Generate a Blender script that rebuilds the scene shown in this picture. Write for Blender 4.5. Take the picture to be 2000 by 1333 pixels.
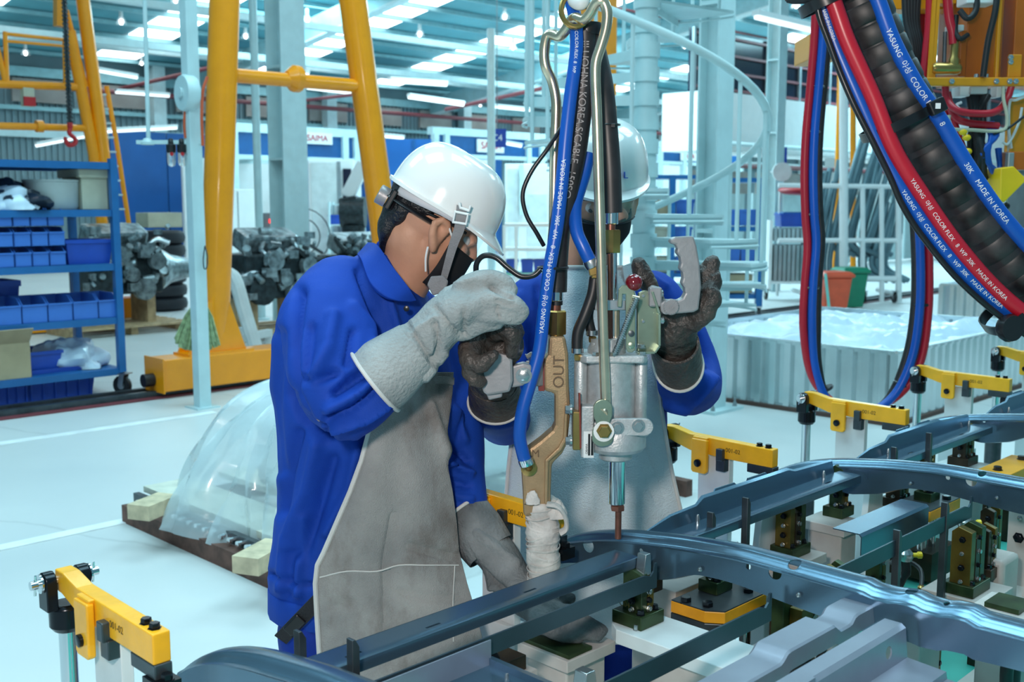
import bpy, bmesh, math, random
import numpy as np
from mathutils import Vector, Matrix, Quaternion
random.seed(7)
for o in list(bpy.data.objects): bpy.data.objects.remove(o, do_unlink=True)
SC = bpy.context.scene; COL = SC.collection
# ---------------------------------------------------------------- camera
CAMH = 1.6; FPX = 2100.0; TH = math.atan(266.5/FPX)
cd = bpy.data.cameras.new('camera'); cam = bpy.data.objects.new('camera', cd); COL.objects.link(cam)
cam.location = (0, 0, CAMH); cam.rotation_euler = (math.pi/2-TH, 0, 0)
cd.sensor_width = 36; cd.lens = FPX/2000*36; cd.clip_start = 0.05; cd.clip_end = 400
cd.dof.use_dof = True; cd.dof.focus_distance = 2.35; cd.dof.aperture_fstop = 6.3
SC.camera = cam
# ---------------------------------------------------------------- world, lights, exposure
W = bpy.data.worlds.new('World'); SC.world = W; W.use_nodes = True
W.node_tree.nodes['Background'].inputs[0].default_value = (0.28, 0.74, 0.95, 1)
W.node_tree.nodes['Background'].inputs[1].default_value = 0.27
def area(name, loc, target, size, power, col, sy=None):
    l = bpy.data.lights.new(name, 'AREA'); l.energy = power; l.color = col; l.size = size
    if sy: l.shape = 'RECTANGLE'; l.size_y = sy
    o = bpy.data.objects.new(name, l); COL.objects.link(o); o.location = loc
    o.rotation_euler = (Vector(target)-Vector(loc)).to_track_quat('-Z', 'Y').to_euler()
    return o
area('camera_flash', (-0.32, -0.05, 1.98), (0.1, 2.4, 1.25), 0.18, 29, (1.0, 0.89, 0.82))
for (hx, hy) in ((-5.5, 4.5), (-1.5, 8.5), (4.0, 7.0), (2.5, 2.5), (-2.0, 1.5), (9.0, 10.0)):      # skylight bays over the welding area
    area('skylight_bay', (hx, hy, 7.6), (hx, hy, 0), 3.0, 185, (.55, .88, .98))
SC.view_settings.view_transform = 'Standard'; SC.view_settings.look = 'None'
SC.view_settings.exposure = 0.36; SC.view_settings.gamma = 1.0; SC.view_settings.use_curve_mapping = False
# ---------------------------------------------------------------- pixel helpers
CT, ST = math.cos(TH), math.sin(TH)
def _dir(u, v):
    cx = (u-1000)/FPX; cy = -(v-666.5)/FPX
    return Vector((cx, CT+cy*ST, -ST+cy*CT))
def P(u, v, Y):                      # pixel + distance from the camera plane
    d = _dir(u, v); return Vector((0, 0, CAMH))+d*(Y/d.y)
def Z(u, v, z):                      # pixel + height of the thing it touches
    d = _dir(u, v); return Vector((0, 0, CAMH))+d*((z-CAMH)/d.z)
R2 = math.sqrt(.5)
A = Vector((R2, R2, 0)); N = Vector((-R2, R2, 0)); UP = Vector((0, 0, 1)); XX = Vector((1, 0, 0)); YY = Vector((0, 1, 0))
def F(s, d, z=0): return A*s+N*d+UP*z            # hall frame: s along the jig and back wall, d towards that wall
def onF(u, v, d):                    # pixel on the vertical plane at hall distance d
    r = _dir(u, v); k = d/(r.dot(N)); return Vector((0, 0, CAMH))+r*k
def inF(p): return p.dot(A), p.dot(N), p.z
# ---------------------------------------------------------------- materials
MATS = {}
def mat(name, col, rough=.5, metal=0., var=.08, vscale=6., bump=0., bscale=40., emit=0., trans=0., coat=0., col2=None, spec=None, alpha=None, sheen=0.):
    if name in MATS: return MATS[name]
    m = bpy.data.materials.new(name); m.use_nodes = True; nt = m.node_tree; b = nt.nodes['Principled BSDF']
    b.inputs['Roughness'].default_value = rough; b.inputs['Metallic'].default_value = metal
    tc = nt.nodes.new('ShaderNodeTexCoord'); nz = nt.nodes.new('ShaderNodeTexNoise')
    nz.inputs['Scale'].default_value = vscale; nz.inputs['Detail'].default_value = 5
    nt.links.new(tc.outputs['Object'], nz.inputs['Vector'])
    r = nt.nodes.new('ShaderNodeValToRGB')
    c2 = col2 if col2 else tuple(min(1, c*(1+var)) for c in col)
    c1 = col if col2 else tuple(c*(1-var) for c in col)
    r.color_ramp.elements[0].position = .35; r.color_ramp.elements[1].position = .65
    r.color_ramp.elements[0].color = (*c1, 1); r.color_ramp.elements[1].color = (*c2, 1)
    nt.links.new(nz.outputs['Fac'], r.inputs['Fac']); nt.links.new(r.outputs['Color'], b.inputs['Base Color'])
    if bump:
        n2 = nt.nodes.new('ShaderNodeTexNoise'); n2.inputs['Scale'].default_value = bscale; n2.inputs['Detail'].default_value = 4
        nt.links.new(tc.outputs['Object'], n2.inputs['Vector'])
        bp = nt.nodes.new('ShaderNodeBump'); bp.inputs['Strength'].default_value = bump; bp.inputs['Distance'].default_value = .01
        nt.links.new(n2.outputs['Fac'], bp.inputs['Height']); nt.links.new(bp.outputs['Normal'], b.inputs['Normal'])
    if emit:
        nt.links.new(r.outputs['Color'], b.inputs['Emission Color']); b.inputs['Emission Strength'].default_value = emit
    if trans: b.inputs['Transmission Weight'].default_value = trans
    if coat: b.inputs['Coat Weight'].default_value = coat; b.inputs['Coat Roughness'].default_value = .08
    if spec is not None: b.inputs['Specular IOR Level'].default_value = spec
    if alpha is not None: b.inputs['Alpha'].default_value = alpha
    if sheen: b.inputs['Sheen Weight'].default_value = sheen
    MATS[name] = m; return m
def S(r, g, b):                      # sRGB bytes to linear
    f = lambda c: (c/255/12.92) if c/255 <= .04045 else ((c/255+.055)/1.055)**2.4
    return (f(r), f(g), f(b))
# ---------------------------------------------------------------- mesh builder
def frame_of(t, ref=None):
    t = Vector(t).normalized(); ref = Vector(ref) if ref is not None else (UP if abs(t.z) < .95 else XX)
    x = ref.cross(t)
    if x.length < 1e-6: x = (YY if abs(t.y) < .9 else XX).cross(t)
    x.normalize(); return x, t.cross(x).normalized(), t
class M:
    def __init__(s): s.v = []; s.f = []
    def raw(s, vs, fs):
        o = len(s.v); s.v += [Vector(p) for p in vs]; s.f += [tuple(i+o for i in f) for f in fs]; return s
    def box(s, c, size, ax=None):
        c = Vector(c); ax = ax or (XX, YY, UP); h = [Vector(ax[i])*(size[i]/2) for i in range(3)]
        vs = [c+h[0]*i+h[1]*j+h[2]*k for i in (-1, 1) for j in (-1, 1) for k in (-1, 1)]
        return s.raw(vs, [(0, 1, 3, 2), (4, 6, 7, 5), (0, 4, 5, 1), (2, 3, 7, 6), (0, 2, 6, 4), (1, 5, 7, 3)])
    def beam(s, p0, p1, w, h, ref=None):          # box from p0 to p1, w across, h along ref
        p0 = Vector(p0); p1 = Vector(p1); x, y, t = frame_of(p1-p0, ref)
        return s.box((p0+p1)/2, (w, h, (p1-p0).length), (x, y, t))
    def tube(s, pts, r, n=12, caps=True, ref=None, closed=False):
        pts = [Vector(p) for p in pts]; k = len(pts)
        rr = r if isinstance(r, (list, tuple)) else [r]*k
        x = None; o = len(s.v)
        for i, p in enumerate(pts):
            if closed: t = pts[(i+1) % k]-pts[i-1]
            else: t = pts[min(i+1, k-1)]-pts[max(i-1, 0)]
            if t.length < 1e-9: t = UP
            t.normalize()
            if x is None: x, y, _ = frame_of(t, ref)
            else:
                x = (x-t*x.dot(t))
                if x.length < 1e-6: x = frame_of(t)[0]
                x.normalize(); y = t.cross(x)
            a, b = rr[i] if isinstance(rr[i], (tuple, list)) else (rr[i], rr[i])
            for j in range(n):
                q = 2*math.pi*j/n; s.v.append(p+x*(a*math.cos(q))+y*(b*math.sin(q)))
        for i in range(k if closed else k-1):
            i2 = (i+1) % k
            for j in range(n):
                j2 = (j+1) % n; s.f.append((o+i*n+j, o+i*n+j2, o+i2*n+j2, o+i2*n+j))
        if caps and not closed:
            s.f.append(tuple(o+j for j in range(n))[::-1]); s.f.append(tuple(o+(k-1)*n+j for j in range(n)))
        return s
    def cyl(s, p0, p1, r, n=16, r2=None): return s.tube([p0, p1], [r, r if r2 is None else r2], n)
    def lathe(s, prof, org, axis=UP, n=20, ref=None):   # prof: (radius, height along axis)
        x, y, t = frame_of(axis, ref); org = Vector(org); o = len(s.v); k = len(prof)
        for (r, h) in prof:
            for j in range(n):
                q = 2*math.pi*j/n; s.v.append(org+t*h+x*(r*math.cos(q))+y*(r*math.sin(q)))
        for i in range(k-1):
            for j in range(n):
                j2 = (j+1) % n; s.f.append((o+i*n+j, o+i*n+j2, o+(i+1)*n+j2, o+(i+1)*n+j))
        if prof[0][0] > 1e-4: s.f.append(tuple(o+j for j in range(n))[::-1])
        if prof[-1][0] > 1e-4: s.f.append(tuple(o+(k-1)*n+j for j in range(n)))
        return s
    def ball(s, c, r, n=14, m=8, ax=None):
        c = Vector(c); r = r if isinstance(r, (tuple, list)) else (r, r, r); ax = ax or (XX, YY, UP); o = len(s.v)
        for i in range(m+1):
            ph = -math.pi/2+math.pi*i/m
            for j in range(n):
                q = 2*math.pi*j/n
                s.v.append(c+Vector(ax[0])*(r[0]*math.cos(ph)*math.cos(q))+Vector(ax[1])*(r[1]*math.cos(ph)*math.sin(q))+Vector(ax[2])*(r[2]*math.sin(ph)))
        for i in range(m):
            for j in range(n):
                j2 = (j+1) % n; s.f.append((o+i*n+j, o+i*n+j2, o+(i+1)*n+j2, o+(i+1)*n+j))
        return s
    def prism(s, poly, org, u, v, depth):        # polygon in (u,v), extruded both ways by depth along u x v
        u = Vector(u); v = Vector(v); w = u.cross(v).normalized(); org = Vector(org); n = len(poly); o = len(s.v)
        for sg in (-.5, .5):
            for (a, b) in poly: s.v.append(org+u*a+v*b+w*(depth*sg))
        s.f.append(tuple(o+i for i in range(n))[::-1]); s.f.append(tuple(o+n+i for i in range(n)))
        for i in range(n): j = (i+1) % n; s.f.append((o+i, o+j, o+n+j, o+n+i))
        return s
    def slab(s, poly3, thick, w):                # polygon given in 3D, given thickness along w
        w = Vector(w).normalized(); n = len(poly3); o = len(s.v)
        for sg in (-.5, .5):
            for p in poly3: s.v.append(Vector(p)+w*(thick*sg))
        s.f.append(tuple(o+i for i in range(n))[::-1]); s.f.append(tuple(o+n+i for i in range(n)))
        for i in range(n): j = (i+1) % n; s.f.append((o+i, o+j, o+n+j, o+n+i))
        return s
    def loft(s, rings, caps=True, closed=True):
        n = len(rings[0]); o = len(s.v)
        for r in rings: s.v += [Vector(p) for p in r]
        for i in range(len(rings)-1):
            for j in range(n if closed else n-1):
                j2 = (j+1) % n; s.f.append((o+i*n+j, o+i*n+j2, o+(i+1)*n+j2, o+(i+1)*n+j))
        if caps and closed: s.f.append(tuple(o+j for j in range(n))[::-1]); s.f.append(tuple(o+(len(rings)-1)*n+j for j in range(n)))
        return s
    def hexbolt(s, c, axis, r, h, stud=0.): 
        c = Vector(c); a = Vector(axis).normalized()
        s.lathe([(r*1.28, 0), (r*1.28, h*.15), (r*1.0, h*.16), (r, h*.92), (r*.88, h)], c, a, 6 if r < .004 else 6)
        if stud: s.cyl(c, c+a*(h+stud), r*.55, 8)
        return s
def smooth_pts(pts, k=6):                        # Catmull-Rom through the points
    pts = [Vector(p) for p in pts]; q = [pts[0]*2-pts[1]]+pts+[pts[-1]*2-pts[-2]]; out = []
    for i in range(1, len(q)-2):
        p0, p1, p2, p3 = q[i-1:i+3]
        for j in range(k):
            t = j/k; out.append(.5*((2*p1)+(p2-p0)*t+(2*p0-5*p1+4*p2-p3)*t*t+(3*p1-p0-3*p2+p3)*t**3))
    out.append(pts[-1]); return out
def mesh_of(m, name, smooth=35):
    me = bpy.data.meshes.new(name); me.from_pydata([tuple(p) for p in m.v], [], m.f)
    bm = bmesh.new(); bm.from_mesh(me); bmesh.ops.recalc_face_normals(bm, faces=bm.faces); bm.to_mesh(me); bm.free()
    if smooth:
        me.polygons.foreach_set('use_smooth', [True]*len(me.polygons)); me.set_sharp_from_angle(angle=math.radians(smooth))
    return me
def tag(o, label=None, cat=None, group=None, kind=None):
    if label: o['label'] = label
    if cat: o['category'] = cat
    if group: o['group'] = group
    if kind: o['kind'] = kind
    return o
def thing(name, label, cat, loc=(0, 0, 0), group=None, kind=None):
    o = bpy.data.objects.new(name, None); COL.objects.link(o); o.location = loc; o.empty_display_size = .1
    tag(o, label, cat, group, kind); return o
def rootinv(p):
    # parents are only moved, never rotated, while parts are added in world coordinates
    t = Vector((0, 0, 0)); q = p
    while q: t = t+q.location if q.parent is None else t; q = q.parent
    return t
def obj(name, m, material, parent=None, smooth=35, bevel=0., label=None):
    me = m if isinstance(m, bpy.types.Mesh) else mesh_of(m, name, smooth)
    if material and not me.materials: me.materials.append(material)
    o = bpy.data.objects.new(name, me); COL.objects.link(o)
    if parent is None:
        cs = np.empty(len(me.vertices)*3); me.vertices.foreach_get('co', cs); cs = cs.reshape(-1, 3)
        c = Vector(((cs[:, 0].min()+cs[:, 0].max())/2, (cs[:, 1].min()+cs[:, 1].max())/2, cs[:, 2].min()))
        me.transform(Matrix.Translation(-c)); o.location = c
    else:
        off = rootinv(parent); o.parent = parent
        me.transform(Matrix.Translation(-off))
    if bevel:
        b = o.modifiers.new('bevel', 'BEVEL'); b.width = bevel; b.segments = 2; b.limit_method = 'ANGLE'; b.angle_limit = .7
        b.harden_normals = False
    if label: o['label'] = label
    return o
def top(name, m, material, label, cat, group=None, kind=None, smooth=35, bevel=0.):
    return tag(obj(name, m, material, None, smooth, bevel), label, cat, group, kind)
def struct(name, m, material, smooth=35, label=None): return tag(obj(name, m, material, None, smooth), label, kind='structure')
def link_copy(o, parent=None):
    c = o.copy(); COL.objects.link(c); c.parent = parent
    for ch in list(o.children):
        link_copy(ch, c)
    return c
def inst(src, parent, loc=None, mw=None):        # another piece sharing mesh data, under the same parent
    c = bpy.data.objects.new(src.name.split('.')[0], src.data); COL.objects.link(c); c.parent = parent
    if loc is not None: c.location = loc
    for md in src.modifiers:
        n = c.modifiers.new(md.name, md.type)
        if md.type == 'BEVEL': n.width = md.width; n.segments = md.segments; n.limit_method = 'ANGLE'; n.angle_limit = md.angle_limit
    return c
def bake(m, voxel, smooth_it=3, fac=.5, name='body'):    # overlapping closed volumes fused to one continuous skin
    me = mesh_of(m, name, 0); o = bpy.data.objects.new('tmp', me); COL.objects.link(o)
    r = o.modifiers.new('r', 'REMESH'); r.mode = 'VOXEL'; r.voxel_size = voxel
    if smooth_it: sm = o.modifiers.new('s', 'SMOOTH'); sm.factor = fac; sm.iterations = smooth_it
    dg = bpy.context.evaluated_depsgraph_get(); out = bpy.data.meshes.new_from_object(o.evaluated_get(dg))
    out.name = name; bpy.data.objects.remove(o, do_unlink=True); bpy.data.meshes.remove(me)
    out.materials.clear(); out.polygons.foreach_set('use_smooth', [True]*len(out.polygons)); return out
def getv(me):
    a = np.empty(len(me.vertices)*3); me.vertices.foreach_get('co', a); return a.reshape(-1, 3)
def getn(me):
    a = np.empty(len(me.vertices)*3); me.vertices.foreach_get('normal', a); return a.reshape(-1, 3)
def setv(me, a): me.vertices.foreach_set('co', a.reshape(-1)); me.update()
def text_obj(name, body, org, xdir, ydir, size, material, parent, extrude=.0002, align='CENTER', squash=1.):
    cu = bpy.data.curves.new(name, 'FONT'); cu.body = body; cu.size = size; cu.align_x = align; cu.align_y = 'CENTER'; cu.extrude = extrude
    t = bpy.data.objects.new('tmp', cu); COL.objects.link(t)
    dg = bpy.context.evaluated_depsgraph_get(); me = bpy.data.meshes.new_from_object(t.evaluated_get(dg))
    bpy.data.objects.remove(t, do_unlink=True)
    x = Vector(xdir).normalized(); y = Vector(ydir); y = (y-x*y.dot(x)).normalized(); z = x.cross(y)
    me.transform(Matrix(((x.x*squash, y.x, z.x, org[0]), (x.y*squash, y.y, z.y, org[1]), (x.z*squash, y.z, z.z, org[2]), (0, 0, 0, 1))))
    me.materials.clear(); me.materials.append(material)
    o = bpy.data.objects.new(name, me); COL.objects.link(o)
    if parent: o.parent = parent; me.transform(Matrix.Translation(-rootinv(parent)))
    return o
# ================================================================ materials
m_floor = mat('floor_concrete', (.60, .62, .62), .42, 0, vscale=.55, col2=(.69, .70, .69), bump=.05, bscale=30)
m_white = mat('white_paint', (.80, .82, .82), .4, 0, .02)
m_cyanwhite = mat('pale_steel_paint', (.55, .70, .72), .38, 0, .05)
m_lgrey = mat('light_grey_paint', (.62, .66, .66), .45)
m_grey = mat('grey_steel', (.30, .34, .36), .4, .5)
m_dark = mat('black_rubber', (.012, .012, .014), .45)
m_black = mat('black_plastic', (.01, .01, .012), .3)
m_yel = mat('crane_yellow', (.98, .32, .002), .28, 0, .04, coat=.3)
m_cyel = mat('clamp_yellow', (.92, .44, .010), .38, 0, .10, 14, bump=.08, bscale=90, coat=.15)
m_blue = mat('rack_blue', (.015, .13, .36), .35)
m_bin = mat('bin_blue', (.015, .07, .42), .35)
m_binl = mat('bin_light_blue', (.05, .17, .55), .4)
m_wallblue = mat('partition_blue', (.008, .10, .34), .45, 0, .12, 1.2)
m_clad = mat('wall_cladding', (.20, .29, .32), .5, 0, .12, .8)
m_trans = mat('translucent_panel', (.34, .31, .29), .5, 0, .15, 2.)
m_roof = mat('roof_sheet', (.12, .38, .45), .5, 0, .2, .5)
m_purlin = mat('purlin_steel', (.30, .52, .56), .42, .2)
m_sky = mat('skylight_panel', (.90, .97, 1.), .4, 0, .03, 3, emit=3.2)
m_lampglow = mat('lamp_glow', (1, 1, 1), .3, emit=6.)
m_tube = mat('fluorescent_tube', (.85, .97, 1), .3, emit=1.1)
m_glass = mat('clear_glass', (.85, .95, .97), .08, 0, .02, trans=.7, alpha=.5)
m_red = mat('red_paint', (.50, .015, .02), .4)
m_redpipe = mat('sprinkler_red', (.20, .04, .05), .45)
m_chrome = mat('chrome', (.72, .74, .76), .14, 1., .03)
m_steel = mat('brushed_steel', (.48, .50, .52), .28, 1., .1, 30)
m_darksteel = mat('dark_steel', (.075, .09, .10), .38, .7, .25, 12)
m_cream = mat('cream_card', (.52, .50, .38), .7)
m_card = mat('carton', (.46, .36, .22), .75)
m_wood = mat('pine_wood', (.50, .34, .19), .65, 0, .25, 9)
m_galv = mat('galvanised_sheet', (.62, .68, .69), .24, .85, vscale=5, col2=(.68, .74, .75))
m_alu = mat('cast_aluminium', (.50, .52, .53), .45, .55, .10, 60, bump=.12, bscale=260)
m_eng = mat('engine_metal', (.26, .31, .33), .32, .6, .5, 12)
m_engd = mat('engine_dark', (.02, .03, .035), .4, .3, .5, 16)
# ================================================================ floor
WALL_D = 26.9; SLOPE = .149; EAVE = 5.2
def roof_z(d): return EAVE+SLOPE*(WALL_D-d)
def onRoof(u, v):
    r = _dir(u, v); k = (roof_z(0)-CAMH)/(r.z+SLOPE*r.dot(N)); return Vector((0, 0, CAMH))+r*k
def floor_mat():
    m = m_floor; nt = m.node_tree; b = nt.nodes['Principled BSDF']; tc = [n for n in nt.nodes if n.type == 'TEX_COORD'][0]
    ramp = [n for n in nt.nodes if n.type == 'VALTORGB'][0]
    vo = nt.nodes.new('ShaderNodeTexVoronoi'); vo.feature = 'DISTANCE_TO_EDGE'; vo.inputs['Scale'].default_value = .42
    nz = nt.nodes.new('ShaderNodeTexNoise'); nz.inputs['Scale'].default_value = 2.2; nz.inputs['Detail'].default_value = 6
    mixv = nt.nodes.new('ShaderNodeMix'); mixv.data_type = 'RGBA'; mixv.inputs[0].default_value = .16
    nt.links.new(tc.outputs['Object'], nz.inputs['Vector']); nt.links.new(tc.outputs['Object'], mixv.inputs[6]); nt.links.new(nz.outputs['Color'], mixv.inputs[7])
    nt.links.new(mixv.outputs[2], vo.inputs['Vector'])
    mr = nt.nodes.new('ShaderNodeMapRange'); mr.inputs[1].default_value = 0; mr.inputs[2].default_value = .006; mr.inputs[3].default_value = .70; mr.inputs[4].default_value = 1
    nt.links.new(vo.outputs['Distance'], mr.inputs[0])
    mu = nt.nodes.new('ShaderNodeMix'); mu.data_type = 'RGBA'; mu.blend_type = 'MULTIPLY'; mu.inputs[0].default_value = .55
    nt.links.new(ramp.outputs['Color'], mu.inputs[6]); nt.links.new(mr.outputs[0], mu.inputs[7]); nt.links.new(mu.outputs[2], b.inputs['Base Color'])
floor_mat()
fl = M(); fl.raw([F(-12, -14, 0), F(95, -14, 0), F(95, WALL_D+.3, 0), F(-12, WALL_D+.3, 0)], [(0, 1, 2, 3)])
floor = struct('floor', fl, m_floor, 0)
def strip(name, p0, p1, w, m, parent, z=.003):
    p0 = Vector((p0.x, p0.y, z)); p1 = Vector((p1.x, p1.y, z)); q = M(); q.beam(p0, p1, w, .004); return obj(name, q, m, parent, 0)
m_line = mat('floor_line_paint', (.90, .92, .92), .4)
strip('floor_line', Z(-260, 1128, 0), Z(262, 1015, 0), .085, m_line, floor)
strip('floor_line', Z(-200, 897, 0), Z(420, 806, 0), .10, m_line, floor)
strip('floor_line', Z(1330, 690, 0), Z(1760, 640, 0), .10, m_line, floor)
# green painted base area under the jig
m_green = mat('green_floor_paint', (.10, .52, .44), .4, 0, .15, 3)
g = M(); g.box(F(2.6, -.9, .004), (5.5, 3.2, .006), (A, N, UP)); obj('floor_paint', g, m_green, floor, 0)
# ================================================================ back wall
wb = M(); wb.box(F(41, WALL_D+.1, EAVE/2), (106, .2, EAVE), (A, N, UP)); wall_back = struct('wall_back', wb, m_clad, 0)
rib = None
for i in range(300):            # ribs of the cladding sheets
    s = 6+i*.15
    if rib is None:
        q = M(); q.box(F(s, WALL_D-.02, 2.4), (.04, .05, 4.8), (A, N, UP)); rib = obj('cladding_rib', q, m_clad, wall_back, 0); base_s = s
    else: inst(rib, wall_back, A*(s-base_s))
for (z, h, m) in ((3.35, .28, m_cyanwhite), (4.75, .22, m_purlin), (3.9, .1, m_purlin)):
    q = M(); q.box(F(41, WALL_D-.12, z), (106, .16, h), (A, N, UP)); obj('girt', q, m, wall_back, 0)
src = None
for i in range(22):             # translucent band panels
    s = 6.5+i*2.1
    if src is None:
        q = M(); q.box(F(s, WALL_D-.09, 4.32), (1.35, .08, .55), (A, N, UP)); src = obj('wall_panel', q, m_trans, wall_back, 0); b0 = s
    else: inst(src, wall_back, A*(s-b0))
src = None
for i in range(9):              # wall columns
    s = 8.2+i*5.4
    if src is None:
        q = M(); q.box(F(s, WALL_D-.3, 2.6), (.34, .3, 5.2), (A, N, UP)); src = obj('wall_column', q, m_cyanwhite, wall_back, 0); b0 = s
    else: inst(src, wall_back, A*(s-b0))
# blue lower partition panels along the left half of the wall
src = None
for i in range(9):
    p = onF(215, 300, WALL_D-.6); s = p.dot(A)+i*1.52
    if src is None:
        q = M(); q.box(F(s+.75, WALL_D-.6, 1.72), (1.49, .05, 3.44), (A, N, UP)); src = obj('blue_panel', q, m_wallblue, wall_back, 0); b0 = s
    else: inst(src, wall_back, A*(s-b0))
# mezzanine block standing in the hall: white fascia, dark glazing above, openings below
m_darkglass = mat('dark_glazing', (.008, .012, .03), .15, 0, .3, 2)
MD = 13.0
sa, sb = onF(1385, 250, MD).dot(A), onF(1990, 250, MD).dot(A)
zf0, zf1 = onF(1500, 300, MD).z, onF(1500, 190, MD).z
q = M(); q.box(F((sa+sb)/2, MD+.6, (zf0+zf1)/2), (sb-sa, 1.2, zf1-zf0), (A, N, UP)); mez = struct('wall_mezzanine', q, m_white, 0)
q = M(); q.box(F((sa+sb)/2, MD+.5, zf1+.65), (sb-sa, .1, 1.3), (A, N, UP)); dg = obj('glazing', q, m_darkglass, mez, 0)
for k in range(4):
    q = M(); q.box(F((sa+sb)/2, MD+.42, zf1+.12+k*.36), (sb-sa, .06, .05), (A, N, UP)); obj('transom', q, m_redpipe, mez, 0)
for k in range(13):
    q = M(); q.box(F(sa+(sb-sa)*k/12, MD+.41, zf1+.65), (.08, .06, 1.3), (A, N, UP)); obj('mullion', q, m_grey, mez, 0)
for k in range(7):
    q = M(); q.box(F(sa+.4+(sb-sa-.8)*k/6, MD+.3, zf0/2), (.3, .3, zf0), (A, N, UP)); obj('pillar', q, m_white, mez, 0)
for k in range(6):
    q = M(); q.box(F(sa+.4+(sb-sa-.8)*(k+.5)/6, MD+.9, zf0-.62), ((sb-sa)/6*.82, .06, .5), (A, N, UP)); obj('wall_panel', q, m_trans, mez, 0)
    q = M(); q.box(F(sa+.4+(sb-sa-.8)*(k+.5)/6, MD+1., zf0/2-.4), ((sb-sa)/6*.82, .06, zf0-.9), (A, N, UP)); obj('wall_panel', q, m_cyanwhite, mez, 0)
q = M(); q.cyl(F(sa, MD-.1, zf0-.3), F(sb, MD-.1, zf0-.3), .05, 8); obj('sprinkler_pipe', q, m_redpipe, mez)
q = M(); q.cyl(F(sa, MD-.1, zf0+.15), F(sb, MD-.1, zf0+.15), .05, 8); obj('conduit', q, m_cyanwhite, mez)
# gable wall closing the hall at the far right
q = M(); q.box(F(92, 6, 4.5), (.3, 42, 9), (A, N, UP)); struct('wall_right', q, m_clad, 0)
# ================================================================ roof
D0 = 9.0
rf = M(); e = [F(2, D0, roof_z(D0)), F(92, D0, roof_z(D0)), F(92, WALL_D+.3, roof_z(WALL_D+.3)), F(2, WALL_D+.3, roof_z(WALL_D+.3))]
rf.slab(e, .06, UP); ceiling = struct('ceiling', rf, m_roof, 0)
pd = (N+UP*(-SLOPE)).normalized()
k = 0; d = D0+.3
while d < WALL_D:
    q = M(); q.box(F(47, d, roof_z(d)-.10), (90, .06, .085), (A, N, UP)); obj('purlin', q, m_purlin, ceiling, 0); d += .95
def along_roof(name, s, w, h, drop, m, d0=D0+.2, d1=WALL_D, lab=None):
    q = M(); p0 = F(s, d0, roof_z(d0)-drop); p1 = F(s, d1, roof_z(d1)-drop); q.beam(p0, p1, w, h); return obj(name, q, m, ceiling, 0)
sk = [12.4-4.25+4.25*i for i in range(17)]        # skylight strips every 4.25 m
for s in sk:                    # skylight strips: one sheet between each pair of purlins
    d = D0+.36
    while d < WALL_D-.9:
        q = M(); q.slab([F(s-.55, d, roof_z(d)-.045), F(s+.55, d, roof_z(d)-.045), F(s+.55, d+.83, roof_z(d+.83)-.045), F(s-.55, d+.83, roof_z(d+.83)-.045)], .012, UP)
        obj('skylight_panel', q, m_sky, ceiling, 0); d += .95
for i in range(12):             # rafters: I beams under the purlins
    s = sk[0]-2.1+i*8.5
    along_roof('rafter', s, .03, .5, .52, m_purlin); along_roof('rafter_flange', s, .26, .04, .79, m_cyanwhite); 
# light conduits and cable trays along the hall
for (u, v, d, hh) in ((640, 128, 22, .14), (900, 165, 24, .12), (300, 92, 23.5, .12), (900, 92, 19, .12), (1600, 60, 18, .3)):
    p = onF(u, v, d); q = M(); q.box(F(40, d, p.z), (80, .16, hh), (A, N, UP)); obj('cable_tray', q, m_cyanwhite, ceiling, 0)
# sprinkler pipes
for (u, v, d, r) in ((700, 216, 25.6, .06), (1500, 75, 17, .03)):
    p = onF(u, v, d); q = M(); q.cyl(F(5, d, p.z), F(80, d, p.z), r, 8); obj('sprinkler_pipe', q, m_redpipe, ceiling)
for (u0, v0, u1, v1, r) in ((870, 214, 1080, 168, .05), (230, 175, 420, 130, .05), (560, 200, 700, 184, .04)):
    q = M(); q.cyl(P(u0, v0, 27), P(u1, v1, 25.5), r, 8); obj('sprinkler_pipe', q, m_redpipe, ceiling)
# batten lights
for i, (u0, v0, u1, v1, Y) in enumerate(((524, 136, 602, 146, 20), (700, 150, 0, 0, 0), (760, 158, 872, 166, 22), (798, 190, 905, 205, 23), (956, 208, 1038, 216, 30), (600, 172, 700, 184, 26), (190, 138, 268, 152, 24), (226, 180, 330, 188, 26), (70, 285, 190, 262, 24), (190, 258, 345, 250, 24), (655, 262, 700, 268, 28), (745, 266, 788, 270, 28), (860, 272, 905, 277, 30), (985, 280, 1018, 286, 30), (1476, 33, 1580, 58, 14), (1240, 290, 1272, 296, 22))):
    if Y == 0: continue
    p0 = P(u0, v0, Y); p1 = P(u1, v1, Y+abs(u1-u0)*Y/2100*.7)
    t = thing('batten_light', 'slim white batten light hung below the roof purlins', 'light', (p0+p1)/2, 'batten lights under the roof')
    q = M(); q.beam(p0+UP*.05, p1+UP*.05, .14, .06); obj('housing', q, m_white, t, 0)
    q = M(); q.cyl(p0, p1, .035, 8); obj('tube', q, m_tube, t)
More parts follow.
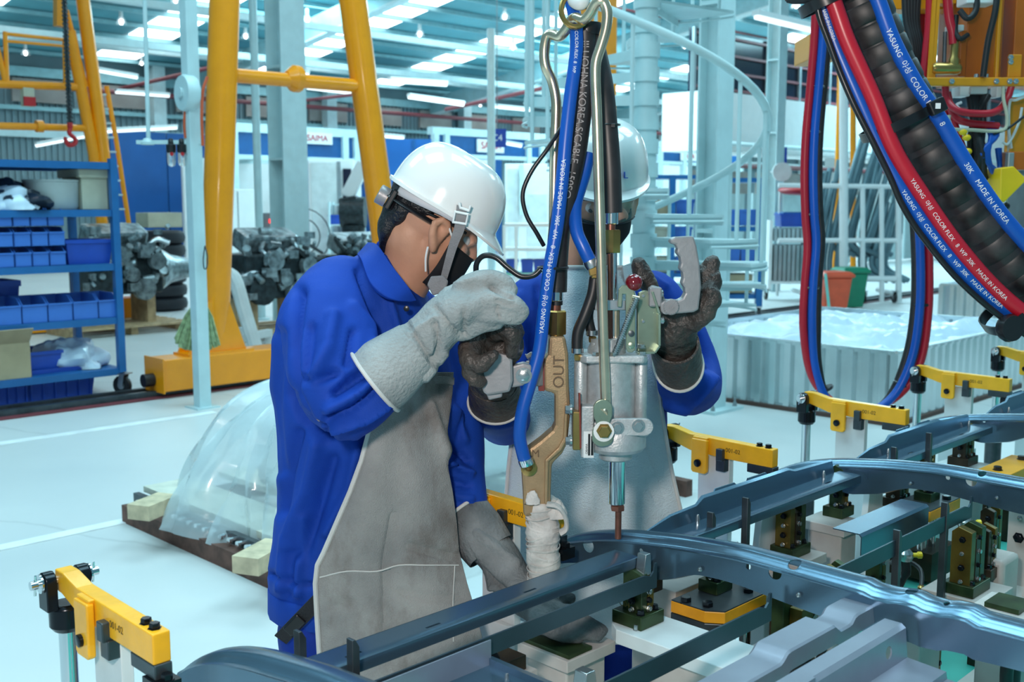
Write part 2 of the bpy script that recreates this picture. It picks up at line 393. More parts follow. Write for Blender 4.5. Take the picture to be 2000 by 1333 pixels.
# high-bay pendant lamps
def highbay(u, v, w, lit=True):
    r = onRoof(u, v); Y = r.y*.955; p = P(u, v, Y); k = w*Y/FPX/.42
    rz = roof_z(p.dot(N))
    t = thing('pendant_lamp', 'bell-shaped high-bay pendant lamp with clear reflector under the roof', 'lamp', p, 'high-bay lamps under the roof')
    q = M(); q.cyl(p+UP*.3*k, Vector((p.x, p.y, rz-.02)), .012, 6); obj('rod', q, m_grey, t)
    q = M(); q.lathe([(.03*k, .52*k), (.075*k, .5*k), (.075*k, .26*k), (.05*k, .22*k)], p, UP, 12); obj('ballast', q, m_white, t)
    q = M(); q.lathe([(a*k, b*k) for a, b in ((.06, .24), (.10, .2), (.16, .08), (.21, -.06), (.20, -.06), (.15, .07), (.09, .18))], p, UP, 14); obj('reflector', q, m_glass, t)
    q = M(); q.ball(p+UP*.02*k, (.075*k, .075*k, .11*k), 10, 6); obj('bulb', q, m_lampglow, t)
for (u, v, w) in ((237, 44, 20), (50, 105, 17), (480, 72, 18), (820, 68, 19), (986, 34, 20), (1002, 94, 16), (1447, 112, 22), (1472, 190, 16), (1557, 138, 17), (1338, 92, 14), (600, 40, 18), (343, 2, 20), (277, 125, 12), (195, 148, 11), (815, 202, 11), (938, 208, 10), (1555, 12, 20), (1440, 10, 18)):
    highbay(u, v, w)
# light of the high-bay lamps, along the hall
for (s, d) in ((14, 22), (24, 21), (34, 20), (46, 18), (16, 15), (26, 12)):
    area('high_bay_light', F(s, d, 6.0), F(s, d, 0), 4.0, 560, (.45, .87, 1.0))
# ================================================================ helpers for plant equipment
def hcol(m, base, top_z, w, dpt, ax=(A, N), tf=.018):
    a, n = ax; h = top_z-base.z; c = base+UP*h/2
    m.box(c+n*dpt/2, (w, tf, h), (a, n, UP)); m.box(c-n*dpt/2, (w, tf, h), (a, n, UP)); m.box(c, (tf, dpt-tf, h), (a, n, UP)); return m
def crate(m, c, sx, sy, h, ax, t=.012, taper=.9):     # open-topped crate, base centre c
    a, n = ax
    def ring(z, k, ins): return [c+a*(i*(sx/2*k-ins))+n*(j*(sy/2*k-ins))+UP*z for i, j in ((-1, -1), (1, -1), (1, 1), (-1, 1))]
    rings = [ring(0, taper, 0), ring(h*.85, 1, 0), ring(h*.85, 1, -t), ring(h, 1, -t), ring(h, 1, t), ring(t, taper, t)]
    return m.loft(rings)
def pick_bin(m, c, w, dpt, h, ax):                    # small picking bin with a low open front, base centre c, front towards -n
    a, n = ax; t = .006
    m.box(c+UP*t/2, (w, dpt, t), (a, n, UP)); m.box(c+n*(dpt/2-t/2)+UP*h/2, (w, t, h), (a, n, UP))
    m.box(c-n*(dpt/2-t/2)+UP*h*.36, (w, t, h*.72), (a, n, UP))
    for sg in (-1, 1):
        o = c+a*(sg*(w/2-t/2)); m.prism([(-dpt/2, 0), (dpt/2, 0), (dpt/2, h), (-dpt/4, h), (-dpt/2, h*.72)], o, n, UP, t)
    m.box(c-n*(dpt/2+.004)+UP*h*.70, (w*1.02, .012, .012), (a, n, UP)); return m
def caster(parent, c, r=.075, ax=A):                  # c = floor point
    q = M(); q.lathe([(r*.35, -.02), (r*.96, -.02), (r, -.014), (r, .014), (r*.96, .02), (r*.35, .02)], c+UP*r, ax, 18); w = obj('caster_wheel', q, m_dark, parent)
    q = M(); q.lathe([(.0, -.022), (r*.4, -.022), (r*.4, .022), (0, .022)], c+UP*r, ax, 12); obj('hub', q, m_steel, w)
    q = M(); o = Vector(ax).cross(UP)
    for sg in (-1, 1): q.beam(c+UP*r+Vector(ax)*(sg*.03), c+UP*(r*2.15)+Vector(ax)*(sg*.03)+o*.02, .05, .006, ref=ax)
    q.box(c+UP*(r*2.2)+o*.02, (.10, .10, .008), (Vector(ax), o, UP)); obj('caster_fork', q, m_steel, parent)
AX = (A, N)
def lump(c, r, seed, amp=.25, n=44, m=26, flat=.0):   # crumpled sheet or bag heaped on a surface
    q = M(); q.ball(c, r, n, m); rnd = random.Random(seed); ph = [(rnd.uniform(2, 7)/max(r), Vector((rnd.uniform(-1, 1), rnd.uniform(-1, 1), rnd.uniform(-1, 1))), rnd.uniform(0, 6)) for _ in range(9)]
    out = []
    for p in q.v:
        d = Vector(p)-c; k = sum((abs(math.sin(f*1.6*d.dot(w)+o))-.5)*2/(1+f*max(r)*.18) for f, w, o in ph)/4
        e = d*(1+amp*k)
        out.append(c+Vector((e.x, e.y, max(e.z, -flat))))
    q.v = out; return q
m_bag = mat('clear_plastic_film', (.80, .92, .96), .18, 0, .05, 5, bump=.45, bscale=6, trans=.2, alpha=.5, coat=.6)
m_bagw = mat('white_plastic_sheet', (.66, .78, .90), .25, 0, .06, 5, bump=.6, bscale=12)
m_bagd = mat('black_plastic_sheet', (.02, .03, .05), .25, 0, .3, 5, bump=.6, bscale=12)
m_tyre = mat('tyre_rubber', (.008, .010, .016), .6, bump=.4, bscale=60)
# ================================================================ crane rails in the floor
def rail(u, v, label, w=.09):
    d = Z(u, v, 0).dot(N); q = M(); q.box(F(24, d, .008), (70, w*2.2, .014), (A, N, UP)); t = thing('crane_rail', label, 'rail', F(24, d, 0))
    obj('rail_bed', q, m_redpipe, t, 0); q = M(); q.box(F(24, d, .035), (70, w*.6, .05), (A, N, UP)); obj('rail_head', q, m_darksteel, t, 0); return d
D_RAIL = rail(260, 783, 'steel crane rail in the floor under the yellow beam beside the blue rack')
rail(1760, 578, 'steel crane rail in the floor behind the orange and green wheelie bins')
# ================================================================ main gantry crane (yellow A frame)
g1 = thing('gantry_crane', 'yellow gantry crane leg frame on a box beam behind the worker at the gun', 'crane', F(onF(420, 700, D_RAIL).dot(A), D_RAIL, 0))
pb0 = Z(282, 776, .055); d1 = D_RAIL; s0 = pb0.dot(A)+.20; zb = .27
q = M(); q.box(F(s0+2.2, d1, .06+zb/2), (4.4, .30, zb), (A, N, UP)); obj('base_beam', q, m_yel, g1, 0, .012)
q = M(); q.box(F(s0-.005, d1, .06+zb/2), (.012, .33, zb+.02), (A, N, UP)); obj('end_plate', q, m_yel, g1, 0)
q = M(); q.cyl(F(s0-.10, d1+.02, .15), F(s0, d1+.02, .15), .055, 14); obj('bumper', q, m_dark, g1)
q = M(); q.cyl(F(s0+.35, d1-.17, .22), F(s0+.35, d1-.145, .22), .06, 16); obj('axle_cap', q, m_yel, g1)
l0 = onF(418, 665, d1); l1 = onF(440, -40, d1); l1 = l0+(l1-l0)*1.25
q = M(); q.tube([l0+(l0-l1).normalized()*.15, l0+(l1-l0)*.08, l1], [.085, .128, .128], 22); obj('leg', q, m_yel, g1)
r0 = onF(782, 690, d1); r1 = onF(683, -45, d1); r1 = r0+(r1-r0)*1.2
q = M(); q.tube([r0, r1], .130, 22); obj('leg', q, m_yel, g1)
q = M(); q.tube([onF(440, 146, d1), onF(700, 168, d1)], .062, 16); cb = obj('cross_bar', q, m_yel, g1)
q = M(); c = onF(578, 154, d1); ad = (onF(700, 168, d1)-onF(440, 146, d1)).normalized(); q.lathe([(.06, -.10), (.12, -.03), (.12, .03), (.06, .06)], c, ad, 12); obj('collar', q, m_yel, cb)
q = M()
for sg in (-1, 1): q.slab([F(l0.dot(A)-.30, d1+sg*.09, .33), F(l0.dot(A)+.26, d1+sg*.09, .33), F(l0.dot(A)+.10, d1+sg*.09, .78), F(l0.dot(A)-.12, d1+sg*.09, .78)], .02, N)
q.box(F(l0.dot(A), d1, .338), (.62, .28, .02), (A, N, UP)); obj('leg_bracket', q, m_yel, g1, 0)
# ================================================================ far gantry with ladder, chain and hook
D2 = Z(60, 652, 0).dot(N)
g2 = thing('gantry_crane', 'yellow gantry crane with ladder and cross bars behind the blue rack', 'crane', F(onF(200, 560, D2).dot(A), D2, 0))
def pf(u, v): return onF(u, v, D2)
q = M(); q.tube([pf(219, 600), pf(183, 300), pf(136, 60)], .072, 14); obj('leg', q, m_yel, g2)
q = M(); q.tube([pf(205, 330), pf(190, 210), pf(162, 0), pf(152, -60)], .085, 14); obj('leg', q, m_yel, g2)
q = M(); q.beam(pf(117, -60), pf(117, 52), .12, .12, N); obj('hanger_box', q, m_yel, g2, 0)
for (a, b, r) in (((-120, 160), (150, 170), .05), ((-120, 243), (180, 251), .045), ((10, 66), (128, 78), .022), ((8, 80), (125, 90), .018), ((10, 62), (14, 165), .028), ((126, 75), (128, 168), .028), ((130, 20), (168, 170), .03), ((-30, 0), (12, 165), .035)):
    q = M(); q.tube([pf(*a), pf(*b)], r, 10); obj('cross_bar', q, m_yel, g2)
q = M(); q.lathe([(.045, -.04), (.075, -.04), (.075, .04), (.045, .04)], pf(77, 247), A, 14); obj('collar', q, m_yel, g2)
q = M(); q.box(F(pf(75, 640).dot(A)-1.2, D2, .2), (5.2, .3, .36), (A, N, UP)); obj('base_beam', q, m_yel, g2, 0)
ld = None
q = M(); q.tube([pf(208, 168), pf(228, 280), pf(262, 508)], .032, 8); obj('ladder_rail', q, m_yel, g2)
q = M(); q.tube([pf(188, 172), pf(205, 280), pf(240, 508)], .024, 8); obj('ladder_rail', q, m_yel, g2)
for k in range(12):
    a = pf(190+k*4.4, 185+k*28).lerp(pf(190, 180), 0); q = M(); q.tube([pf(189+k*4.35, 185+k*28), pf(211+k*4.35, 185+k*28)], .014, 6); obj('ladder_rung', q, m_cyanwhite, g2)
q = M(); q.box(pf(54, 190), (.13, .1, .22), (A, N, UP)); pbx = obj('control_box', q, m_cream, g2, 0); 
q = M(); q.box(pf(54, 199)-N*.06, (.14, .03, .11), (A, N, UP)); obj('cover', q, m_red, pbx, 0)
q = M(); c0, c1 = onF(124, -40, D2-.3), onF(137, 240, D2-.3); L = (c1-c0).length; nk = 70
for k in range(nk):
    p = c0.lerp(c1, (k+.5)/nk); ax = (A if k % 2 else N); t = (c1-c0).normalized(); h = L/nk*.72
    q.tube([p+t*h*math.cos(x)+ax*(.028*math.sin(x)) for x in [i*math.pi/4 for i in range(8)]], .014, 5, closed=True)
hk = thing('chain_hoist', 'dark chain with a small red hook hanging beside the far crane leg', 'hoist', pf(137, 285))
obj('chain', q, m_darksteel, hk)
q = M(); hc = onF(138, 272, D2-.3); s_ = .105
q.tube(smooth_pts([hc+UP*.20, hc+UP*.13, hc+UP*.07-A*.01, hc+A*.06+UP*.0, hc+A*.04-UP*.06, hc-A*.03-UP*.07, hc-A*.065-UP*.01, hc-A*.06+UP*.02], 4), [.036]*4+[.03]*4+[.028]*16+[.022]*5, 8); obj('hook', q, m_red, hk)
# ================================================================ white service pole with hose reel and air filters
YP = Z(396, 796, 0).y
sp = thing('service_pole', 'slim pale square pole with a hose reel standing before the yellow crane', 'pole', Z(396, 796, 0))
b = Z(396, 796, 0); q = M(); q.box(b+UP*2.2, (.10, .10, 4.4), (A, N, UP)); obj('post', q, m_cyanwhite, sp, 0, .004)
q = M(); q.box(b+UP*.006, (.2, .2, .012), (A, N, UP)); obj('foot_plate', q, m_cyanwhite, sp, 0)
q = M(); c = P(366, 182, YP-.02); q.lathe([(.0, -.05), (.13, -.05), (.14, -.03), (.14, .03), (.13, .05), (0, .05)], c, XX*.75+YY*.66, 24); q.lathe([(.0, -.07), (.04, -.07), (.04, .07), (0, .07)], c, XX*.75+YY*.66, 12); obj('hose_reel', q, m_cyanwhite, sp)
m_orange = mat('orange_hose', (.65, .10, .03), .4)
q = M(); q.tube(smooth_pts([P(361, 214, YP-.03), P(360, 245, YP-.03), P(362, 270, YP-.03)], 4), .009, 8); obj('hose', q, m_orange, sp)
q = M(); q.tube(smooth_pts([P(405, 150, YP-.03), P(396, 180, YP-.05), P(394, 230, YP-.07), P(396, 285, YP-.06)], 4), .012, 8); obj('hose', q, m_orange, sp)
q = M(); q.beam(P(268, 278, YP), P(396, 278, YP), .05, .03); obj('arm', q, m_cyanwhite, sp, 0)
q = M(); q.tube([P(281, -60, YP), P(290, 276, YP)], .017, 8); obj('air_pipe', q, m_cyanwhite, sp)
q = M(); q.lathe([(.05, -.02), (.05, .0), (.025, .03)], P(288, 278, YP), UP, 12); obj('pipe_flange', q, m_cyanwhite, sp)
for u in (334, 355):
    c = P(u, 286, YP-.02); q = M(); q.lathe([(.012, .06), (.02, .05), (.022, .02), (.036, .01), (.036, -.04), (.03, -.05)], c, UP, 14); fr = obj('filter_regulator', q, m_black, sp)
    q = M(); q.lathe([(.030, -.05), (.032, -.06), (.032, -.12), (.026, -.145), (.01, -.155)], c, UP, 14); obj('bowl', q, m_glass, fr)
    q = M(); q.lathe([(.0, -.008), (.014, -.008), (.014, .008), (0, .008)], c-YY*.034-UP*.06+XX*.015, YY, 10); obj('gauge', q, m_red, fr)
q = M(); q.tube([P(367, 300, YP-.02), P(371, 320, YP-.02)], .012, 8); obj('drain_hose', q, m_black, sp)
# ring on the pole
q = M(); q.tube(smooth_pts([P(400, 480, YP-.06), P(405, 500, YP-.06), P(404, 522, YP-.06), P(399, 525, YP-.06), P(397, 508, YP-.06), P(400, 482, YP-.06)], 4), .005, 6); obj('wire_loop', q, m_darksteel, sp)
# straw broom tied to the pole
m_straw = mat('green_straw', (.33, .42, .22), .8, 0, .3, 30, bump=.5, bscale=120)
br = thing('straw_broom', 'greenish straw broom hung upside down against the slim pale pole', 'broom', P(388, 680, YP+.12))
rnd = random.Random(3); q = M(); topp = P(392, 580, YP+.1)
for k in range(150):
    a = rnd.uniform(-1, 1); b_ = rnd.uniform(-.6, .6); e = P(386+a*44, 668+14*(1-a*a)+rnd.uniform(-8, 6), YP+.14+b_*.10)
    q.tube([topp+XX*(a*.012)+YY*b_*.01, topp.lerp(e, .45)+XX*(a*.03), e], [.004, .007, .010], 5)
obj('bristles', q, m_straw, br); q = M(); q.cyl(P(392, 604, YP+.10), P(400, 495, YP+.10), .016, 10); obj('handle', q, m_straw, br)
q = M(); q.lathe([(.03, -.02), (.034, 0), (.03, .02)], P(392, 590, YP+.1), UP, 12); obj('binding', q, m_steel, br)
# ================================================================ blue rack with bins
d_r = Z(240, 772, 0).dot(N); fr_ = Z(240, 772, 0); sR = fr_.dot(A); RD = .85
def zr(v, u=225): return onF(u, v, d_r).z
rack = thing('storage_rack', 'blue wheeled steel rack loaded with plastic bins', 'rack', F(sR-.9, d_r+RD/2, 0))
RW = 2.0; zt = zr(310)
for (s, d) in ((sR, d_r), (sR, d_r+RD), (sR-RW, d_r), (sR-RW, d_r+RD)):
    q = M(); q.box(F(s, d, (zt+.2)/2), (.058, .058, zt-.2), (A, N, UP)); obj('post', q, m_blue, rack, 0)
    caster(rack, F(s, d, 0), .085, (A+N*.5).normalized())
lev = [zr(v) for v in (320, 412, 517, 622, 722)]
for z in lev:
    q = M(); q.box(F(sR-RW/2, d_r+RD/2, z), (RW, RD, .02), (A, N, UP)); sh = obj('shelf', q, m_blue, rack, 0)
    for dd in (0, RD):
        q = M(); q.box(F(sR-RW/2, d_r+dd, z-.02), (RW, .03, .055), (A, N, UP)); obj('shelf_edge', q, m_blue, sh, 0)
    q = M(); q.box(F(sR, d_r+RD/2, z-.02), (.03, RD, .055), (A, N, UP)); obj('shelf_edge', q, m_blue, sh, 0)
def rs(u, v=400): return onF(u, v, d_r+.05).dot(A)
def on_shelf(k): return lev[k]+.011
wb_ = onF(60, 480, d_r).dot(A)-onF(26, 480, d_r).dot(A)
bins = 'blue picking bins on the rack'
for r_ in range(3):
    for c_ in range(5):
        hh = .155; s = rs(108, 480)-c_*wb_*1.02; z = on_shelf(2)+r_*hh*1.02
        q = M(); pick_bin(q, F(s, d_r+.14, z), wb_*.93, .26, hh*.97, AX)
        top('picking_bin', q, m_binl, 'small light blue picking bin, %s row, %s from the wide deep-blue crate' % (('bottom', 'middle', 'top')[r_], ('first', 'second', 'third', 'fourth', 'fifth')[c_]), 'bin', 'stacked picking bins on the rack')
s0_, s1_ = rs(126, 490), rs(222, 490); q = M(); crate(q, F((s0_+s1_)/2, d_r+.22, on_shelf(2)), s1_-s0_-.03, .36, .20, AX)
top('plastic_crate', q, m_bin, 'wide deep-blue plastic crate beside the stacked small bins on the rack', 'crate')
us = (-12, 38, 89, 138, 188, 226)
for i in range(5):
    a, b_ = rs(us[i], 600), rs(us[i+1], 600); q = M(); pick_bin(q, F((a+b_)/2, d_r+.17, on_shelf(3)), (b_-a)*.95, .32, .20, AX)
    top('picking_bin', q, m_binl, 'wide light blue bin in the single row, %s from the rack end post' % ('fifth', 'fourth', 'third', 'second', 'first')[i], 'bin', 'row of wide bins on the rack')
q = M(); crate(q, F(rs(15, 570), d_r+.55, on_shelf(3)), .42, .35, .32, AX); top('plastic_crate', q, m_bin, 'dark blue crate of black parts standing behind the row of wide bins', 'crate')
q = lump(F(rs(32, 390), d_r+.32, on_shelf(1)), (.32, .20, .18), 4, .6, flat=0.); bg = thing('plastic_sheet', 'crumpled dark and clear plastic sheet on the upper rack shelf', 'plastic sheet', F(rs(32, 390), d_r+.32, on_shelf(1)))
obj('sheet', q, m_bagd, bg); q = lump(F(rs(10, 390), d_r+.24, on_shelf(1)), (.26, .18, .14), 9, .6, flat=0.); obj('clear_film', q, m_bagw, bg)
c = F(rs(122, 400), d_r+.25, on_shelf(1)); q = M(); q.lathe([(.19, 0), (.205, .02), (.215, .22), (.22, .225), (.22, .24), (.205, .24), (.195, .03), (0, .03)], c, UP, 28)
top('round_tub', q, mat('tub_grey', (.42, .46, .45), .5), 'round grey tub beside the cream box on the upper rack shelf', 'tub')
a, b_ = rs(160, 390), rs(217, 390); bx = thing('carton_box', 'cream box with an overhanging lid on the upper rack shelf', 'box', F((a+b_)/2, d_r+.25, on_shelf(1)))
q = M(); q.box(F((a+b_)/2, d_r+.27, on_shelf(1)+.14), (b_-a-.03, .38, .28), (A, N, UP)); obj('box_body', q, m_cream, bx, 0, .005)
q = M(); q.box(F((a+b_)/2, d_r+.27, on_shelf(1)+.295), (b_-a+.03, .44, .07), (A, N, UP)); obj('lid', q, m_cream, bx, 0, .01)
q = M(); cc = F(rs(12, 690), d_r+.22, on_shelf(4)); t = .008
q.box(cc+UP*.14-N*.2, (.34, t, .28), (A, N, UP)); q.box(cc+UP*.14+N*.2, (.34, t, .28), (A, N, UP)); q.box(cc+UP*.14+A*.17, (t, .4, .28), (A, N, UP)); q.box(cc+UP*.14-A*.17, (t, .4, .28), (A, N, UP)); q.box(cc+UP*.01, (.34, .4, .01), (A, N, UP))
cb = thing('carton_box', 'open brown carton on the lowest rack shelf', 'box', cc); obj('box_body', q, m_card, cb, 0)
for sg in (-1, 1):
    q = M(); q.beam(cc+UP*.28-N*.2*sg, cc+UP*.40-N*.3*sg, .34, .006, ref=N); obj('flap', q, m_card, cb, 0)
q = M(); c0 = F(rs(68, 690), d_r+.35, on_shelf(4)+.01); ax2 = ((A*.97+UP*.2).normalized(), N)
crate(q, c0, .5, .42, .17, AX); top('plastic_tray', q, m_bin, 'blue plastic tray beside the open carton on the lowest rack shelf', 'tray')
q = lump(F(rs(160, 690), d_r+.36, on_shelf(4)), (.24, .20, .19), 12, .6, flat=0.); top('plastic_bag', q, m_bagw, 'crumpled clear bag of parts on the lowest rack shelf', 'bag')
for (u, w, lab) in ((14, .42, 'blue plastic crate on the floor under the left part of the rack'), (128, .58, 'long blue plastic crate on the floor under the open end of the rack')):
    q = M(); crate(q, F(rs(u, 760), d_r+.33, .0), w, .40, .27, AX); cr = thing('plastic_crate', lab, 'crate', F(rs(u, 760), d_r+.33, 0)); obj('crate_body', q, m_bin, cr, 0)
    q = M()
    for k in range(6): q.box(F(rs(u, 760)-w*.42+k*w*.168, d_r+.33-.2, .12), (.012, .012, .2), (A, N, UP))
    obj('crate_ribs', q, m_bin, cr, 0)
# ================================================================ engines, tyres and stands behind the rack and the crane
def engine(name, label, c, k, seed, pallet=True):
    rnd = random.Random(seed); t = thing(name, label, 'engine', c)
    q = M(); q.box(c+UP*(.42*k), (.62*k, .4*k, .36*k), (A, N, UP)); obj('block', q, m_engd, t, 0, .02*k)
    q = M(); q.box(c+UP*(.70*k)+N*.02, (.5*k, .22*k, .16*k), (A, (N+UP*.4).normalized(), (UP-N*.4).normalized())); obj('valve_cover', q, m_eng, t, 0, .03*k)
    for (a, z, r) in ((-.2, .32, .12), (.12, .28, .09), (.24, .50, .07), (-.08, .55, .08), (.02, .40, .06)):
        q = M(); p = c+A*(a*k)+UP*(z*k)-N*(.22*k); q.lathe([(r*.3*k, -.05*k), (r*k, -.05*k), (r*.85*k, -.02*k), (r*k, .01*k), (r*.5*k, .03*k)], p, N, 16); obj('pulley', q, m_eng if r < .1 else m_engd, t)
    for i in range(6):
        p0 = c+A*(rnd.uniform(-.25, .25)*k)-N*(.2*k)+UP*(rnd.uniform(.3, .62)*k); pts = [p0]
        for j in range(3): pts.append(pts[-1]+A*rnd.uniform(-.14, .14)*k+UP*rnd.uniform(-.10, .10)*k-N*rnd.uniform(-.06, .06)*k)
        q = M(); q.tube(smooth_pts(pts, 4), .022*k, 8); obj('pipe', q, m_steel if i % 2 else m_engd, t)
    q = M(); q.lathe([(.0, 0), (.17*k, 0), (.19*k, .04*k), (.12*k, .16*k), (.08*k, .34*k), (.0, .34*k)], c+A*(.31*k)+UP*(.42*k), A, 18); obj('gearbox', q, m_eng, t)
    q = M()
    for i in range(48):
        p = c+A*rnd.uniform(-.34, .34)*k-N*rnd.uniform(.17, .27)*k+UP*rnd.uniform(.26, .78)*k; r = rnd.uniform(.012, .034)*k; ax_r = (A*rnd.uniform(-1, 1)+N*rnd.uniform(-1, 1)+UP*rnd.uniform(-1, 1)).normalized()
        if i % 3: q.cyl(p-ax_r*r*1.5, p+ax_r*r*1.5, r, 10)
        else: q.box(p, (r*3, r*2, r*2.2), (A, N, UP))
    tag(obj('fittings', q, m_eng, t), kind='stuff')
    q = M()
    for sg in (-1, 1): q.beam(c+A*(sg*.22*k), c+A*(sg*.22*k)+UP*(.28*k), .07*k, .3*k, ref=N)
    obj('cradle', q, m_wood if pallet else m_lgrey, t, 0)
    return t
def pallet(c, w, dpt, label, h=.12):
    t = thing('wooden_pallet', label, 'pallet', c)
    for i in range(5): q = M(); q.box(c+N*(-dpt/2+dpt*i/4)+UP*(h-.012), (w, dpt*.16, .024), (A, N, UP)); obj('plank', q, m_wood, t, 0)
    for i in (-1, 0, 1): q = M(); q.box(c+A*(i*(w/2-.05))+UP*((h-.024)/2), (.09, dpt, h-.024), (A, N, UP)); obj('bearer', q, m_wood, t, 0)
    return t
pc = Z(232, 648, 0); pallet(pc, 1.5, .9, 'rough pine pallet under the engine behind the blue rack'); engine('engine', 'grey and black engine on a pallet seen past the rack post', pc+UP*.12, 1.55, 2)
pc = Z(480, 668, 0)+N*.3+A*.85; pallet(pc, 1.8, .9, 'pine pallet under the engines behind the yellow crane leg'); engine('engine', 'grey engine with a big pulley just right of the yellow crane leg', pc+UP*.12-A*.35, 1.5, 5)
engine('engine', 'second grey engine partly behind the bending worker', pc+UP*.12+A*1.0, 1.4, 8)
tc_ = Z(318, 606, 0)
for k in range(6):
    q = M(); q.lathe([(.20, -.085), (.30, -.10), (.36, -.07), (.375, 0), (.36, .07), (.30, .10), (.20, .085)], tc_+UP*(.11+k*.2), UP, 24); q.v = [p for p in q.v]
    t_ = top('tyre', q, m_tyre, 'black tyre, %s from the floor in the stack behind the engine' % ('first', 'second', 'third', 'fourth', 'fifth', 'sixth')[k], 'tyre', 'stacked tyres')
q = M(); q.box(tc_+UP*1.37, (.55, .4, .22), (A, N, UP)); top('carton_box', q, m_cream, 'pale box lying on top of the tyre stack', 'box', bevel=.006)
# grey bent stand right of the crane leg
st = thing('steel_stand', 'pale grey bent steel stand beside the yellow crane leg', 'stand', Z(500, 695, 0)); Ys = Z(500, 695, 0).y
q = M(); q.tube(smooth_pts([P(502, 690, Ys), P(478, 610, Ys), P(458, 545, Ys), P(437, 535, Ys+.2)], 5), .075, 10); obj('bent_arm', q, m_lgrey, st)
q = M(); q.beam(P(435, 668, Ys), P(528, 650, Ys+.5), .08, .08); q.beam(P(440, 690, Ys+.1), P(528, 672, Ys+.6), .08, .08); obj('base_rail', q, m_lgrey, st, 0)
q = M(); q.beam(P(437, 690, Ys), P(437, 640, Ys), .07, .07); q.beam(P(470, 690, Ys+.2), P(470, 640, Ys+.2), .07, .07); q.beam(P(525, 690, Ys+.5), P(525, 645, Ys+.5), .07, .07); obj('leg', q, m_lgrey, st, 0)
# white panel cabinet behind
q = M(); p0 = Z(462, 560, 0); q.box(p0+UP*.95, (.95, .3, 1.9), (A, N, UP)); cab = thing('white_cabinet', 'tall plain white cabinet behind the engines right of the crane leg', 'cabinet', p0); obj('cabinet_body', q, m_white, cab, 0, .01)
q = M(); q.box(p0+UP*.95-N*.155+A*.0, (.012, .012, 1.8), (A, N, UP)); obj('door_seam', q, m_grey, cab, 0); q = M(); q.box(p0+UP*1.0-N*.165+A*.06, (.025, .03, .14), (A, N, UP)); obj('handle', q, m_grey, cab, 0)
# ================================================================ machine booths with blue fascias and signs
BD = 22.0
def bf(u, v): return onF(u, v, BD)
m_fas = mat('fascia_blue', (.006, .085, .26), .4)
m_signred = mat('sign_red', (.55, .03, .05), .5)
m_signblue = mat('sign_blue', (.01, .05, .35), .5)
def booth(name, label, u0, u1, v0, v1, posts, signs):
    p0, p1 = bf(u0, v1), bf(u1, v1); s0, s1 = p0.dot(A), p1.dot(A); um = (u0+u1)/2; zt, zb = bf(um, v0).z, bf(um, v1).z
    t = thing(name, label, 'booth', F((s0+s1)/2, BD, 0))
    q = M(); q.box(F((s0+s1)/2, BD, (zt+zb)/2), (s1-s0, .16, zt-zb), (A, N, UP)); obj('fascia', q, m_fas, t, 0)
    q = M(); q.box(F((s0+s1)/2, BD-.02, zb-.05), (s1-s0+.1, .22, .10), (A, N, UP)); q.box(F((s0+s1)/2, BD-.02, zt+.08), (s1-s0+.1, .22, .2), (A, N, UP)); obj('fascia_trim', q, m_cyanwhite, t, 0)
    q = M(); q.box(F((s0+s1)/2, BD+2.2, zb/2), (s1-s0, .1, zb), (A, N, UP)); obj('back_panel', q, m_white, t, 0)
    for u in posts:
        s = bf(u, v1).dot(A); q = M(); q.box(F(s, BD-.1, zt/2), (.16, .16, zt), (A, N, UP)); obj('post', q, m_cyanwhite, t, 0)
    for (u, v, w, h, txt) in signs:
        c = bf(u, v); k = c.y/FPX*1.35; q = M(); q.box(c-N*.14, (w*k, .05, h*k), (A, N, UP)); sg = obj('sign_board', q, m_white, t, 0)
        text_obj('sign_lettering', txt, c-N*.175, A, UP, h*k*.78, m_signred, sg, .004)
    return t
booth('machine_booth', 'white booth with blue fascia and a red lettered sign behind the grey column', 448, 690, 262, 306, (452, 668, 690), ((612, 271, 52, 16, 'SAIMA'),))
booth('machine_booth', 'white booth with blue fascia and red lettered sign above the bending worker', 842, 1060, 268, 304, (845, 866, 1026, 1052), ((951, 286, 52, 18, 'SAIMA'),))
booth('machine_booth', 'white booth with blue fascia seen behind the spiral staircase', 1282, 1440, 292, 318, (1284, 1330, 1438), ((1338, 306, 36, 12, 'SAIMA'),))
def bay_sign(u, v, Y, txt, lab):
    c = P(u, v, Y); t = thing('bay_sign', lab, 'sign', c); q = M(); q.box(c, (.2*Y/12, .03, .2*Y/12)); obj('sign_board', q, m_signblue, t, 0)
    text_obj('sign_lettering', txt, c-YY*.02, XX, UP, .1*Y/12, m_white, t, .002)
    q = M(); q.cyl(c+UP*.1*Y/12, Vector((c.x, c.y, roof_z(c.dot(N)) if c.dot(N) > D0 else 6.5)), .01, 6); obj('hanger', q, m_grey, t)
bay_sign(971, 270, 20, 'C4', 'small blue bay sign hung before the lettered booth fascia')
bay_sign(1519, 306, 20.4, 'C5', 'small blue bay sign on the pale column beyond the staircase')
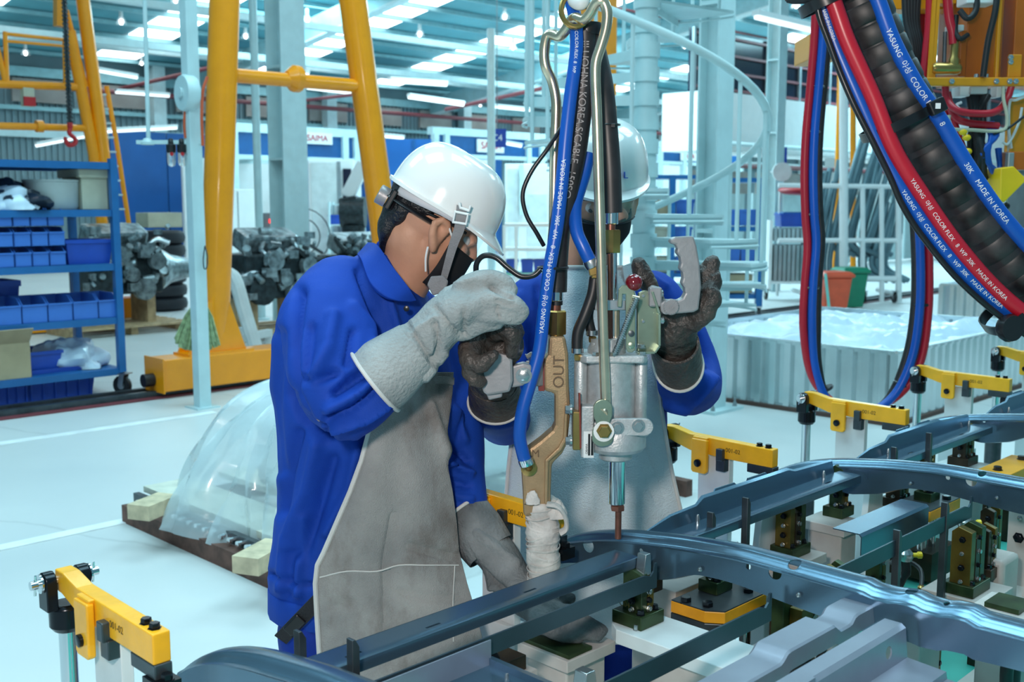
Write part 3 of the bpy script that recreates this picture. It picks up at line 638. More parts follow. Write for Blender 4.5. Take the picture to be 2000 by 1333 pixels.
# white wall panels and plant inside the booths
def slabbox(name, label, cat, u0, v0, u1, v1, Y, dpt, m, parts=None, bev=.01):
    p0, p1 = P(u0, v1, Y), P(u1, v0, Y); c = (p0+p1)/2; b0 = Vector((c.x, Y+dpt/2, p0.z)); t = thing(name, label, cat, b0)
    q = M(); q.box((c.x, Y+dpt/2, c.z), (abs(p1.x-p0.x), dpt, abs(p1.z-p0.z))); obj('housing', q, m, t, 0, bev)
    for (n, a0, b0_, a1, b1, mm, pr) in parts or ():
        q0, q1 = P(a0, b1, Y), P(a1, b0_, Y); q = M(); q.box(((q0.x+q1.x)/2, Y-pr/2, (q0.z+q1.z)/2), (abs(q1.x-q0.x), pr, abs(q1.z-q0.z))); obj(n, q, mm, t, 0)
    return t
slabbox('machine_tool', 'white enclosed machine with a dark door between the grey column and yellow leg', 'machine', 606, 312, 690, 520, 24, 1.2, m_white, (('door', 612, 318, 660, 505, m_lgrey, .04), ('window', 672, 330, 686, 430, m_darkglass, .05), ('door_gap', 662, 316, 665, 510, m_grey, .05)))
slabbox('machine_tool', 'white enclosed machine right of the bending worker helmet', 'machine', 986, 320, 1075, 520, 23, 1.2, m_white, (('door', 992, 330, 1012, 500, m_lgrey, .04), ('duct', 1014, 322, 1022, 420, m_cyanwhite, .2), ('panel', 1030, 380, 1068, 500, m_lgrey, .03)))
slabbox('machine_tool', 'pale machine panel left of the grey column', 'machine', 455, 312, 535, 500, 25, 1.0, m_cyanwhite, (('door', 462, 320, 528, 490, m_white, .04),))
slabbox('dark_screen', 'dark blue screen wall panel behind the yellow crane leg', 'screen', 742, 272, 842, 500, 25, .2, m_wallblue, (('seam', 808, 274, 811, 498, m_fas, .03),), 0)
slabbox('control_cabinet', 'grey control box with a red lamp beside the slim pole near the column', 'cabinet', 514, 416, 532, 458, 17, .25, m_grey, (('lamp', 527, 428, 534, 436, mat('signal_red', (.9, .03, .03), .3, emit=2.0), .06),))
slabbox('tool_chest', 'red tool chest standing before the pale machine panel', 'chest', 490, 490, 546, 530, 16, .4, m_red, (('drawer', 494, 494, 518, 526, m_red, .02), ('drawer', 522, 494, 543, 526, m_red, .02)))
# tripod stand fan
fan = thing('pedestal_fan', 'black pedestal fan on a tripod base behind the engines', 'fan', Z(590, 560, 0)); Yf = Z(590, 560, 0).y
q = M()
for k in range(3): a = k*2.1+.5; q.tube([P(590, 470, Yf), P(590, 480, Yf)+Vector((math.cos(a)*.42, math.sin(a)*.42, -.16))], .035, 8)
obj('tripod_leg', q, m_black, fan); q = M(); q.cyl(P(590, 560, Yf), P(590, 380, Yf), .03, 8); obj('pole', q, m_black, fan)
q = M(); q.lathe([(.0, -.05), (.10, -.05), (.10, .05), (0, .05)], P(590, 470, Yf), YY, 12); obj('motor', q, m_black, fan)
q = M()
for r in (.55, .35): q.tube([P(590, 462, Yf-.05)+Vector((math.cos(x)*r, 0, math.sin(x)*r)) for x in [i*math.pi/12 for i in range(24)]], .012, 5, closed=True)
obj('guard', q, m_black, fan)
# parts shelf with plastic cover and blue trays
sh = thing('parts_shelf', 'pale shelf with blue trays beside the yellow crane leg', 'shelf', Z(680, 545, 0)); Yq = Z(680, 545, 0).y
q = M()
for u in (643, 706):
    for k in (0, .5): q.cyl(P(u, 545, Yq)+YY*k, P(u, 395, Yq)+YY*k, .03, 6)
obj('post', q, m_cyanwhite, sh)
for v in (400, 440, 490, 530):
    p0, p1 = P(643, v, Yq), P(706, v, Yq); q = M(); q.box((p0+p1)/2+YY*.25, ((p1-p0).x, .5, .03)); obj('shelf_board', q, m_cyanwhite, sh, 0)
for v in (430, 470, 515):
    for u in (655, 690):
        q = M(); crate(q, P(u, v+10, Yq)+YY*.2, .3, .4, .22, (XX, YY)); top('parts_tray', q, m_bin, 'small blue tray on the %s board of the pale shelf, %s the crane leg' % ({430: 'upper', 470: 'middle', 515: 'lower'}[v], 'away from' if u < 670 else 'beside'), 'tray', 'trays on the pale shelf')
q = M(); c_ = P(690, 352, 18); q.beam(P(678, 385, 18), P(712, 318, 18), .22, .22); t_ = thing('robot_arm', 'white jointed machine arm behind the yellow crane leg', 'machine arm', P(690, 440, 18)); obj('upper_arm', q, m_white, t_, 0, .03)
q = M(); q.beam(P(690, 440, 18), P(680, 385, 18), .3, .3); obj('lower_arm', q, m_engd, t_, 0, .03); q = M(); q.lathe([(.0, -.2), (.26, -.2), (.26, .2), (0, .2)], P(690, 415, 18), XX, 14); obj('joint', q, m_engd, t_)
q = M(); q.lathe([(.4, 0), (.4, .08), (.3, .1), (.25, .5)], Vector((P(690, 440, 18).x, 18, 0)), UP, 14); q.cyl(Vector((P(690, 440, 18).x, 18, .4)), P(690, 440, 18), .2, 12); obj('base', q, m_engd, t_)
# shelf right of the bending worker with blue boxes
sh = thing('parts_shelf', 'white and green shelf of blue boxes behind the gun handle', 'shelf', Z(1020, 590, 0)); Yq = Z(1020, 590, 0).y
for v in (440, 488, 536, 575):
    p0, p1 = P(985, v, Yq), P(1075, v, Yq); q = M(); q.box((p0+p1)/2+YY*.3, ((p1-p0).x, .6, .05)); obj('shelf_board', q, m_white if v < 500 else mat('mint_paint', (.25, .6, .5), .4), sh, 0)
for u in (985, 1008, 1075):
    q = M(); q.box((P(u, 590, Yq)+P(u, 440, Yq))/2, (.05, .05, (P(u, 440, Yq)-P(u, 590, Yq)).z)); obj('post', q, m_white, sh, 0)
for u in (1000, 1030, 1055):
    q = M(); crate(q, P(u, 534, Yq)+YY*.2, .2, .4, .22, (XX, YY)); top('parts_tray', q, m_bin, 'blue box on the white and green shelf, %s from the bending worker' % {1000: 'first', 1030: 'second', 1055: 'third'}[u], 'tray', 'boxes on the white and green shelf')
# ================================================================ steel columns
def column(label, u, Y, w, dpt, plates=(), wide=None, foot=False):
    b = P(u, 600, Y); b.z = 0; zt = roof_z(b.dot(N))-.55 if b.dot(N) > D0 else 7.5
    t = thing('steel_column', label, 'column', b); q = M(); hcol(q, b, zt, w, dpt, (A, N)); obj('shaft', q, m_cyanwhite, t, 0)
    for z in plates:
        q = M(); q.box(b+UP*z, (w*.98, dpt*.9, .03), (A, N, UP)); obj('stiffener', q, m_cyanwhite, t, 0)
    if foot:
        q = M(); q.box(b+UP*.012, (w+.2, dpt+.22, .024), (A, N, UP)); obj('base_plate', q, m_cyanwhite, t, 0)
        for i in (-1, 1):
            for j in (-1, 1): q = M(); q.hexbolt(b+A*(i*(w/2+.05))+N*(j*(dpt/2+.06))+UP*.024, UP, .016, .03, .03); obj('anchor_bolt', q, m_grey, t)
    return t
column('broad pale steel H column between the two legs of the yellow crane', 570, 14.6, .38, .34, (2.2, 3.4, 4.6))
column('pale steel H column with base plate just behind the spiral staircase', 1388, 8.35, .20, .17, (1.4, 3.1), foot=True)
column('slim pale H column beyond the spiral staircase with a blue bay sign', 1503, 20, .27, .24, (2.9, 4.2))
q = M(); c = P(1527, 336, 19.5); q.lathe([(.0, -.03), (.17, -.03), (.17, .03), (0, .03)], c, YY, 20); t_ = thing('wall_clock', 'round pale disc on the slim column beyond the staircase', 'clock', c); obj('face', q, m_lgrey, t_); q = M(); q.cyl(c+YY*.03, P(1505, 336, 20), .02, 6); obj('bracket', q, m_lgrey, t_)
for (u, v1, Y, r, lab) in ((508, 545, 15, .055, 'slim pale pole beside the red lamp control box'), (960, 420, 19, .07, 'slim pale pole rising behind the bending worker helmet'), (452, 400, 23, .08, 'slim pale duct post beside the white cabinet')):
    b = P(u, 500, Y); b.z = 0; q = M(); q.cyl(b, Vector((b.x, b.y, min(4.6, roof_z(b.dot(N))-.3))), r, 12); t_ = thing('steel_pole', lab, 'pole', b); obj('shaft', q, m_cyanwhite, t_); q = M(); q.lathe([(r*2, 0), (r*2, .02), (r*1.1, .03)], b, UP, 12); obj('foot', q, m_cyanwhite, t_)
# orange crane leg far behind the gun
q = M(); b = P(1155, 500, 16); b.z = 0; t_ = thing('gantry_crane', 'yellow crane mast seen behind the staircase and the hanging hoses', 'crane', b); q.box(b+UP*3, (.66, .2, 6)); obj('mast', q, m_yel, t_, 0); q = M(); q.box(b+UP*.15, (1.6, .5, .3)); obj('base', q, m_yel, t_, 0)
# ================================================================ spiral staircase
YS = 6.9; SCX = P(1258, 400, YS).x; SR_ = .775; cen = Vector((SCX, YS, 0))
def zs(v): return P(1258, v, YS).z
stair = thing('spiral_staircase', 'pale green spiral staircase with curved handrail beside the upright worker', 'staircase', cen)
q = M(); q.cyl(cen, cen+UP*5.2, .072, 20); obj('centre_pole', q, m_cyanwhite, stair)
q = M(); q.lathe([(.16, 0), (.16, .015), (.09, .02)], cen, UP, 16); obj('base_flange', q, m_cyanwhite, stair)
# tread height at angle f (0 = right, grows towards the camera-front, then left), half a turn = 1.08 m
HT = zs(-10)-zs(320); zr0 = zs(556)
def sp_(f, r, z): return cen+Vector((math.cos(f)*r, -math.sin(f)*r, z))
NT = 7.0; df = math.pi/NT
for k in range(-6, 19):
    f = k*df; z = zr0+HT*f/math.pi
    if z < .12: continue
    q = M(); n = 5; pl = [sp_(f-df*.62+df*1.24*i/n, SR_, z) for i in range(n+1)]+[sp_(f+df*.5, .06, z), sp_(f-df*.5, .06, z)]
    q.slab(pl, .018, UP); tr = obj('tread', q, m_cyanwhite, stair, 0)
    q = M(); q.beam(sp_(f-df*.62, SR_, z-.025), sp_(f-df*.55, .07, z-.025), .012, .06); q.tube([sp_(f-df*.62+df*1.24*i/n, SR_, z-.03) for i in range(n+1)], (.008), 6); obj('riser_lip', q, m_cyanwhite, tr)
    q = M(); q.lathe([(.085, -.06), (.085, .03)], cen+UP*z, UP, 16); obj('tread_collar', q, m_cyanwhite, tr)
    for e in (-.3, .3) if k < 1 or k > 5 else (0,):
        fb = f+df*e; zb_ = zr0+HT*fb/math.pi; q = M(); q.cyl(sp_(fb, SR_-.02, z), sp_(fb, SR_-.02, zb_+.93), .0125, 8); obj('baluster', q, m_cyanwhite, stair)
q = M(); q.tube([sp_(f*.12, SR_-.02, zr0+HT*f*.12/math.pi+.94) for f in range(-20, 68)], .026, 12); obj('handrail', q, m_cyanwhite, stair)
# ================================================================ corrugated galvanised bins
def corr_wall(p0, p1, h, nout, pitch=.13, amp=.035):
    q = M(); L = (p1-p0).length; t = (p1-p0).normalized(); n = int(L/pitch); r0, r1 = [], []
    prof = []
    for i in range(n):
        x = i*pitch
        prof += [(x, 0), (x+pitch*.3, 0), (x+pitch*.45, amp), (x+pitch*.85, amp)]
    prof.append((L, 0))
    out = [[p0+t*x+nout*y, p0+t*x+nout*y+UP*h] for x, y in prof]
    ins = [[p0+t*x+nout*(y-.006), p0+t*x+nout*(y-.006)+UP*h] for x, y in prof]
    rings = [[a[0], a[1], b[1], b[0]] for a, b in zip(out, ins)]
    return q.loft(rings)
def corr_bin(label, c, la, ln, h, fill):
    t = thing('galvanised_bin', label, 'bin', c)
    for (p0, p1, no) in ((c, c+A*la, -N), (c+A*la, c+A*la+N*ln, A), (c+N*ln, c+A*la+N*ln, N), (c, c+N*ln, -A)):
        w = obj('side_panel', corr_wall(p0+UP*.03, p1+UP*.03, h-.03, no), m_galv, t, 0)
        q = M(); q.beam(p0+UP*h, p1+UP*h, .05, .03); q.beam(p0+UP*.02, p1+UP*.02, .05, .04); obj('rim', q, m_galv, w, 0)
    q = M(); q.box(c+A*la/2+N*ln/2+UP*.04, (la, ln, .02), (A, N, UP)); obj('floor_sheet', q, m_galv, t, 0)
    for i in (0, 1):
        for j in (0, 1): q = M(); q.box(c+A*la*i+N*ln*j+UP*h/2, (.06, .06, h), (A, N, UP)); obj('corner_post', q, m_galv, t, 0)
    q = M(); q.box(c+A*la/2-N*.03+UP*.015, (la, .05, .03), (A, N, UP)); q.box(c+N*ln/2-A*.03+UP*.015, (.05, ln, .03), (A, N, UP)); obj('skid', q, mat('rusty_skid', (.09, .05, .04), .8), t, 0)
    if fill:
        q = M(); nu, nv = 34, 26; rnd = random.Random(5); w = [(rnd.uniform(2, 13), rnd.uniform(2, 13), rnd.uniform(0, 6)) for _ in range(10)]
        gr = []
        for i in range(nu):
            for j in range(nv):
                x = i/(nu-1); y = j/(nv-1); z = h*.80+sum(abs(math.sin(a*x*la*.7+b*y*ln*.7+o)) for a, b, o in w)*.035-.12-.10*((2*x-1)**8+(2*y-1)**8)
                gr.append(c+A*(.04+x*(la-.08))+N*(.04+y*(ln-.08))+UP*z)
        q.raw(gr, [(i*nv+j, (i+1)*nv+j, (i+1)*nv+j+1, i*nv+j+1) for i in range(nu-1) for j in range(nv-1)])
        sh_ = obj('plastic_liner', q, m_bagw, t, 60)
    return t
cb_ = Z(1744, 832, 0); hb = P(1744, 690, cb_.y).z
corr_bin('long low galvanised corrugated bin filled with white plastic beside the staircase', cb_, 2.75, 2.1, hb, True)
cb2 = Z(1836, 640, 0)-N*1.4; corr_bin('smaller galvanised corrugated bin standing beyond the long filled one', cb2, 2.6, 1.4, P(1836, 556, Z(1836, 640, 0).y).z, True)
# ================================================================ wheelie bins
def wheelie(label, m, b, w, h, yaw=0.):
    ax = (Vector((math.cos(yaw), math.sin(yaw), 0)), Vector((-math.sin(yaw), math.cos(yaw), 0))); t = thing('wheelie_bin', label, 'bin', b)
    def ring(z, k, e=0): return [b+ax[0]*(i*(w/2*k+e))+ax[1]*(j*(w/2*k+e))+UP*z for i, j in ((-1, -1), (1, -1), (1, 1), (-1, 1))]
    q = M(); q.loft([ring(.03, .78), ring(h*.86, 1)]); obj('body', q, m, t, 0, .02)
    q = M(); q.loft([ring(h*.86, 1, .02), ring(h*.90, 1, .03), ring(h*.93, 1, .03), ring(h, .9, 0)]); obj('lid', q, m, t, 0, .01)
    q = M(); q.cyl(b+ax[1]*(w/2+.04)+ax[0]*(-w/2)+UP*h*.9, b+ax[1]*(w/2+.04)+ax[0]*(w/2)+UP*h*.9, .015, 8); obj('handle', q, m, t)
    for i in (-1, 1):
        q = M(); q.lathe([(.0, -.025), (.08, -.025), (.08, .025), (0, .025)], b+ax[0]*(i*w*.36)+ax[1]*(w*.38)+UP*.08, ax[0], 14); obj('wheel', q, m_dark, t)
m_wo = mat('bin_orange', (.78, .10, .04), .4); m_wg = mat('bin_green', (.01, .22, .12), .4)
wo = Z(1622, 610, 0); k = wo.y/FPX
wheelie('orange wheelie bin with lid behind the hanging hoses', m_wo, wo, 58*k, 80*k, .2); wg = Z(1668, 606, 0)+YY*.25; wheelie('green wheelie bin half hidden behind the orange one', m_wg, wg, 52*k, 84*k, .2)
m_mint = mat('mint_plastic', (.20, .62, .55), .4)
dp = thing('dustpan', 'mint green long handled dustpan leaning before the orange bin', 'dustpan', Z(1610, 616, 0)); q = M(); q.cyl(Z(1612, 612, 0)-YY*.2+UP*.05, P(1612, 535, wo.y-.28), .022, 8); obj('handle', q, m_mint, dp)
q = M(); q.box(Z(1606, 616, 0)-YY*.2+UP*.06, (.36, .25, .12)); obj('pan', q, m_mint, dp, 0, .02)
# ================================================================ pipe rack, part racks behind
m_pipe = mat('grey_pipe', (.16, .26, .30), .4, .4); m_alpl = mat('aluminium_plate', (.45, .52, .54), .35, .6)
YR = 17.6
rk = thing('pipe_rack', 'white tube rack holding bundles of grey pipes behind the wheelie bins', 'rack', Vector((P(1700, 500, YR).x, YR, 0)))
for (a, b_, r) in (((1648, 150), (1648, 590), .07), ((1685, 365), (1685, 590), .04), ((1722, 365), (1722, 590), .04), ((1755, 365), (1755, 590), .05), ((1520, 362), (1760, 365), .04), ((1520, 470), (1760, 470), .04), ((1575, 362), (1575, 590), .04), ((1645, 360), (1645, 590), .05), ((1690, 545), (1750, 545), .05)):
    q = M(); q.cyl(P(*a, YR), P(*b_, YR), r, 10); obj('frame_tube', q, m_white, rk)
for u in (1575, 1690, 1750):
    q = M(); q.cyl(P(u, 575, YR), P(u, 575, YR)+YY*.9, .04, 8); obj('frame_tube', q, m_white, rk); caster(rk, Vector((P(u, 500, YR).x, YR, 0)), .09, XX)
rnd = random.Random(11)
def bundle(label, u0, v0, u1, v1, n, bend=0):
    t = thing('pipe_bundle', label, 'pipes', P(u1, v1, YR+.4))
    for i in range(n):
        o = (i-(n-1)/2)*.085; dz = rnd.uniform(-.2, .2); p0 = P(u0, v0, YR+.4)+XX*o*.9+UP*dz+YY*rnd.uniform(-.1, .1); p1 = P(u1, v1, YR+.4)+XX*o*1.1+YY*rnd.uniform(-.1, .1)
        q = M(); q.tube(smooth_pts([p0, p0.lerp(p1, .5)+XX*.03*rnd.uniform(-1, 1), p1, p1+XX*bend-UP*.25], 5), .045, 8); obj('pipe', q, m_pipe, t)
bundle('leaning bundle of grey pipes left of the rack post', 1632, 335, 1600, 500, 7)
bundle('leaning bundle of long grey pipes right of the rack post', 1722, 268, 1668, 470, 9, .3); bundle('grey pipes bent outward at their feet in the white rack', 1740, 380, 1705, 520, 6, .4)
pr = thing('plate_rack', 'rack of upright aluminium plates with a blue tray before the staircase', 'rack', Vector((P(1540, 500, YR).x, YR+.6, 0)))
for k in range(9):
    u = 1508+k*8.5
    for (v0, v1) in ((446, 470), (478, 548)):
        q = M(); p0, p1 = P(u, v1, YR+.6), P(u, v0, YR+.6); q.box((p0+p1)/2, (.055, .5, (p1-p0).z)); obj('plate', q, m_alpl, pr, 0)
for u in (1500, 1580):
    q = M(); p = P(u, 430, YR+.6); q.box(Vector((p.x, p.y, p.z/2+.1)), (.05, .5, p.z-.2)); obj('post', q, m_white, pr, 0); caster(pr, Vector((p.x, YR+.6, 0)), .09, XX)
q = M(); p0, p1 = P(1500, 550, YR+.6), P(1582, 550, YR+.6); q.box((p0+p1)/2, ((p1-p0).x, .5, .05)); obj('deck', q, m_white, pr, 0)
q = M(); crate(q, P(1545, 443, YR+.6), .46, .4, .22, (XX, YY)); top('parts_tray', q, m_bin, 'blue tray on top of the aluminium plate rack', 'tray')
# blue frame rack and red covered trolley between staircase and plates
br_ = thing('storage_rack', 'blue open steel frame rack with trays seen past the staircase handrail', 'rack', Vector((P(1460, 500, 15).x, 15, 0)))
for u in (1405, 1488):
    q = M(); p = P(u, 352, 15); q.box(Vector((p.x, 15, p.z/2+.09)), (.09, .09, p.z-.18)); obj('post', q, m_blue, br_, 0); caster(br_, Vector((p.x, 15, 0)), .085, XX)
for v in (352, 448, 520, 580):
    p0, p1 = P(1405, v, 15), P(1488, v, 15); q = M(); q.box((p0+p1)/2+YY*.3, ((p1-p0).x, .6, .06)); obj('shelf', q, m_blue, br_, 0)
for (u, v) in ((1425, 446), (1462, 446), (1430, 518), (1465, 518)):
    q = M(); crate(q, P(u, v-1, 15)+YY*.25+UP*.03, .24, .4, .22, (XX, YY)); top('parts_tray', q, m_binl, 'light blue tray on the %s shelf of the blue frame rack, %s slim column' % ('upper' if v < 480 else 'lower', 'beside' if u > 1450 else 'away from'), 'tray', 'trays on the blue frame rack')
q = M(); q.box(P(1444, 575, 15)+YY*.3+UP*.14, (.4, .4, .26)); top('carton_box', q, m_card, 'brown carton on the lowest shelf of the blue frame rack', 'box', bevel=.004)
tl = thing('covered_trolley', 'trolley with a red rounded cover beyond the hanging hoses', 'trolley', Vector((P(1560, 500, 19).x, 19, 0)))
q = M(); c = P(1562, 372, 19); q.ball(c, (.38, .4, .09), 18, 8); obj('cover', q, m_red, tl); q = M()
for dx in (-.34, .34): q.cyl(Vector((c.x+dx, 19, 0)), c+XX*dx, .03, 8)
obj('post', q, m_lgrey, tl); q = M(); q.box(c-UP*.5, (.7, .6, .25)); obj('tray', q, m_blue, tl, 0)
# racks behind the staircase centre
rk2 = thing('storage_rack', 'blue rack with cartons and trays directly behind the staircase pole', 'rack', Vector((P(1320, 500, 14).x, 14, 0)))
for u in (1272, 1318, 1370):
    q = M(); p = P(u, 345, 14); q.box(Vector((p.x, 14.2, p.z/2)), (.08, .08, p.z)); obj('post', q, m_blue, rk2, 0)
for v in (345, 425, 480, 540, 600):
    p0, p1 = P(1272, v, 14), P(1370, v, 14); q = M(); q.box((p0+p1)/2+YY*.5, ((p1-p0).x, .6, .05)); obj('shelf', q, m_blue, rk2, 0)
q = M(); q.box(P(1295, 424, 14)+YY*.5+UP*.14, (.3, .4, .22)); top('carton_box', q, m_card, 'brown carton on the rack behind the staircase pole', 'box', bevel=.004)
for (u, v) in ((1345, 424), (1292, 479), (1340, 479), (1300, 539), (1345, 539)):
    q = M(); crate(q, P(u, v, 14)+YY*.5+UP*.027, .24, .4, .2, (XX, YY)); top('parts_tray', q, m_binl if u > 1320 else m_cream, '%s tray on the %s shelf of the rack behind the staircase pole' % ('light blue' if u > 1320 else 'cream', {424: 'upper', 479: 'middle', 539: 'lower'}[v]), 'tray', 'trays behind the staircase pole')
# yellow slim hoist legs at the far right
for (u0, v0, u1, v1, Y) in ((1642, 190, 1637, 345, 21), (1666, 200, 1674, 365, 21)):
    b = P(u1, v1, Y); q = M(); q.cyl(P(u0, v0-60, Y), Vector((b.x, b.y, 0)), .055, 10); top('hoist_leg', q, m_yel, 'slim yellow hoist leg behind the white pipe rack', 'post', 'slim yellow hoist legs')
# ================================================================ pallet with plastic wrapped load behind the bending worker
pc0 = Z(250, 1018, 0); ML = 2.4; MW = 1.75
pl = thing('steel_skid', 'low rusty steel skid with a white deck beside the bending worker', 'skid', pc0+A*ML/2-N*MW/2)
m_rust = mat('rusty_channel', (.13, .06, .045), .7, .2, .4, 12)
for k in (0, 1):
    o = pc0+A*ML*k; q = M(); q.box(o-N*MW/2+UP*.045, (.06, MW, .09), (A, N, UP)); obj('channel', q, m_rust, pl, 0)
q = M(); q.box(pc0+A*ML/2-N*.03+UP*.045, (ML, .06, .09), (A, N, UP)); obj('channel', q, m_rust, pl, 0)
q = M(); q.box(pc0+A*.05-N*MW/2+UP*.115, (.03, MW, .05), (A, N, UP)); obj('roller_guard', q, m_darksteel, pl, 0); q = M()
rl = None
for k in range(22):
    p = pc0+A*.035-N*(.1+k*.073)+UP*.115
    if rl is None: q = M(); q.cyl(p, p-A*.03, .014, 10); rl = obj('roller', q, m_chrome, pl); rp = p
    else: inst(rl, pl, p-rp)
for (a, w) in ((.22, .26), (.62, .2), (1.1, .26), (1.6, .22), (2.1, .26)):
    q = M(); q.box(pc0+A*a-N*MW/2+UP*.15, (w, MW, .03), (A, N, UP)); obj('deck_board', q, mat('whitewashed_board', (.66, .64, .54), .7, 0, .15, 8), pl, 0)
for (u, v, w, lab) in ((300, 990, .22, 'short pine block on the far end of the skid deck'), (512, 1088, .24, 'short pine block on the skid deck beside the blue jacket')):
    q = M(); q.box(Z(u, v, .20), (w, .12, .07), (A*.9+N*.43, N*.9-A*.43, UP)); top('wood_block', q, mat('raw_pine', (.62, .50, .33), .7, 0, .2, 14), lab, 'block')
q = M(); nu, nv = 120, 60; gr = []; rnd = random.Random(21); w_ = [(rnd.uniform(3, 16), rnd.uniform(3, 16), rnd.uniform(-5, 5), rnd.uniform(0, 6)) for _ in range(14)]
c = pc0+A*1.32-N*.82
for j in range(nv):
    ph = math.pi/2*(j/(nv-1)); 
    for i in range(nu):
        th = 2*math.pi*i/nu; rx, ry = 1.22, .62; cs, sn = math.cos(th), math.sin(th); k = (abs(cs)**3.2+abs(sn)**3.2)**(-1/3.2)
        rr = math.cos(ph)**.45; z = .60*math.sin(ph)**.8
        wr = .30*abs(math.sin(3.5*th+.8+1.2*z))+.22*abs(math.sin(7.5*th+2.1-2.5*z))+.14*abs(math.sin(14*th+1.5*math.sin(4*z)))+.10*abs(math.sin(23*th+5*z))-.46+.10*math.sin(5*z+3*th)
        p = c+A*(rx*k*cs*rr*(1+.30*wr))+N*(ry*k*sn*rr*(1+.35*wr))+UP*(.17+z*(1+.16*wr)+(.10*wr*rr if z < .6 else 0))
        if z < .25 and sn < -.2: p = p-N*.10*(1-z/.25)-UP*(.10*(1-z/.25))
        if z < .35 and cs < -.55: p = p-A*.12*(1-z/.35)-UP*.09*(1-z/.35)
        gr.append(p)
q.raw(gr, [(j*nu+i, j*nu+(i+1) % nu, (j+1)*nu+(i+1) % nu, (j+1)*nu+i) for j in range(nv-1) for i in range(nu)])
top('plastic_wrapped_load', q, m_bag, 'heap draped in clear crinkled plastic film on the low skid', 'wrapped load', smooth=50)
q = M(); q.box(c+UP*.36, (1.7, .75, .36), (A, N, UP)); top('load_box', q, mat('packed_load', (.80, .86, .88), .6), 'pale packed load showing through the clear plastic film on the skid', 'load', bevel=.05)
# ================================================================ welding jig: materials
B = -N                                   # towards the camera side of the jig
m_sheet = mat('pressed_sheet_steel', (.125, .21, .29), .25, .8, .08, 5, bump=.02, bscale=30)
m_sheetd = mat('dark_blade_steel', (.05, .085, .11), .36, .6, .12, 8)
m_sheetg = mat('grey_sheet_steel', (.30, .33, .40), .38, .6, .10, 6)
m_brass = mat('bronzed_block', (.15, .105, .02), .35, .6, .25, 18)
m_olive = mat('olive_block', (.035, .06, .022), .35, .5, .4, 18)
m_umber = mat('dark_bronze_block', (.045, .03, .016), .38, .5, .35, 18)
m_jigw = mat('jig_beige_paint', (.50, .46, .43), .5, 0, .10, 10, bump=.06, bscale=60)
m_jigw2 = mat('jig_white_paint', (.66, .72, .73), .45, 0, .06, 8)
m_bolt = mat('black_oxide_bolt', (.012, .015, .02), .22, .6)
m_zinc = mat('zinc_bolt', (.50, .52, .52), .25, .9)
m_tgreen = mat('jig_table_green', (.06, .40, .33), .35, 0, .15, 4)
m_jigy = mat('jig_yellow', (.80, .34, .01), .4, 0, .08, 20)
m_ink = mat('engraved_mark', (.10, .07, .01), .6)
def cut(me, cutters):                     # drill real holes
    o = bpy.data.objects.new('tmp', me); COL.objects.link(o); cm = mesh_of(cutters, 'cutter', 0); co = bpy.data.objects.new('tmpc', cm); COL.objects.link(co)
    b = o.modifiers.new('b', 'BOOLEAN'); b.operation = 'DIFFERENCE'; b.solver = 'EXACT'; b.object = co
    dg_ = bpy.context.evaluated_depsgraph_get(); out = bpy.data.meshes.new_from_object(o.evaluated_get(dg_))
    for x in (o, co): bpy.data.objects.remove(x, do_unlink=True)
    bpy.data.meshes.remove(cm); out.polygons.foreach_set('use_smooth', [True]*len(out.polygons)); out.set_sharp_from_angle(angle=.6); return out
def onS(u, v, s):
    r = _dir(u, v); return Vector((0, 0, CAMH))+r*(s/r.dot(A))
# ================================================================ jig table
jt = thing('jig_table', 'green painted steel jig table under the right half of the welded frame', 'table', F(4.2, .45, 0))
q = M(); q.box(F(4.22, .35, .53), (4.3, 1.9, .04), (A, N, UP)); obj('table_top', q, m_tgreen, jt, 0, .004)
for s in (2.15, 4.2, 6.2):
    for d in (-.5, 1.2): q = M(); q.box(F(s, d, .255), (.12, .12, .51), (A, N, UP)); obj('leg', q, m_tgreen, jt, 0)
for d in (-.5, 1.2): q = M(); q.box(F(4.2, d, .46), (4.1, .08, .10), (A, N, UP)); obj('apron_beam', q, m_tgreen, jt, 0)
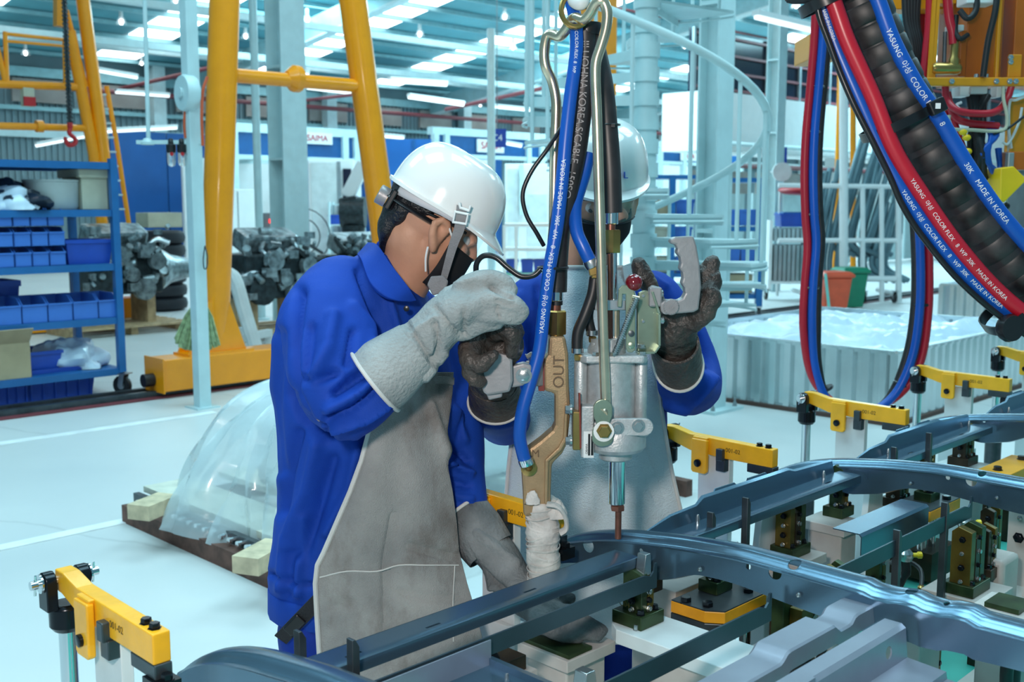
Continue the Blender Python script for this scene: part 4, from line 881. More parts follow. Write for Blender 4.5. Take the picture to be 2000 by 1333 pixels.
# ================================================================ pressed cross members
ZT = [(.15, .925), (.6, .932), (.85, .931), (1.13, .933), (1.27, .921), (1.42, .90), (1.50, .882), (1.56, .862), (1.61, .838), (1.66, .805), (1.70, .772)]
def zc(d):
    for (a, za), (b, zb) in zip(ZT, ZT[1:]):
        if a <= d <= b: t = (d-a)/(b-a); return za+(zb-za)*t
    return ZT[0][1] if d < ZT[0][0] else ZT[-1][1]
def zcs(d): return (zc(d-.03)+zc(d)*2+zc(d+.03))/4
def sstep(x, a, b): t = max(0, min(1, (x-a)/(b-a))); return t*t*(3-2*t)
def cross_member(sx, label, dmin, dmax, joggle=(), holes=(), hat_holes=(), notch=None):
    t = thing('cross_member', label, 'frame member', F(sx, 1.0, .8)); rings = []; nn = 90
    for i in range(nn+1):
        d = dmin+(dmax-dmin)*i/nn; z = zcs(d); e = sstep(d, dmax-.16, dmax); k = 1-.55*e
        jz = sum(-h*(sstep(d, a, a+.016)-sstep(d, b, b+.016)) for a, b, h in joggle); z += jz
        w = [(.040, -.020), (.037, -.008), (.030, -.001), (.020, .001), (.004, 0), (-.003, -.002), (-.008, -.007), (-.013, -.0135), (-.017, -.0155), (-.028, -.0168)]
        out = [(a*k, b*(1-.4*e)) for a, b in w]; inn = [(a*.96*k+.0005, b*(1-.4*e)-.0025) for a, b in w][::-1]
        rings.append([F(sx+a, d, z+b) for a, b in out+inn])
    me = mesh_of(M().loft(rings), 'hat', 40)
    if hat_holes:
        c = M()
        for (u, v, r) in hat_holes: p = onS(u, v, sx-.012); c.cyl(p+A*.03-UP*.018, p-A*.05+UP*.03, r, 20)
        me = cut(me, c)
    obj('hat_section', me, m_sheet, t)
    rings = []
    for i in range(nn+1):
        d = dmin+(dmax-.05-dmin)*i/nn; z = zcs(d); jz = sum(-h*(sstep(d, a, a+.02)-sstep(d, b, b+.02)) for a, b, h in joggle); z += jz
        dep = .072+.008*math.sin(d*9)+(.022*(sstep(d, 1.20, 1.30)-sstep(d, 1.36, 1.44)) if notch else 0)-.03*sstep(d, dmax-.3, dmax)
        x = sx-.0265+.003*math.sin(d*7)*(1 if notch else .5)
        rings.append([F(x, d, z-.0155), F(x, d, z-dep), F(x+.020, d, z-dep-.004), F(x+.020, d, z-dep-.002), F(x+.0025, d, z-dep+.003), F(x+.0025, d, z-.0155)])
    me = mesh_of(M().loft(rings), 'web', 40)
    if holes:
        c = M()
        for (u, v, r) in holes: p = onS(u, v, sx-.0265); c.cyl(p-A*.03, p+A*.03, r, 22)
        me = cut(me, c)
    w = obj('web', me, m_sheet, t)
    for (d, r) in ((1.20, .0035), (.98, .0035)):
        q = M(); q.lathe([(r*1.5, 0), (r, .004), (0, .005)], F(sx-.029, d, zcs(d)-.05), -A, 8); obj('weld_nut', q, m_zinc, w)
    return t
cross_member(.86, 'pressed cross member with a rounded end beside the single yellow clamp', .95, 1.69)
cross_member(1.76, 'pressed steel cross member under the copper welding tip', .25, 1.66, ((.79, .845, .0045), (.70, .75, .0045), (.10, .655, .006)), ((1150, 1066, .016), (1252, 1077, .0055), (1460, 1108, .006), (1512, 1119, .0145), (1814, 1192, .007)), ((1547, 1099, .012), (1770, 1146, .010), (1842, 1174, .005)), True)
cross_member(2.70, 'pressed steel cross member behind the one being welded', .35, 1.70, (), ((1580, 923, .010), (1850, 934, .006), (1896, 940, .0145), (1546, 928, .006)), ((1915, 922, .010),), True)
cross_member(3.60, 'pressed cross member farthest from the welding gun', .4, 1.70, (), ((1848, 825, .012), (1922, 823, .005)), (), True)
# ================================================================ sill rails along the frame edge
def slotcut(c, s, d, z, ls=.032, w=.006): c.box(F(s, d, z), (ls, w, .06), (A, N, UP)); return c
def sill(s0, s1, label, upstand, slots):
    t = thing('sill_rail', label, 'frame member', F((s0+s1)/2, 1.36, .86)); d0, d1 = 1.330, 1.392
    prof = [(d1, 0), (d0+.006, 0), (d0+.001, -.002), (d0, -.007), (d0, -.022), (d0+.0025, -.022), (d0+.003, -.008), (d0+.007, -.0028), (d1, -.0028)]
    me = mesh_of(M().loft([[F(s, d, .88+z) for d, z in prof] for s in (s0, s1)]), 'flange', 40)
    c = M()
    for s in slots: slotcut(c, s, 1.352, .88)
    if slots: me = cut(me, c)
    obj('top_flange', me, m_sheet, t)
    if upstand:
        prof = [(d1, -.004), (d1+.012, .052), (d1+.020, .058), (d1+.020, .055), (d1+.0145, .050), (d1+.003, -.004)]
        obj('upstand', M().loft([[F(s, d1+(d-d1)*k, .88+z*k) for d, z in prof] for s, k in ((s0, .25), (s0+.10, .55), (s0+.2, .62), (s0+.23, .85), (s1-.25, .85), (s1-.22, .7), (s1-.03, .6))]), m_sheet, t)
        for k in range(2): q = M(); q.slab([F(s0+.28+k*.14, d1+.0175, .925), F(s0+.38+k*.14, d1+.0175, .925), F(s0+.37+k*.14, d1+.020, .934), F(s0+.29+k*.14, d1+.020, .934)], .003, N); obj('raised_tab', q, m_sheet, t, 0)
        for s in (s0+.18, s0+.75):
            q = M(); q.lathe([(.005, 0), (.005, .012), (.003, .02), (.0, .021)], F(s, d1-.01, .88), UP, 10); obj('locating_pin', q, m_zinc, t)
    else:
        q = M()
        prof = [(d1, 0), (d1, -.05), (d1+.0025, -.05), (d1+.0025, 0)]; obj('rear_web', M().loft([[F(s, d, .88+z) for d, z in prof] for s in (s0, s1)]), m_sheetd, t, 0)
    return t
sill(.84, 1.70, 'long slotted steel rail running in front of the grey apron', False, (.99, 1.16, 1.40))
sill(1.80, 2.655, 'slotted steel rail with an upstand behind the copper tip', True, (2.14, 2.52))
sill(2.74, 3.555, 'slotted steel rail with an upstand between the two far cross members', True, (3.0, 3.36)); sill(3.65, 4.7, 'far end of the slotted steel rail beside the last clamps', True, (3.9,))
def blade(s0, s1, d, zt, h, label, m=None, hook=False):
    t = thing('blade_strip', label, 'frame member', F((s0+s1)/2, d, zt-h)); pl = [(s0, zt-h), (s1, zt-h), (s1, zt)]
    if hook: pl = [(s0, zt-h), (s1, zt-h), (s1, zt+.018), (s1-.006, zt+.018), (s1-.010, zt+.002), (s1-.020, zt-.006), (s1-.032, zt-.002), (s1-.04, zt)]
    q = M(); q.slab([F(s, d, z) for s, z in pl+[(s0, zt)]], .004, N); obj('strip', q, m or m_sheetd, t, 0); return t
blade(.80, 1.70, 1.285, .86, .034, 'dark flat strip set on edge beside the slotted rail before the apron', hook=True)
blade(1.0, 1.71, 1.025, .862, .036, 'dark flat strip set on edge over the white jig plate', hook=True)
blade(1.86, 2.65, 1.032, .862, .036, 'dark flat strip set on edge between bronze locator blocks', hook=True); blade(2.76, 3.54, 1.035, .862, .036, 'dark flat strip beyond the second cross member')
# short Z profile
zp = thing('z_profile', 'short blue steel channel lying beside the dark flat strip', 'frame member', F(2.40, 1.12, .80)); q = M()
q.loft([[F(s, d, z) for d, z in ((1.165, .868), (1.10, .868), (1.094, .862), (1.094, .795), (1.0965, .795), (1.0965, .860), (1.101, .8655), (1.165, .8655))] for s in (2.20, 2.545)]); obj('profile', q, m_sheet, zp, 40)
# stepped hat rail and channel in the lower right
sr = thing('stepped_rail', 'stepped bright steel rail running under the curved cross member', 'frame member', F(1.55, .86, .82)); rings = []
for i in range(61):
    s = 1.18+.60*i/60; z = .888+.014*(sstep(s, 1.43, 1.455)-sstep(s, 1.60, 1.62))+.012*sstep(s, 1.655, 1.675); w = .030
    pr = [(.865-w-.004, -.030), (.865-w, -.003), (.865-w+.004, 0), (.865+w-.004, 0), (.865+w, -.003), (.865+w+.003, -.030)]
    rings.append([F(s, d, z+b) for d, b in pr]+[F(s, d, z+b-.002) for d, b in [(x+(.002 if x < .86 else -.002), y) for x, y in pr][::-1]])
obj('hat_section', M().loft(rings), m_sheetg, sr, 30)
ch = thing('channel_rail', 'broad grey steel channel with a wide lower flange at the frame corner', 'frame member', F(1.5, .74, .80)); q = M()
me = mesh_of(M().loft([[F(s, d, z) for d, z in ((.800, .895), (.770, .895), (.762, .889), (.757, .838), (.690, .834), (.688, .822), (.640, .820), (.640, .8175), (.690, .8195), (.692, .8315), (.7595, .835), (.7645, .888), (.771, .8925), (.800, .8925))] for s in (1.12, 1.705)]), 'channel', 40)
c = M(); p = F(1.64, .76, .865); c.cyl(p-N*.05, p+N*.05, .011, 20); me = cut(me, c); obj('channel', me, m_sheetg, ch)
q = M(); q.slab([F(1.35, .775, .8965), F(1.40, .775, .8965), F(1.40, .76, .897), (F(1.35, .76, .897))], .006, UP); obj('joggle', q, m_sheetg, ch, 0)
q = M(); q.lathe([(.006, 0), (.006, .014), (.003, .024), (0, .025)], F(1.36, .735, .838), UP, 10); obj('locating_pin', q, m_zinc, ch)
# floor sheet panel at the near end
fp = thing('sheet_panel', 'blue grey flat sheet panel with a large round hole beside the dark strip', 'panel', F(1.0, 1.1, .8))
me = mesh_of(M().box(F(1.02, 1.08, .815), (.40, .42, .003), (A, N, UP)), 'panel', 0); c = M(); pz_ = Z(800, 1395, .815); c.cyl(pz_-UP*.05, pz_+UP*.05, .085, 40); me = cut(me, c); obj('panel', me, m_sheet, fp)
q = M(); q.box(F(1.02, 1.272, .838), (.40, .003, .045), (A, N, UP)); obj('upstand', q, m_sheetg, fp, 0); q = M(); q.box(F(1.22, 1.08, .822), (.010, .42, .014), (A, N, UP)); obj('edge_lip', q, m_sheet, fp, 0)
for (u, v) in ((888, 1318), (910, 1309), (990, 1330)):
    q = M(); q.lathe([(.004, 0), (.004, .006), (.0025, .012), (0, .0125)], Z(u, v, .8165), UP, 10); obj('stud', q, m_zinc, fp)
# ================================================================ toggle clamps
CL = .36
def clamp_parts(t, o):
    def L(b, a, z): return o+B*b+A*a+UP*z
    poly = [(-.005, .020), (.03, .020), (.085, .008), (CL, .004), (CL, -.046), (.20, -.046), (.09, -.040), (.02, -.020), (-.008, -.018)]
    q = M(); q.prism(poly, o, B, UP, .030); arm = obj('arm', q, m_cyel, t, 0, .0025)
    for i, b in enumerate((CL-.050, CL-.022)):
        q = M(); q.hexbolt(L(b, 0, .004), UP, .0085, .010); obj('bolt', q, m_bolt, t)
    text_obj('engraved_number', '001-02', L(.235, -.0155, -.020), B, UP, .017, m_ink, arm, .0002)
    q = M(); pl = [(.105, .0), (.157, .0), (.157, -.092), (.151, -.098), (.111, -.098), (.105, -.092)]; q.prism(pl, o-A*.023, B, UP, .014); tab = obj('tab_plate', q, m_cyel, t, 0, .003)
    q = M(); q.prism([(.105, .006), (.157, .006), (.150, -.008), (.112, -.008)], o-A*.019, B, UP, .012); obj('weld_bead', q, m_cyel, tab, 0, .003)
    q = M(); q.lathe([(.011, 0), (.011, .006), (.009, .007)], L(.130, -.030, -.068), -A, 16); obj('pin', q, m_bolt, tab)
    q = M(); q.box(L(.163, .010, -.17), (.105, .022, .24), (B, A, UP)); pst = obj('post_plate', q, m_jigw2, t, 0, .002)
    q = M(); q.box(L(.165, .010, -.52), (.13, .05, .46), (B, A, UP)); obj('post_foot', q, m_jigw2, t, 0, .003); q = M(); q.box(L(.165, .010, -.925), (.20, .16, .03), (B, A, UP)); q.box(L(.165, .01, -.83), (.10, .08, .17), (B, A, UP)); obj('foot_plate', q, m_jigw2, t, 0)
    q = M(); q.box(L(.198, -.014, -.035), (.022, .028, .034), (B, A, UP)); q.box(L(.198, -.004, -.066), (.030, .034, .034), (B, A, UP)); obj('stop_block', q, m_darksteel, t, 0, .002)
    q = M(); q.box(L(CL-.038, 0, -.058), (.082, .030, .024), (B, A, UP)); obj('pad', q, m_darksteel, t, 0, .002); q = M(); q.box(L(CL-.005, 0, -.082), (.05, .04, .024), (B, A, UP)); q.hexbolt(L(CL+.012, 0, -.070), UP, .009, .012); obj('pad_foot', q, m_bolt, t, 0)
    # clevis, pin and rod
    q = M()
    for sg in (-1, 1): q.prism([(.019*math.cos(x), .019*math.sin(x)) for x in [i*math.pi/8 for i in range(9)]]+[(-.019, -.05), (.019, -.05)], o+A*(sg*.030), B, UP, .020)
    q.lathe([(.024, -.044), (.030, -.05), (.030, -.085), (.022, -.095)], o, UP, 18); cv = obj('clevis', q, m_bolt, t, 30, .002)
    q = M(); q.cyl(o-A*.060, o+A*.060, .008, 14); obj('pivot_pin', q, m_chrome, t)
    for sg in (-1, 1):
        q = M(); q.lathe([(.008, 0), (.017, 0), (.017, .003), (.008, .003)], o+A*(sg*.042 if sg > 0 else -.045), A, 18); q.tube([o+A*(sg*.052)+UP*.018+B*.004, o+A*(sg*.052)-UP*.020-B*.003], .0022, 6); obj('washer', q, m_chrome, t)
    q = M(); q.cyl(o-UP*.095, o-UP*.36, .0155, 18); obj('rod', q, m_chrome, t); q = M(); q.lathe([(.034, -.36), (.036, -.37), (.036, -.66), (.034, -.67)], o, UP, 20); q.box(o-UP*.80, (.05, .05, .27), (A, N, UP)); q.box(o-UP*.932, (.14, .14, .016), (A, N, UP)); obj('cylinder', q, m_darksteel, t)
for s, lab in ((.742, 'yellow toggle clamp standing alone before the pale floor line'), (1.66, 'yellow toggle clamp half hidden between the two workers'), (2.515, 'yellow toggle clamp beside the upright worker apron'), (3.312, 'yellow toggle clamp in front of the hanging hose loop'), (4.185, 'yellow toggle clamp before the dark side of the corrugated bin'), (5.008, 'yellow toggle clamp at the far end of the jig')):
    o = F(s, 1.868, .94); t = thing('toggle_clamp', lab, 'clamp', F(s, 1.868, 0)); clamp_parts(t, o)
# ================================================================ fixture posts and locator blocks
def post(label, s, d, zt, ws, wd, z0=0., m=None, plate=.03, chamfer=False):
    t = thing('fixture_post', label, 'jig post', F(s, d, z0)); m = m or m_jigw
    q = M(); q.box(F(s, d, zt-.0125), (ws+plate, wd+plate, .025), (A, N, UP)); obj('top_plate', q, m, t, 0, .002)
    q = M(); q.box(F(s, d, (zt-.025+z0+.015)/2), (ws, wd, zt-.04-z0), (A, N, UP)); obj('column', q, m, t, 0, .004)
    q = M(); q.box(F(s, d, z0+.0075), (ws+.1, wd+.1, .015), (A, N, UP)); bp = obj('base_plate', q, m, t, 0, .002)
    for i in (-1, 1):
        for j in (-1, 1): q = M(); q.hexbolt(F(s+i*(ws/2+.03), d+j*(wd/2+.03), z0+.015), UP, .008, .010); obj('bolt', q, m_bolt, bp)
    return t
def locator(label, s, d, z, w=.05, h=.10, style=0, dep=.03):
    # L base bolted down, upright plates with bolt heads on the side
    t = thing('locator_block', label, 'jig block', F(s, d, z)); ms = (m_olive, m_brass, m_umber)
    q = M(); q.box(F(s, d, z+.014), (w*1.25, dep*1.7, .028), (A, N, UP)); bs = obj('base_block', q, ms[0 if style != 2 else 2], t, 0, .002)
    for i in (-1, 1): q = M(); q.hexbolt(F(s+i*w*.38, d-dep*.55, z+.028), UP, .0075, .010); obj('bolt', q, m_bolt, bs)
    n = 3 if style else 2
    for k in range(n):
        q = M(); a = (k-(n-1)/2)*w*.36; hk_ = h*(1-.12*(k % 2)); q.prism([(-dep*.55, .02), (dep*.55, .02), (dep*.55, hk_), (dep*.2, hk_+.014), (-dep*.55, hk_+.004)], F(s+a, d, z), N, UP, w*.30)
        up = obj('upright_plate', q, ms[(k+style) % 3], t, 0, .0015)
    for k in range(4):
        zz = z+.035+(h-.05)*k/3; q = M(); q.hexbolt(F(s-w*.5*(n/3)-.004, d-.004, zz), -A, .0065 if k % 2 else .0045, .008); obj('bolt', q, m_bolt if k % 2 else m_zinc, t)
        q = M(); q.hexbolt(F(s+.002, d-dep*.55, zz), B, .0055, .007); obj('bolt', q, m_bolt if k % 2 else m_zinc, t)
    return t
def peg(label, s, d, z0, z1, w=.014, t_=.016, m=None):
    q = M(); q.prism([(-w/2, z0), (w/2, z0), (w/2, z1-.014), (w/2-.008, z1), (-w/2, z1)], F(s, d, 0), A, UP, t_); return top('locating_peg', q, m or m_darksteel, label, 'jig peg', bevel=.001)
# near bay
wp = thing('jig_plate', 'white painted jig plate with clipped corners under the dark strip', 'jig plate', F(1.69, 1.1, .71)); q = M()
q.slab([F(1.635, 1.335, .725), F(1.66, 1.368, .725), F(1.765, 1.368, .725), F(1.765, .84, .725), F(1.635, .84, .725)], .03, UP); obj('plate', q, m_jigw2, wp, 0, .002); q = M(); q.box(F(1.70, 1.10, .355), (.09, .30, .71), (A, N, UP)); obj('pedestal', q, m_jigw, wp, 0)
q = M(); q.hexbolt(Z(1242, 1232, .74), UP, .005, .012); obj('bolt', q, m_zinc, wp)
l_ = locator('olive locator block standing on the white jig plate below the welding point', 1.70, 1.33, .74, .062, .105, 0, .045)
text_obj('engraved_number', 'C04', F(1.655, 1.33, .79), N*-1, UP, .016, m_brass, l_, .0002)
q = M(); q.prism([(-.013, 0), (.013, 0), (.010, .045), (-.006, .045)], F(1.70, 1.318, .845), A, UP, .022); top('steel_finger', q, m_zinc, 'pale steel finger rising above the dark strip near the welding point', 'jig peg', bevel=.001)
post('beige box post with an olive plate on which the glove rests', 1.59, 1.43, .70, .12, .11, 0, m_jigw); q = M(); q.box(F(1.56, 1.43, .7045), (.07, .13, .008), (A, N, UP)); top('wear_plate', q, m_olive, 'dark olive wear plate on the beige box post', 'plate')
q = M(); q.box(F(1.385, 1.43, .715), (.10, .07, .03), (A, N, UP)); t_ = thing('locator_block', 'dark block on a small beige ledge beside the slotted rail', 'jig block', F(1.385, 1.43, .0)); obj('block', q, m_umber, t_, 0, .002); q = M(); q.box(F(1.385, 1.43, .69), (.13, .10, .02), (A, N, UP)); q.box(F(1.40, 1.44, .34), (.06, .06, .68), (A, N, UP)); obj('ledge', q, m_jigw, t_, 0)
q = M(); q.lathe([(.016, 0), (.020, .01), (.014, .02), (.020, .03), (.014, .04)], F(1.36, 1.42, .73), UP, 14); obj('spring', q, m_bolt, t_)
q = M(); q.box(F(1.43, 1.24, .66), (.05, .05, .10), (A, N, UP)); q.prism([(-.02, 0), (.02, 0), (.012, .04), (-.012, .04)], F(1.43, 1.24, .71), A, UP, .03); q.box(F(1.43, 1.24, .305), (.03, .03, .61), (A, N, UP)); top('steel_finger', q, m_zinc, 'polished steel finger block beside the beige post', 'jig peg', bevel=.002)
yp = thing('jig_plate', 'yellow edged jig plate with two black bolts on chrome pillars', 'jig plate', F(1.95, 1.27, .0)); q = M(); pl = [F(1.86, 1.365, .72), F(1.86, 1.275, .72), F(1.885, 1.24, .72), F(2.05, 1.24, .72), F(2.05, 1.365, .72)]
q.slab(pl, .026, UP); obj('plate', q, m_jigy, yp, 0, .002); c_ = sum(pl, Vector())/5; q = M(); q.slab([c_+(p-c_)*.985+UP*.014 for p in pl], .003, UP); obj('wear_face', q, m_darksteel, yp, 0); q = M(); q.slab([p-UP*.026 for p in pl], .024, UP); obj('under_plate', q, m_darksteel, yp, 0, .002)
for (s, d) in ((1.875, 1.335), (1.885, 1.285), (2.02, 1.27)): q = M(); q.hexbolt(F(s, d, .733), UP, .012, .013); obj('bolt', q, m_bolt, yp)
for (s, d) in ((1.90, 1.27), (1.93, 1.265), (2.0, 1.262)): q = M(); q.cyl(F(s, d, .683), F(s, d, .60), .013, 16); obj('pillar', q, m_chrome, yp)
q = M(); q.box(F(1.95, 1.30, .30), (.16, .10, .60), (A, N, UP)); obj('pedestal', q, m_jigw, yp, 0); locator('small olive block on the yellow edged jig plate', 1.98, 1.33, .736, .05, .06, 0, .03)
post('beige post with a rusty spot behind the yellow edged plate', 2.0, 1.46, .735, .16, .12, 0, m_jigw)
locator('dark block with a fitting under the joint of the cross member', 1.86, 1.44, .735, .06, .07, 2, .03)
tp = thing('locator_block', 'tall olive post with a bronze block beside the white jig plate', 'jig block', F(1.86, 1.035, .55)); q = M(); q.box(F(1.985, 1.165, .70), (.028, .03, .25), (A, N, UP)); obj('tall_post', q, m_olive, tp, 0, .002); q = M(); q.box(F(2.02, 1.135, .67), (.05, .03, .14), (A, N, UP)); bb = obj('bronze_block', q, m_brass, tp, 0, .002); text_obj('engraved_number', '02', F(2.02, 1.1195, .66), A, UP, .03, m_ink, bb, .0002)
q = M(); q.hexbolt(F(2.046, 1.13, .72), A, .011, .014); q.hexbolt(F(2.046, 1.13, .69), A, .010, .012); obj('bolt', q, m_zinc, tp); q = M(); q.box(F(2.01, 1.15, .585), (.12, .10, .05), (A, N, UP)); obj('foot_block', q, m_umber, tp, 0); q = M(); q.box(F(2.01, 1.15, .28), (.08, .08, .56), (A, N, UP)); obj('stem', q, m_jigw, tp, 0)
# between first and second cross members
post('beige jig post with a broad top plate between the first two cross members', 2.64, 1.40, .745, .085, .10, 0, m_jigw)
locator('olive twin plate block on the broad beige top plate', 2.69, 1.41, .745, .055, .13, 0, .035)
locator('bronze and umber bolted block left of the broad beige post', 2.42, 1.40, .70, .075, .125, 1, .04); post('short beige post carrying the bronze bolted block', 2.42, 1.40, .70, .12, .10, 0, m_jigw)
locator('small dark block at the left end of the blue short channel', 2.20, 1.23, .70, .04, .05, 2, .03); post('narrow beige post under the small dark block', 2.20, 1.23, .70, .07, .08, .55, m_jigw)
post('beige fluted post carrying the tall bronze blocks near the blade', 2.62, 1.02, .655, .14, .13, .55, m_jigw)
locator('tall bronze and olive bolted block around the dark strip', 2.60, 1.015, .655, .085, .155, 1, .045); locator('umber bolted block beside the tall bronze one', 2.74, 1.03, .655, .055, .12, 2, .04)
for (s, d, z0, z1, lab) in ((2.24, 1.03, .60, .885, 'dark square peg through the strip near the blue channel'), (2.50, 1.035, .62, .895, 'tall dark peg clasping the strip beside the bronze blocks'), (1.98, 1.345, .84, .914, 'dark pointed peg through the slotted rail behind the copper tip'), (2.09, 1.325, .70, .930, 'long dark peg beside the slotted rail'), (2.88, 1.345, .84, .918, 'dark peg through the far slotted rail'), (3.06, 1.325, .70, .935, 'long dark peg beside the far slotted rail'), (.925, 1.405, .80, .925, 'dark pointed peg touching the lower edge of the grey apron'), (.965, 1.318, .76, .925, 'black square peg beside the slotted rail before the apron')):
    peg(lab, s, d, z0, z1)
yp2 = thing('jig_plate', 'second yellow edged jig plate on chrome pillars under the far cross member', 'jig plate', F(2.95, 1.27, .0)); q = M(); pl = [F(2.82, 1.33, .745), F(2.82, 1.25, .745), F(2.85, 1.22, .745), F(3.05, 1.22, .745), F(3.05, 1.33, .745)]; q.slab(pl, .03, UP); obj('plate', q, m_jigy, yp2, 0, .002); c_ = sum(pl, Vector())/5; q = M(); q.slab([c_+(p-c_)*.985+UP*.016 for p in pl], .003, UP); obj('wear_face', q, m_darksteel, yp2, 0)
for (s, d) in ((2.84, 1.30), (2.86, 1.25), (3.0, 1.24)): q = M(); q.hexbolt(F(s, d, .76), UP, .012, .013); obj('bolt', q, m_bolt, yp2)
for (s, d) in ((2.87, 1.25), (2.93, 1.25)): q = M(); q.cyl(F(s, d, .73), F(s, d, .64), .014, 16); obj('pillar', q, m_chrome, yp2)
q = M(); q.box(F(2.93, 1.27, .60), (.16, .12, .08), (A, N, UP)); obj('pedestal', q, m_umber, yp2, 0)
locator('olive block on the second yellow edged plate', 2.96, 1.28, .76, .05, .10, 0, .03)
# angled white bracket with bolts at the right
wb2 = thing('angle_bracket', 'pale bolted angle bracket standing on the green jig table', 'bracket', F(2.92, .99, .55)); q = M(); q.box(F(2.99, .98, .70), (.02, .16, .29), (A, N, UP)); bpl = obj('upright_plate', q, m_jigw, wb2, 0, .002)
for (d, z) in ((1.03, .81), (.93, .81), (1.03, .70), (.93, .70)): q = M(); q.hexbolt(F(2.98, d, z), -A, .012, .010); obj('bolt', q, m_bolt, bpl)
for (d, z) in ((1.03, .755), (.93, .755)): q = M(); q.hexbolt(F(2.98, d, z), -A, .006, .005); obj('dowel', q, m_zinc, bpl)
q = M(); q.box(F(2.90, .98, .5575), (.20, .20, .018), (A, N, UP)); q2 = obj('foot_plate', q, m_jigw, wb2, 0, .002)
for (s, d) in ((2.83, 1.05), (2.83, .91), (2.95, .91), (2.97, 1.05)): q = M(); q.hexbolt(F(s, d, .5665), UP, .011, .012); obj('bolt', q, m_bolt, q2)
q = M(); q.slab([F(2.98, .98, .567), F(2.90, .98, .567), F(2.98, .98, .76)], .012, N); obj('rib', q, m_jigw, wb2, 0)
q = M(); q.loft([[F(2.80+i*.055, 1.03+j*.05, z) for i, j in ((-1, -1), (1, -1), (1, 1), (-1, 1))] for z in (.567, .70)]); top('jig_riser', q, m_jigw, 'rounded beige riser block beside the bolted angle bracket', 'jig block', bevel=.012)
# pneumatic sensors with yellow tips
for (u, v, z, lab) in ((1768, 1085, .70, 'small pneumatic fitting with a yellow tip beside the dark strip'), (1885, 1022, .74, 'pneumatic fitting with a yellow tip beside the bronze blocks'), (1890, 1052, .72, 'second yellow tipped fitting below the first beside the bronze blocks'), (1615, 1208, .68, 'pneumatic fitting with a yellow tip beneath the stepped rail')):
    p = Z(u, v, z); t = thing('air_fitting', lab, 'fitting', p); q = M(); q.lathe([(.016, -.014), (.020, -.006), (.020, .006), (.012, .016)], p, UP, 16); obj('body', q, m_zinc, t); q = M(); q.cyl(p, p+B*.0+XX*.035, .006, 10); q.lathe([(.006, 0), (.009, .003), (.009, .012), (.005, .014)], p+XX*.03, XX, 10); obj('yellow_tip', q, mat('tip_yellow', (.85, .6, .02), .4), t)
    q = M(); q.tube(smooth_pts([p-UP*.01, p-UP*.05+XX*.003, p-UP*.10-XX*.015, p-UP*.15-XX*.02], 4), [.013]*5+[.008]*8, 10); obj('hose', q, m_dark, t)
sp2 = thing('screw_plate', 'silver plate with two socket screws below the cross member joint', 'jig block', F(2.03, 1.06, .55)); q = M(); q.box(F(2.03, 1.06, .70), (.045, .012, .28), (A, N, UP)); obj('plate', q, m_alu, sp2, 0, .002)
for z in (.80, .77): q = M(); q.lathe([(.009, 0), (.009, .003), (.005, .003), (.005, .001)], F(2.03, 1.053, z), B, 14); obj('screw', q, m_bolt, sp2)
q = M(); q.box(F(2.03, 1.08, .555), (.07, .08, .012), (A, N, UP)); obj('foot', q, m_jigw, sp2, 0)
for (s, d, h, lab) in ((2.10, .93, .78, 'pale box column behind the stepped rail'), (2.28, .80, .76, 'pale box column with a folded top below the broad channel')):
    post(lab, s, d, h, .10, .09, .55, m_jigw); q = M(); q.box(F(s, d, h+.006), (.08, .07, .01), (A, N, UP)); top('wear_plate', q, m_olive, 'olive wear plate on the '+lab.split(' below')[0].split(' behind')[0]+(' under the channel' if 'folded' in lab else ' under the stepped rail'), 'plate')
bk = thing('brace_arm', 'dark triangular brace under the stepped rail', 'brace', F(1.6, .85, .55)); q = M(); q.slab([F(1.50, .86, .84), F(1.58, .86, .84), F(1.72, .86, .56), F(1.66, .86, .56)], .05, N); obj('arm', q, m_umber, bk, 0, .002); q = M(); q.box(F(1.69, .86, .28), (.08, .08, .56), (A, N, UP)); obj('stem', q, m_umber, bk, 0)
# far bay
for (s, d, lab) in ((3.20, 1.40, 'beige jig post in the bay under the far cross member'), (3.55, 1.42, 'beige jig post behind the farthest cross member')):
    post(lab, s, d, .74, .10, .11, 0, m_jigw2); 
locator('olive bolted block on the jig post in the far bay', 3.20, 1.40, .74, .07, .12, 1, .04); locator('dark bolted block behind the farthest cross member', 3.55, 1.42, .74, .07, .13, 2, .04); locator('umber bolted block beside the far peg', 3.05, 1.41, .70, .06, .12, 2, .04); post('low pale post under the umber block beside the far peg', 3.05, 1.41, .70, .10, .08, 0, m_jigw2)
for (s, d) in ((3.5, 1.25), (4.1, 1.1)):
    q = M(); q.box(F(s, d, .76), (.3, .10, .03), (A, N, UP)); t_ = thing('jig_plate', 'yellow jig plate %s' % ('under the farthest cross member' if s < 4 else 'beyond the farthest cross member'), 'jig plate', F(s, d, .55)); obj('plate', q, m_jigy, t_, 0, .002); q = M(); q.box(F(s, d, .65), (.2, .08, .19), (A, N, UP)); obj('pedestal', q, m_umber, t_, 0)
    for i in (-1, 1): q = M(); q.hexbolt(F(s+i*.1, d, .775), UP, .012, .013); obj('bolt', q, m_bolt, t_)
# black hose loop at the lower right corner
hl = thing('hose_loop', 'thick black hose loop tied with a white band at the jig corner', 'hose', Z(1985, 1320, .55)); q = M()
for k in (0, 1): q.tube(smooth_pts([P(2010+k*16, 1235, 2.0+k*.03), P(1984+k*10, 1265, 2.0+k*.03), P(1968+k*14, 1300, 2.02+k*.03), P(1965+k*14, 1350, 2.05+k*.03)], 6), .013, 12)
obj('hose', q, m_dark, hl); q = M(); q.lathe([(.020, -.008), (.021, 0), (.020, .008)], P(1986, 1270, 2.0), P(1968, 1300, 2.02)-P(1984, 1265, 2.), 16); obj('band', q, m_white, hl)
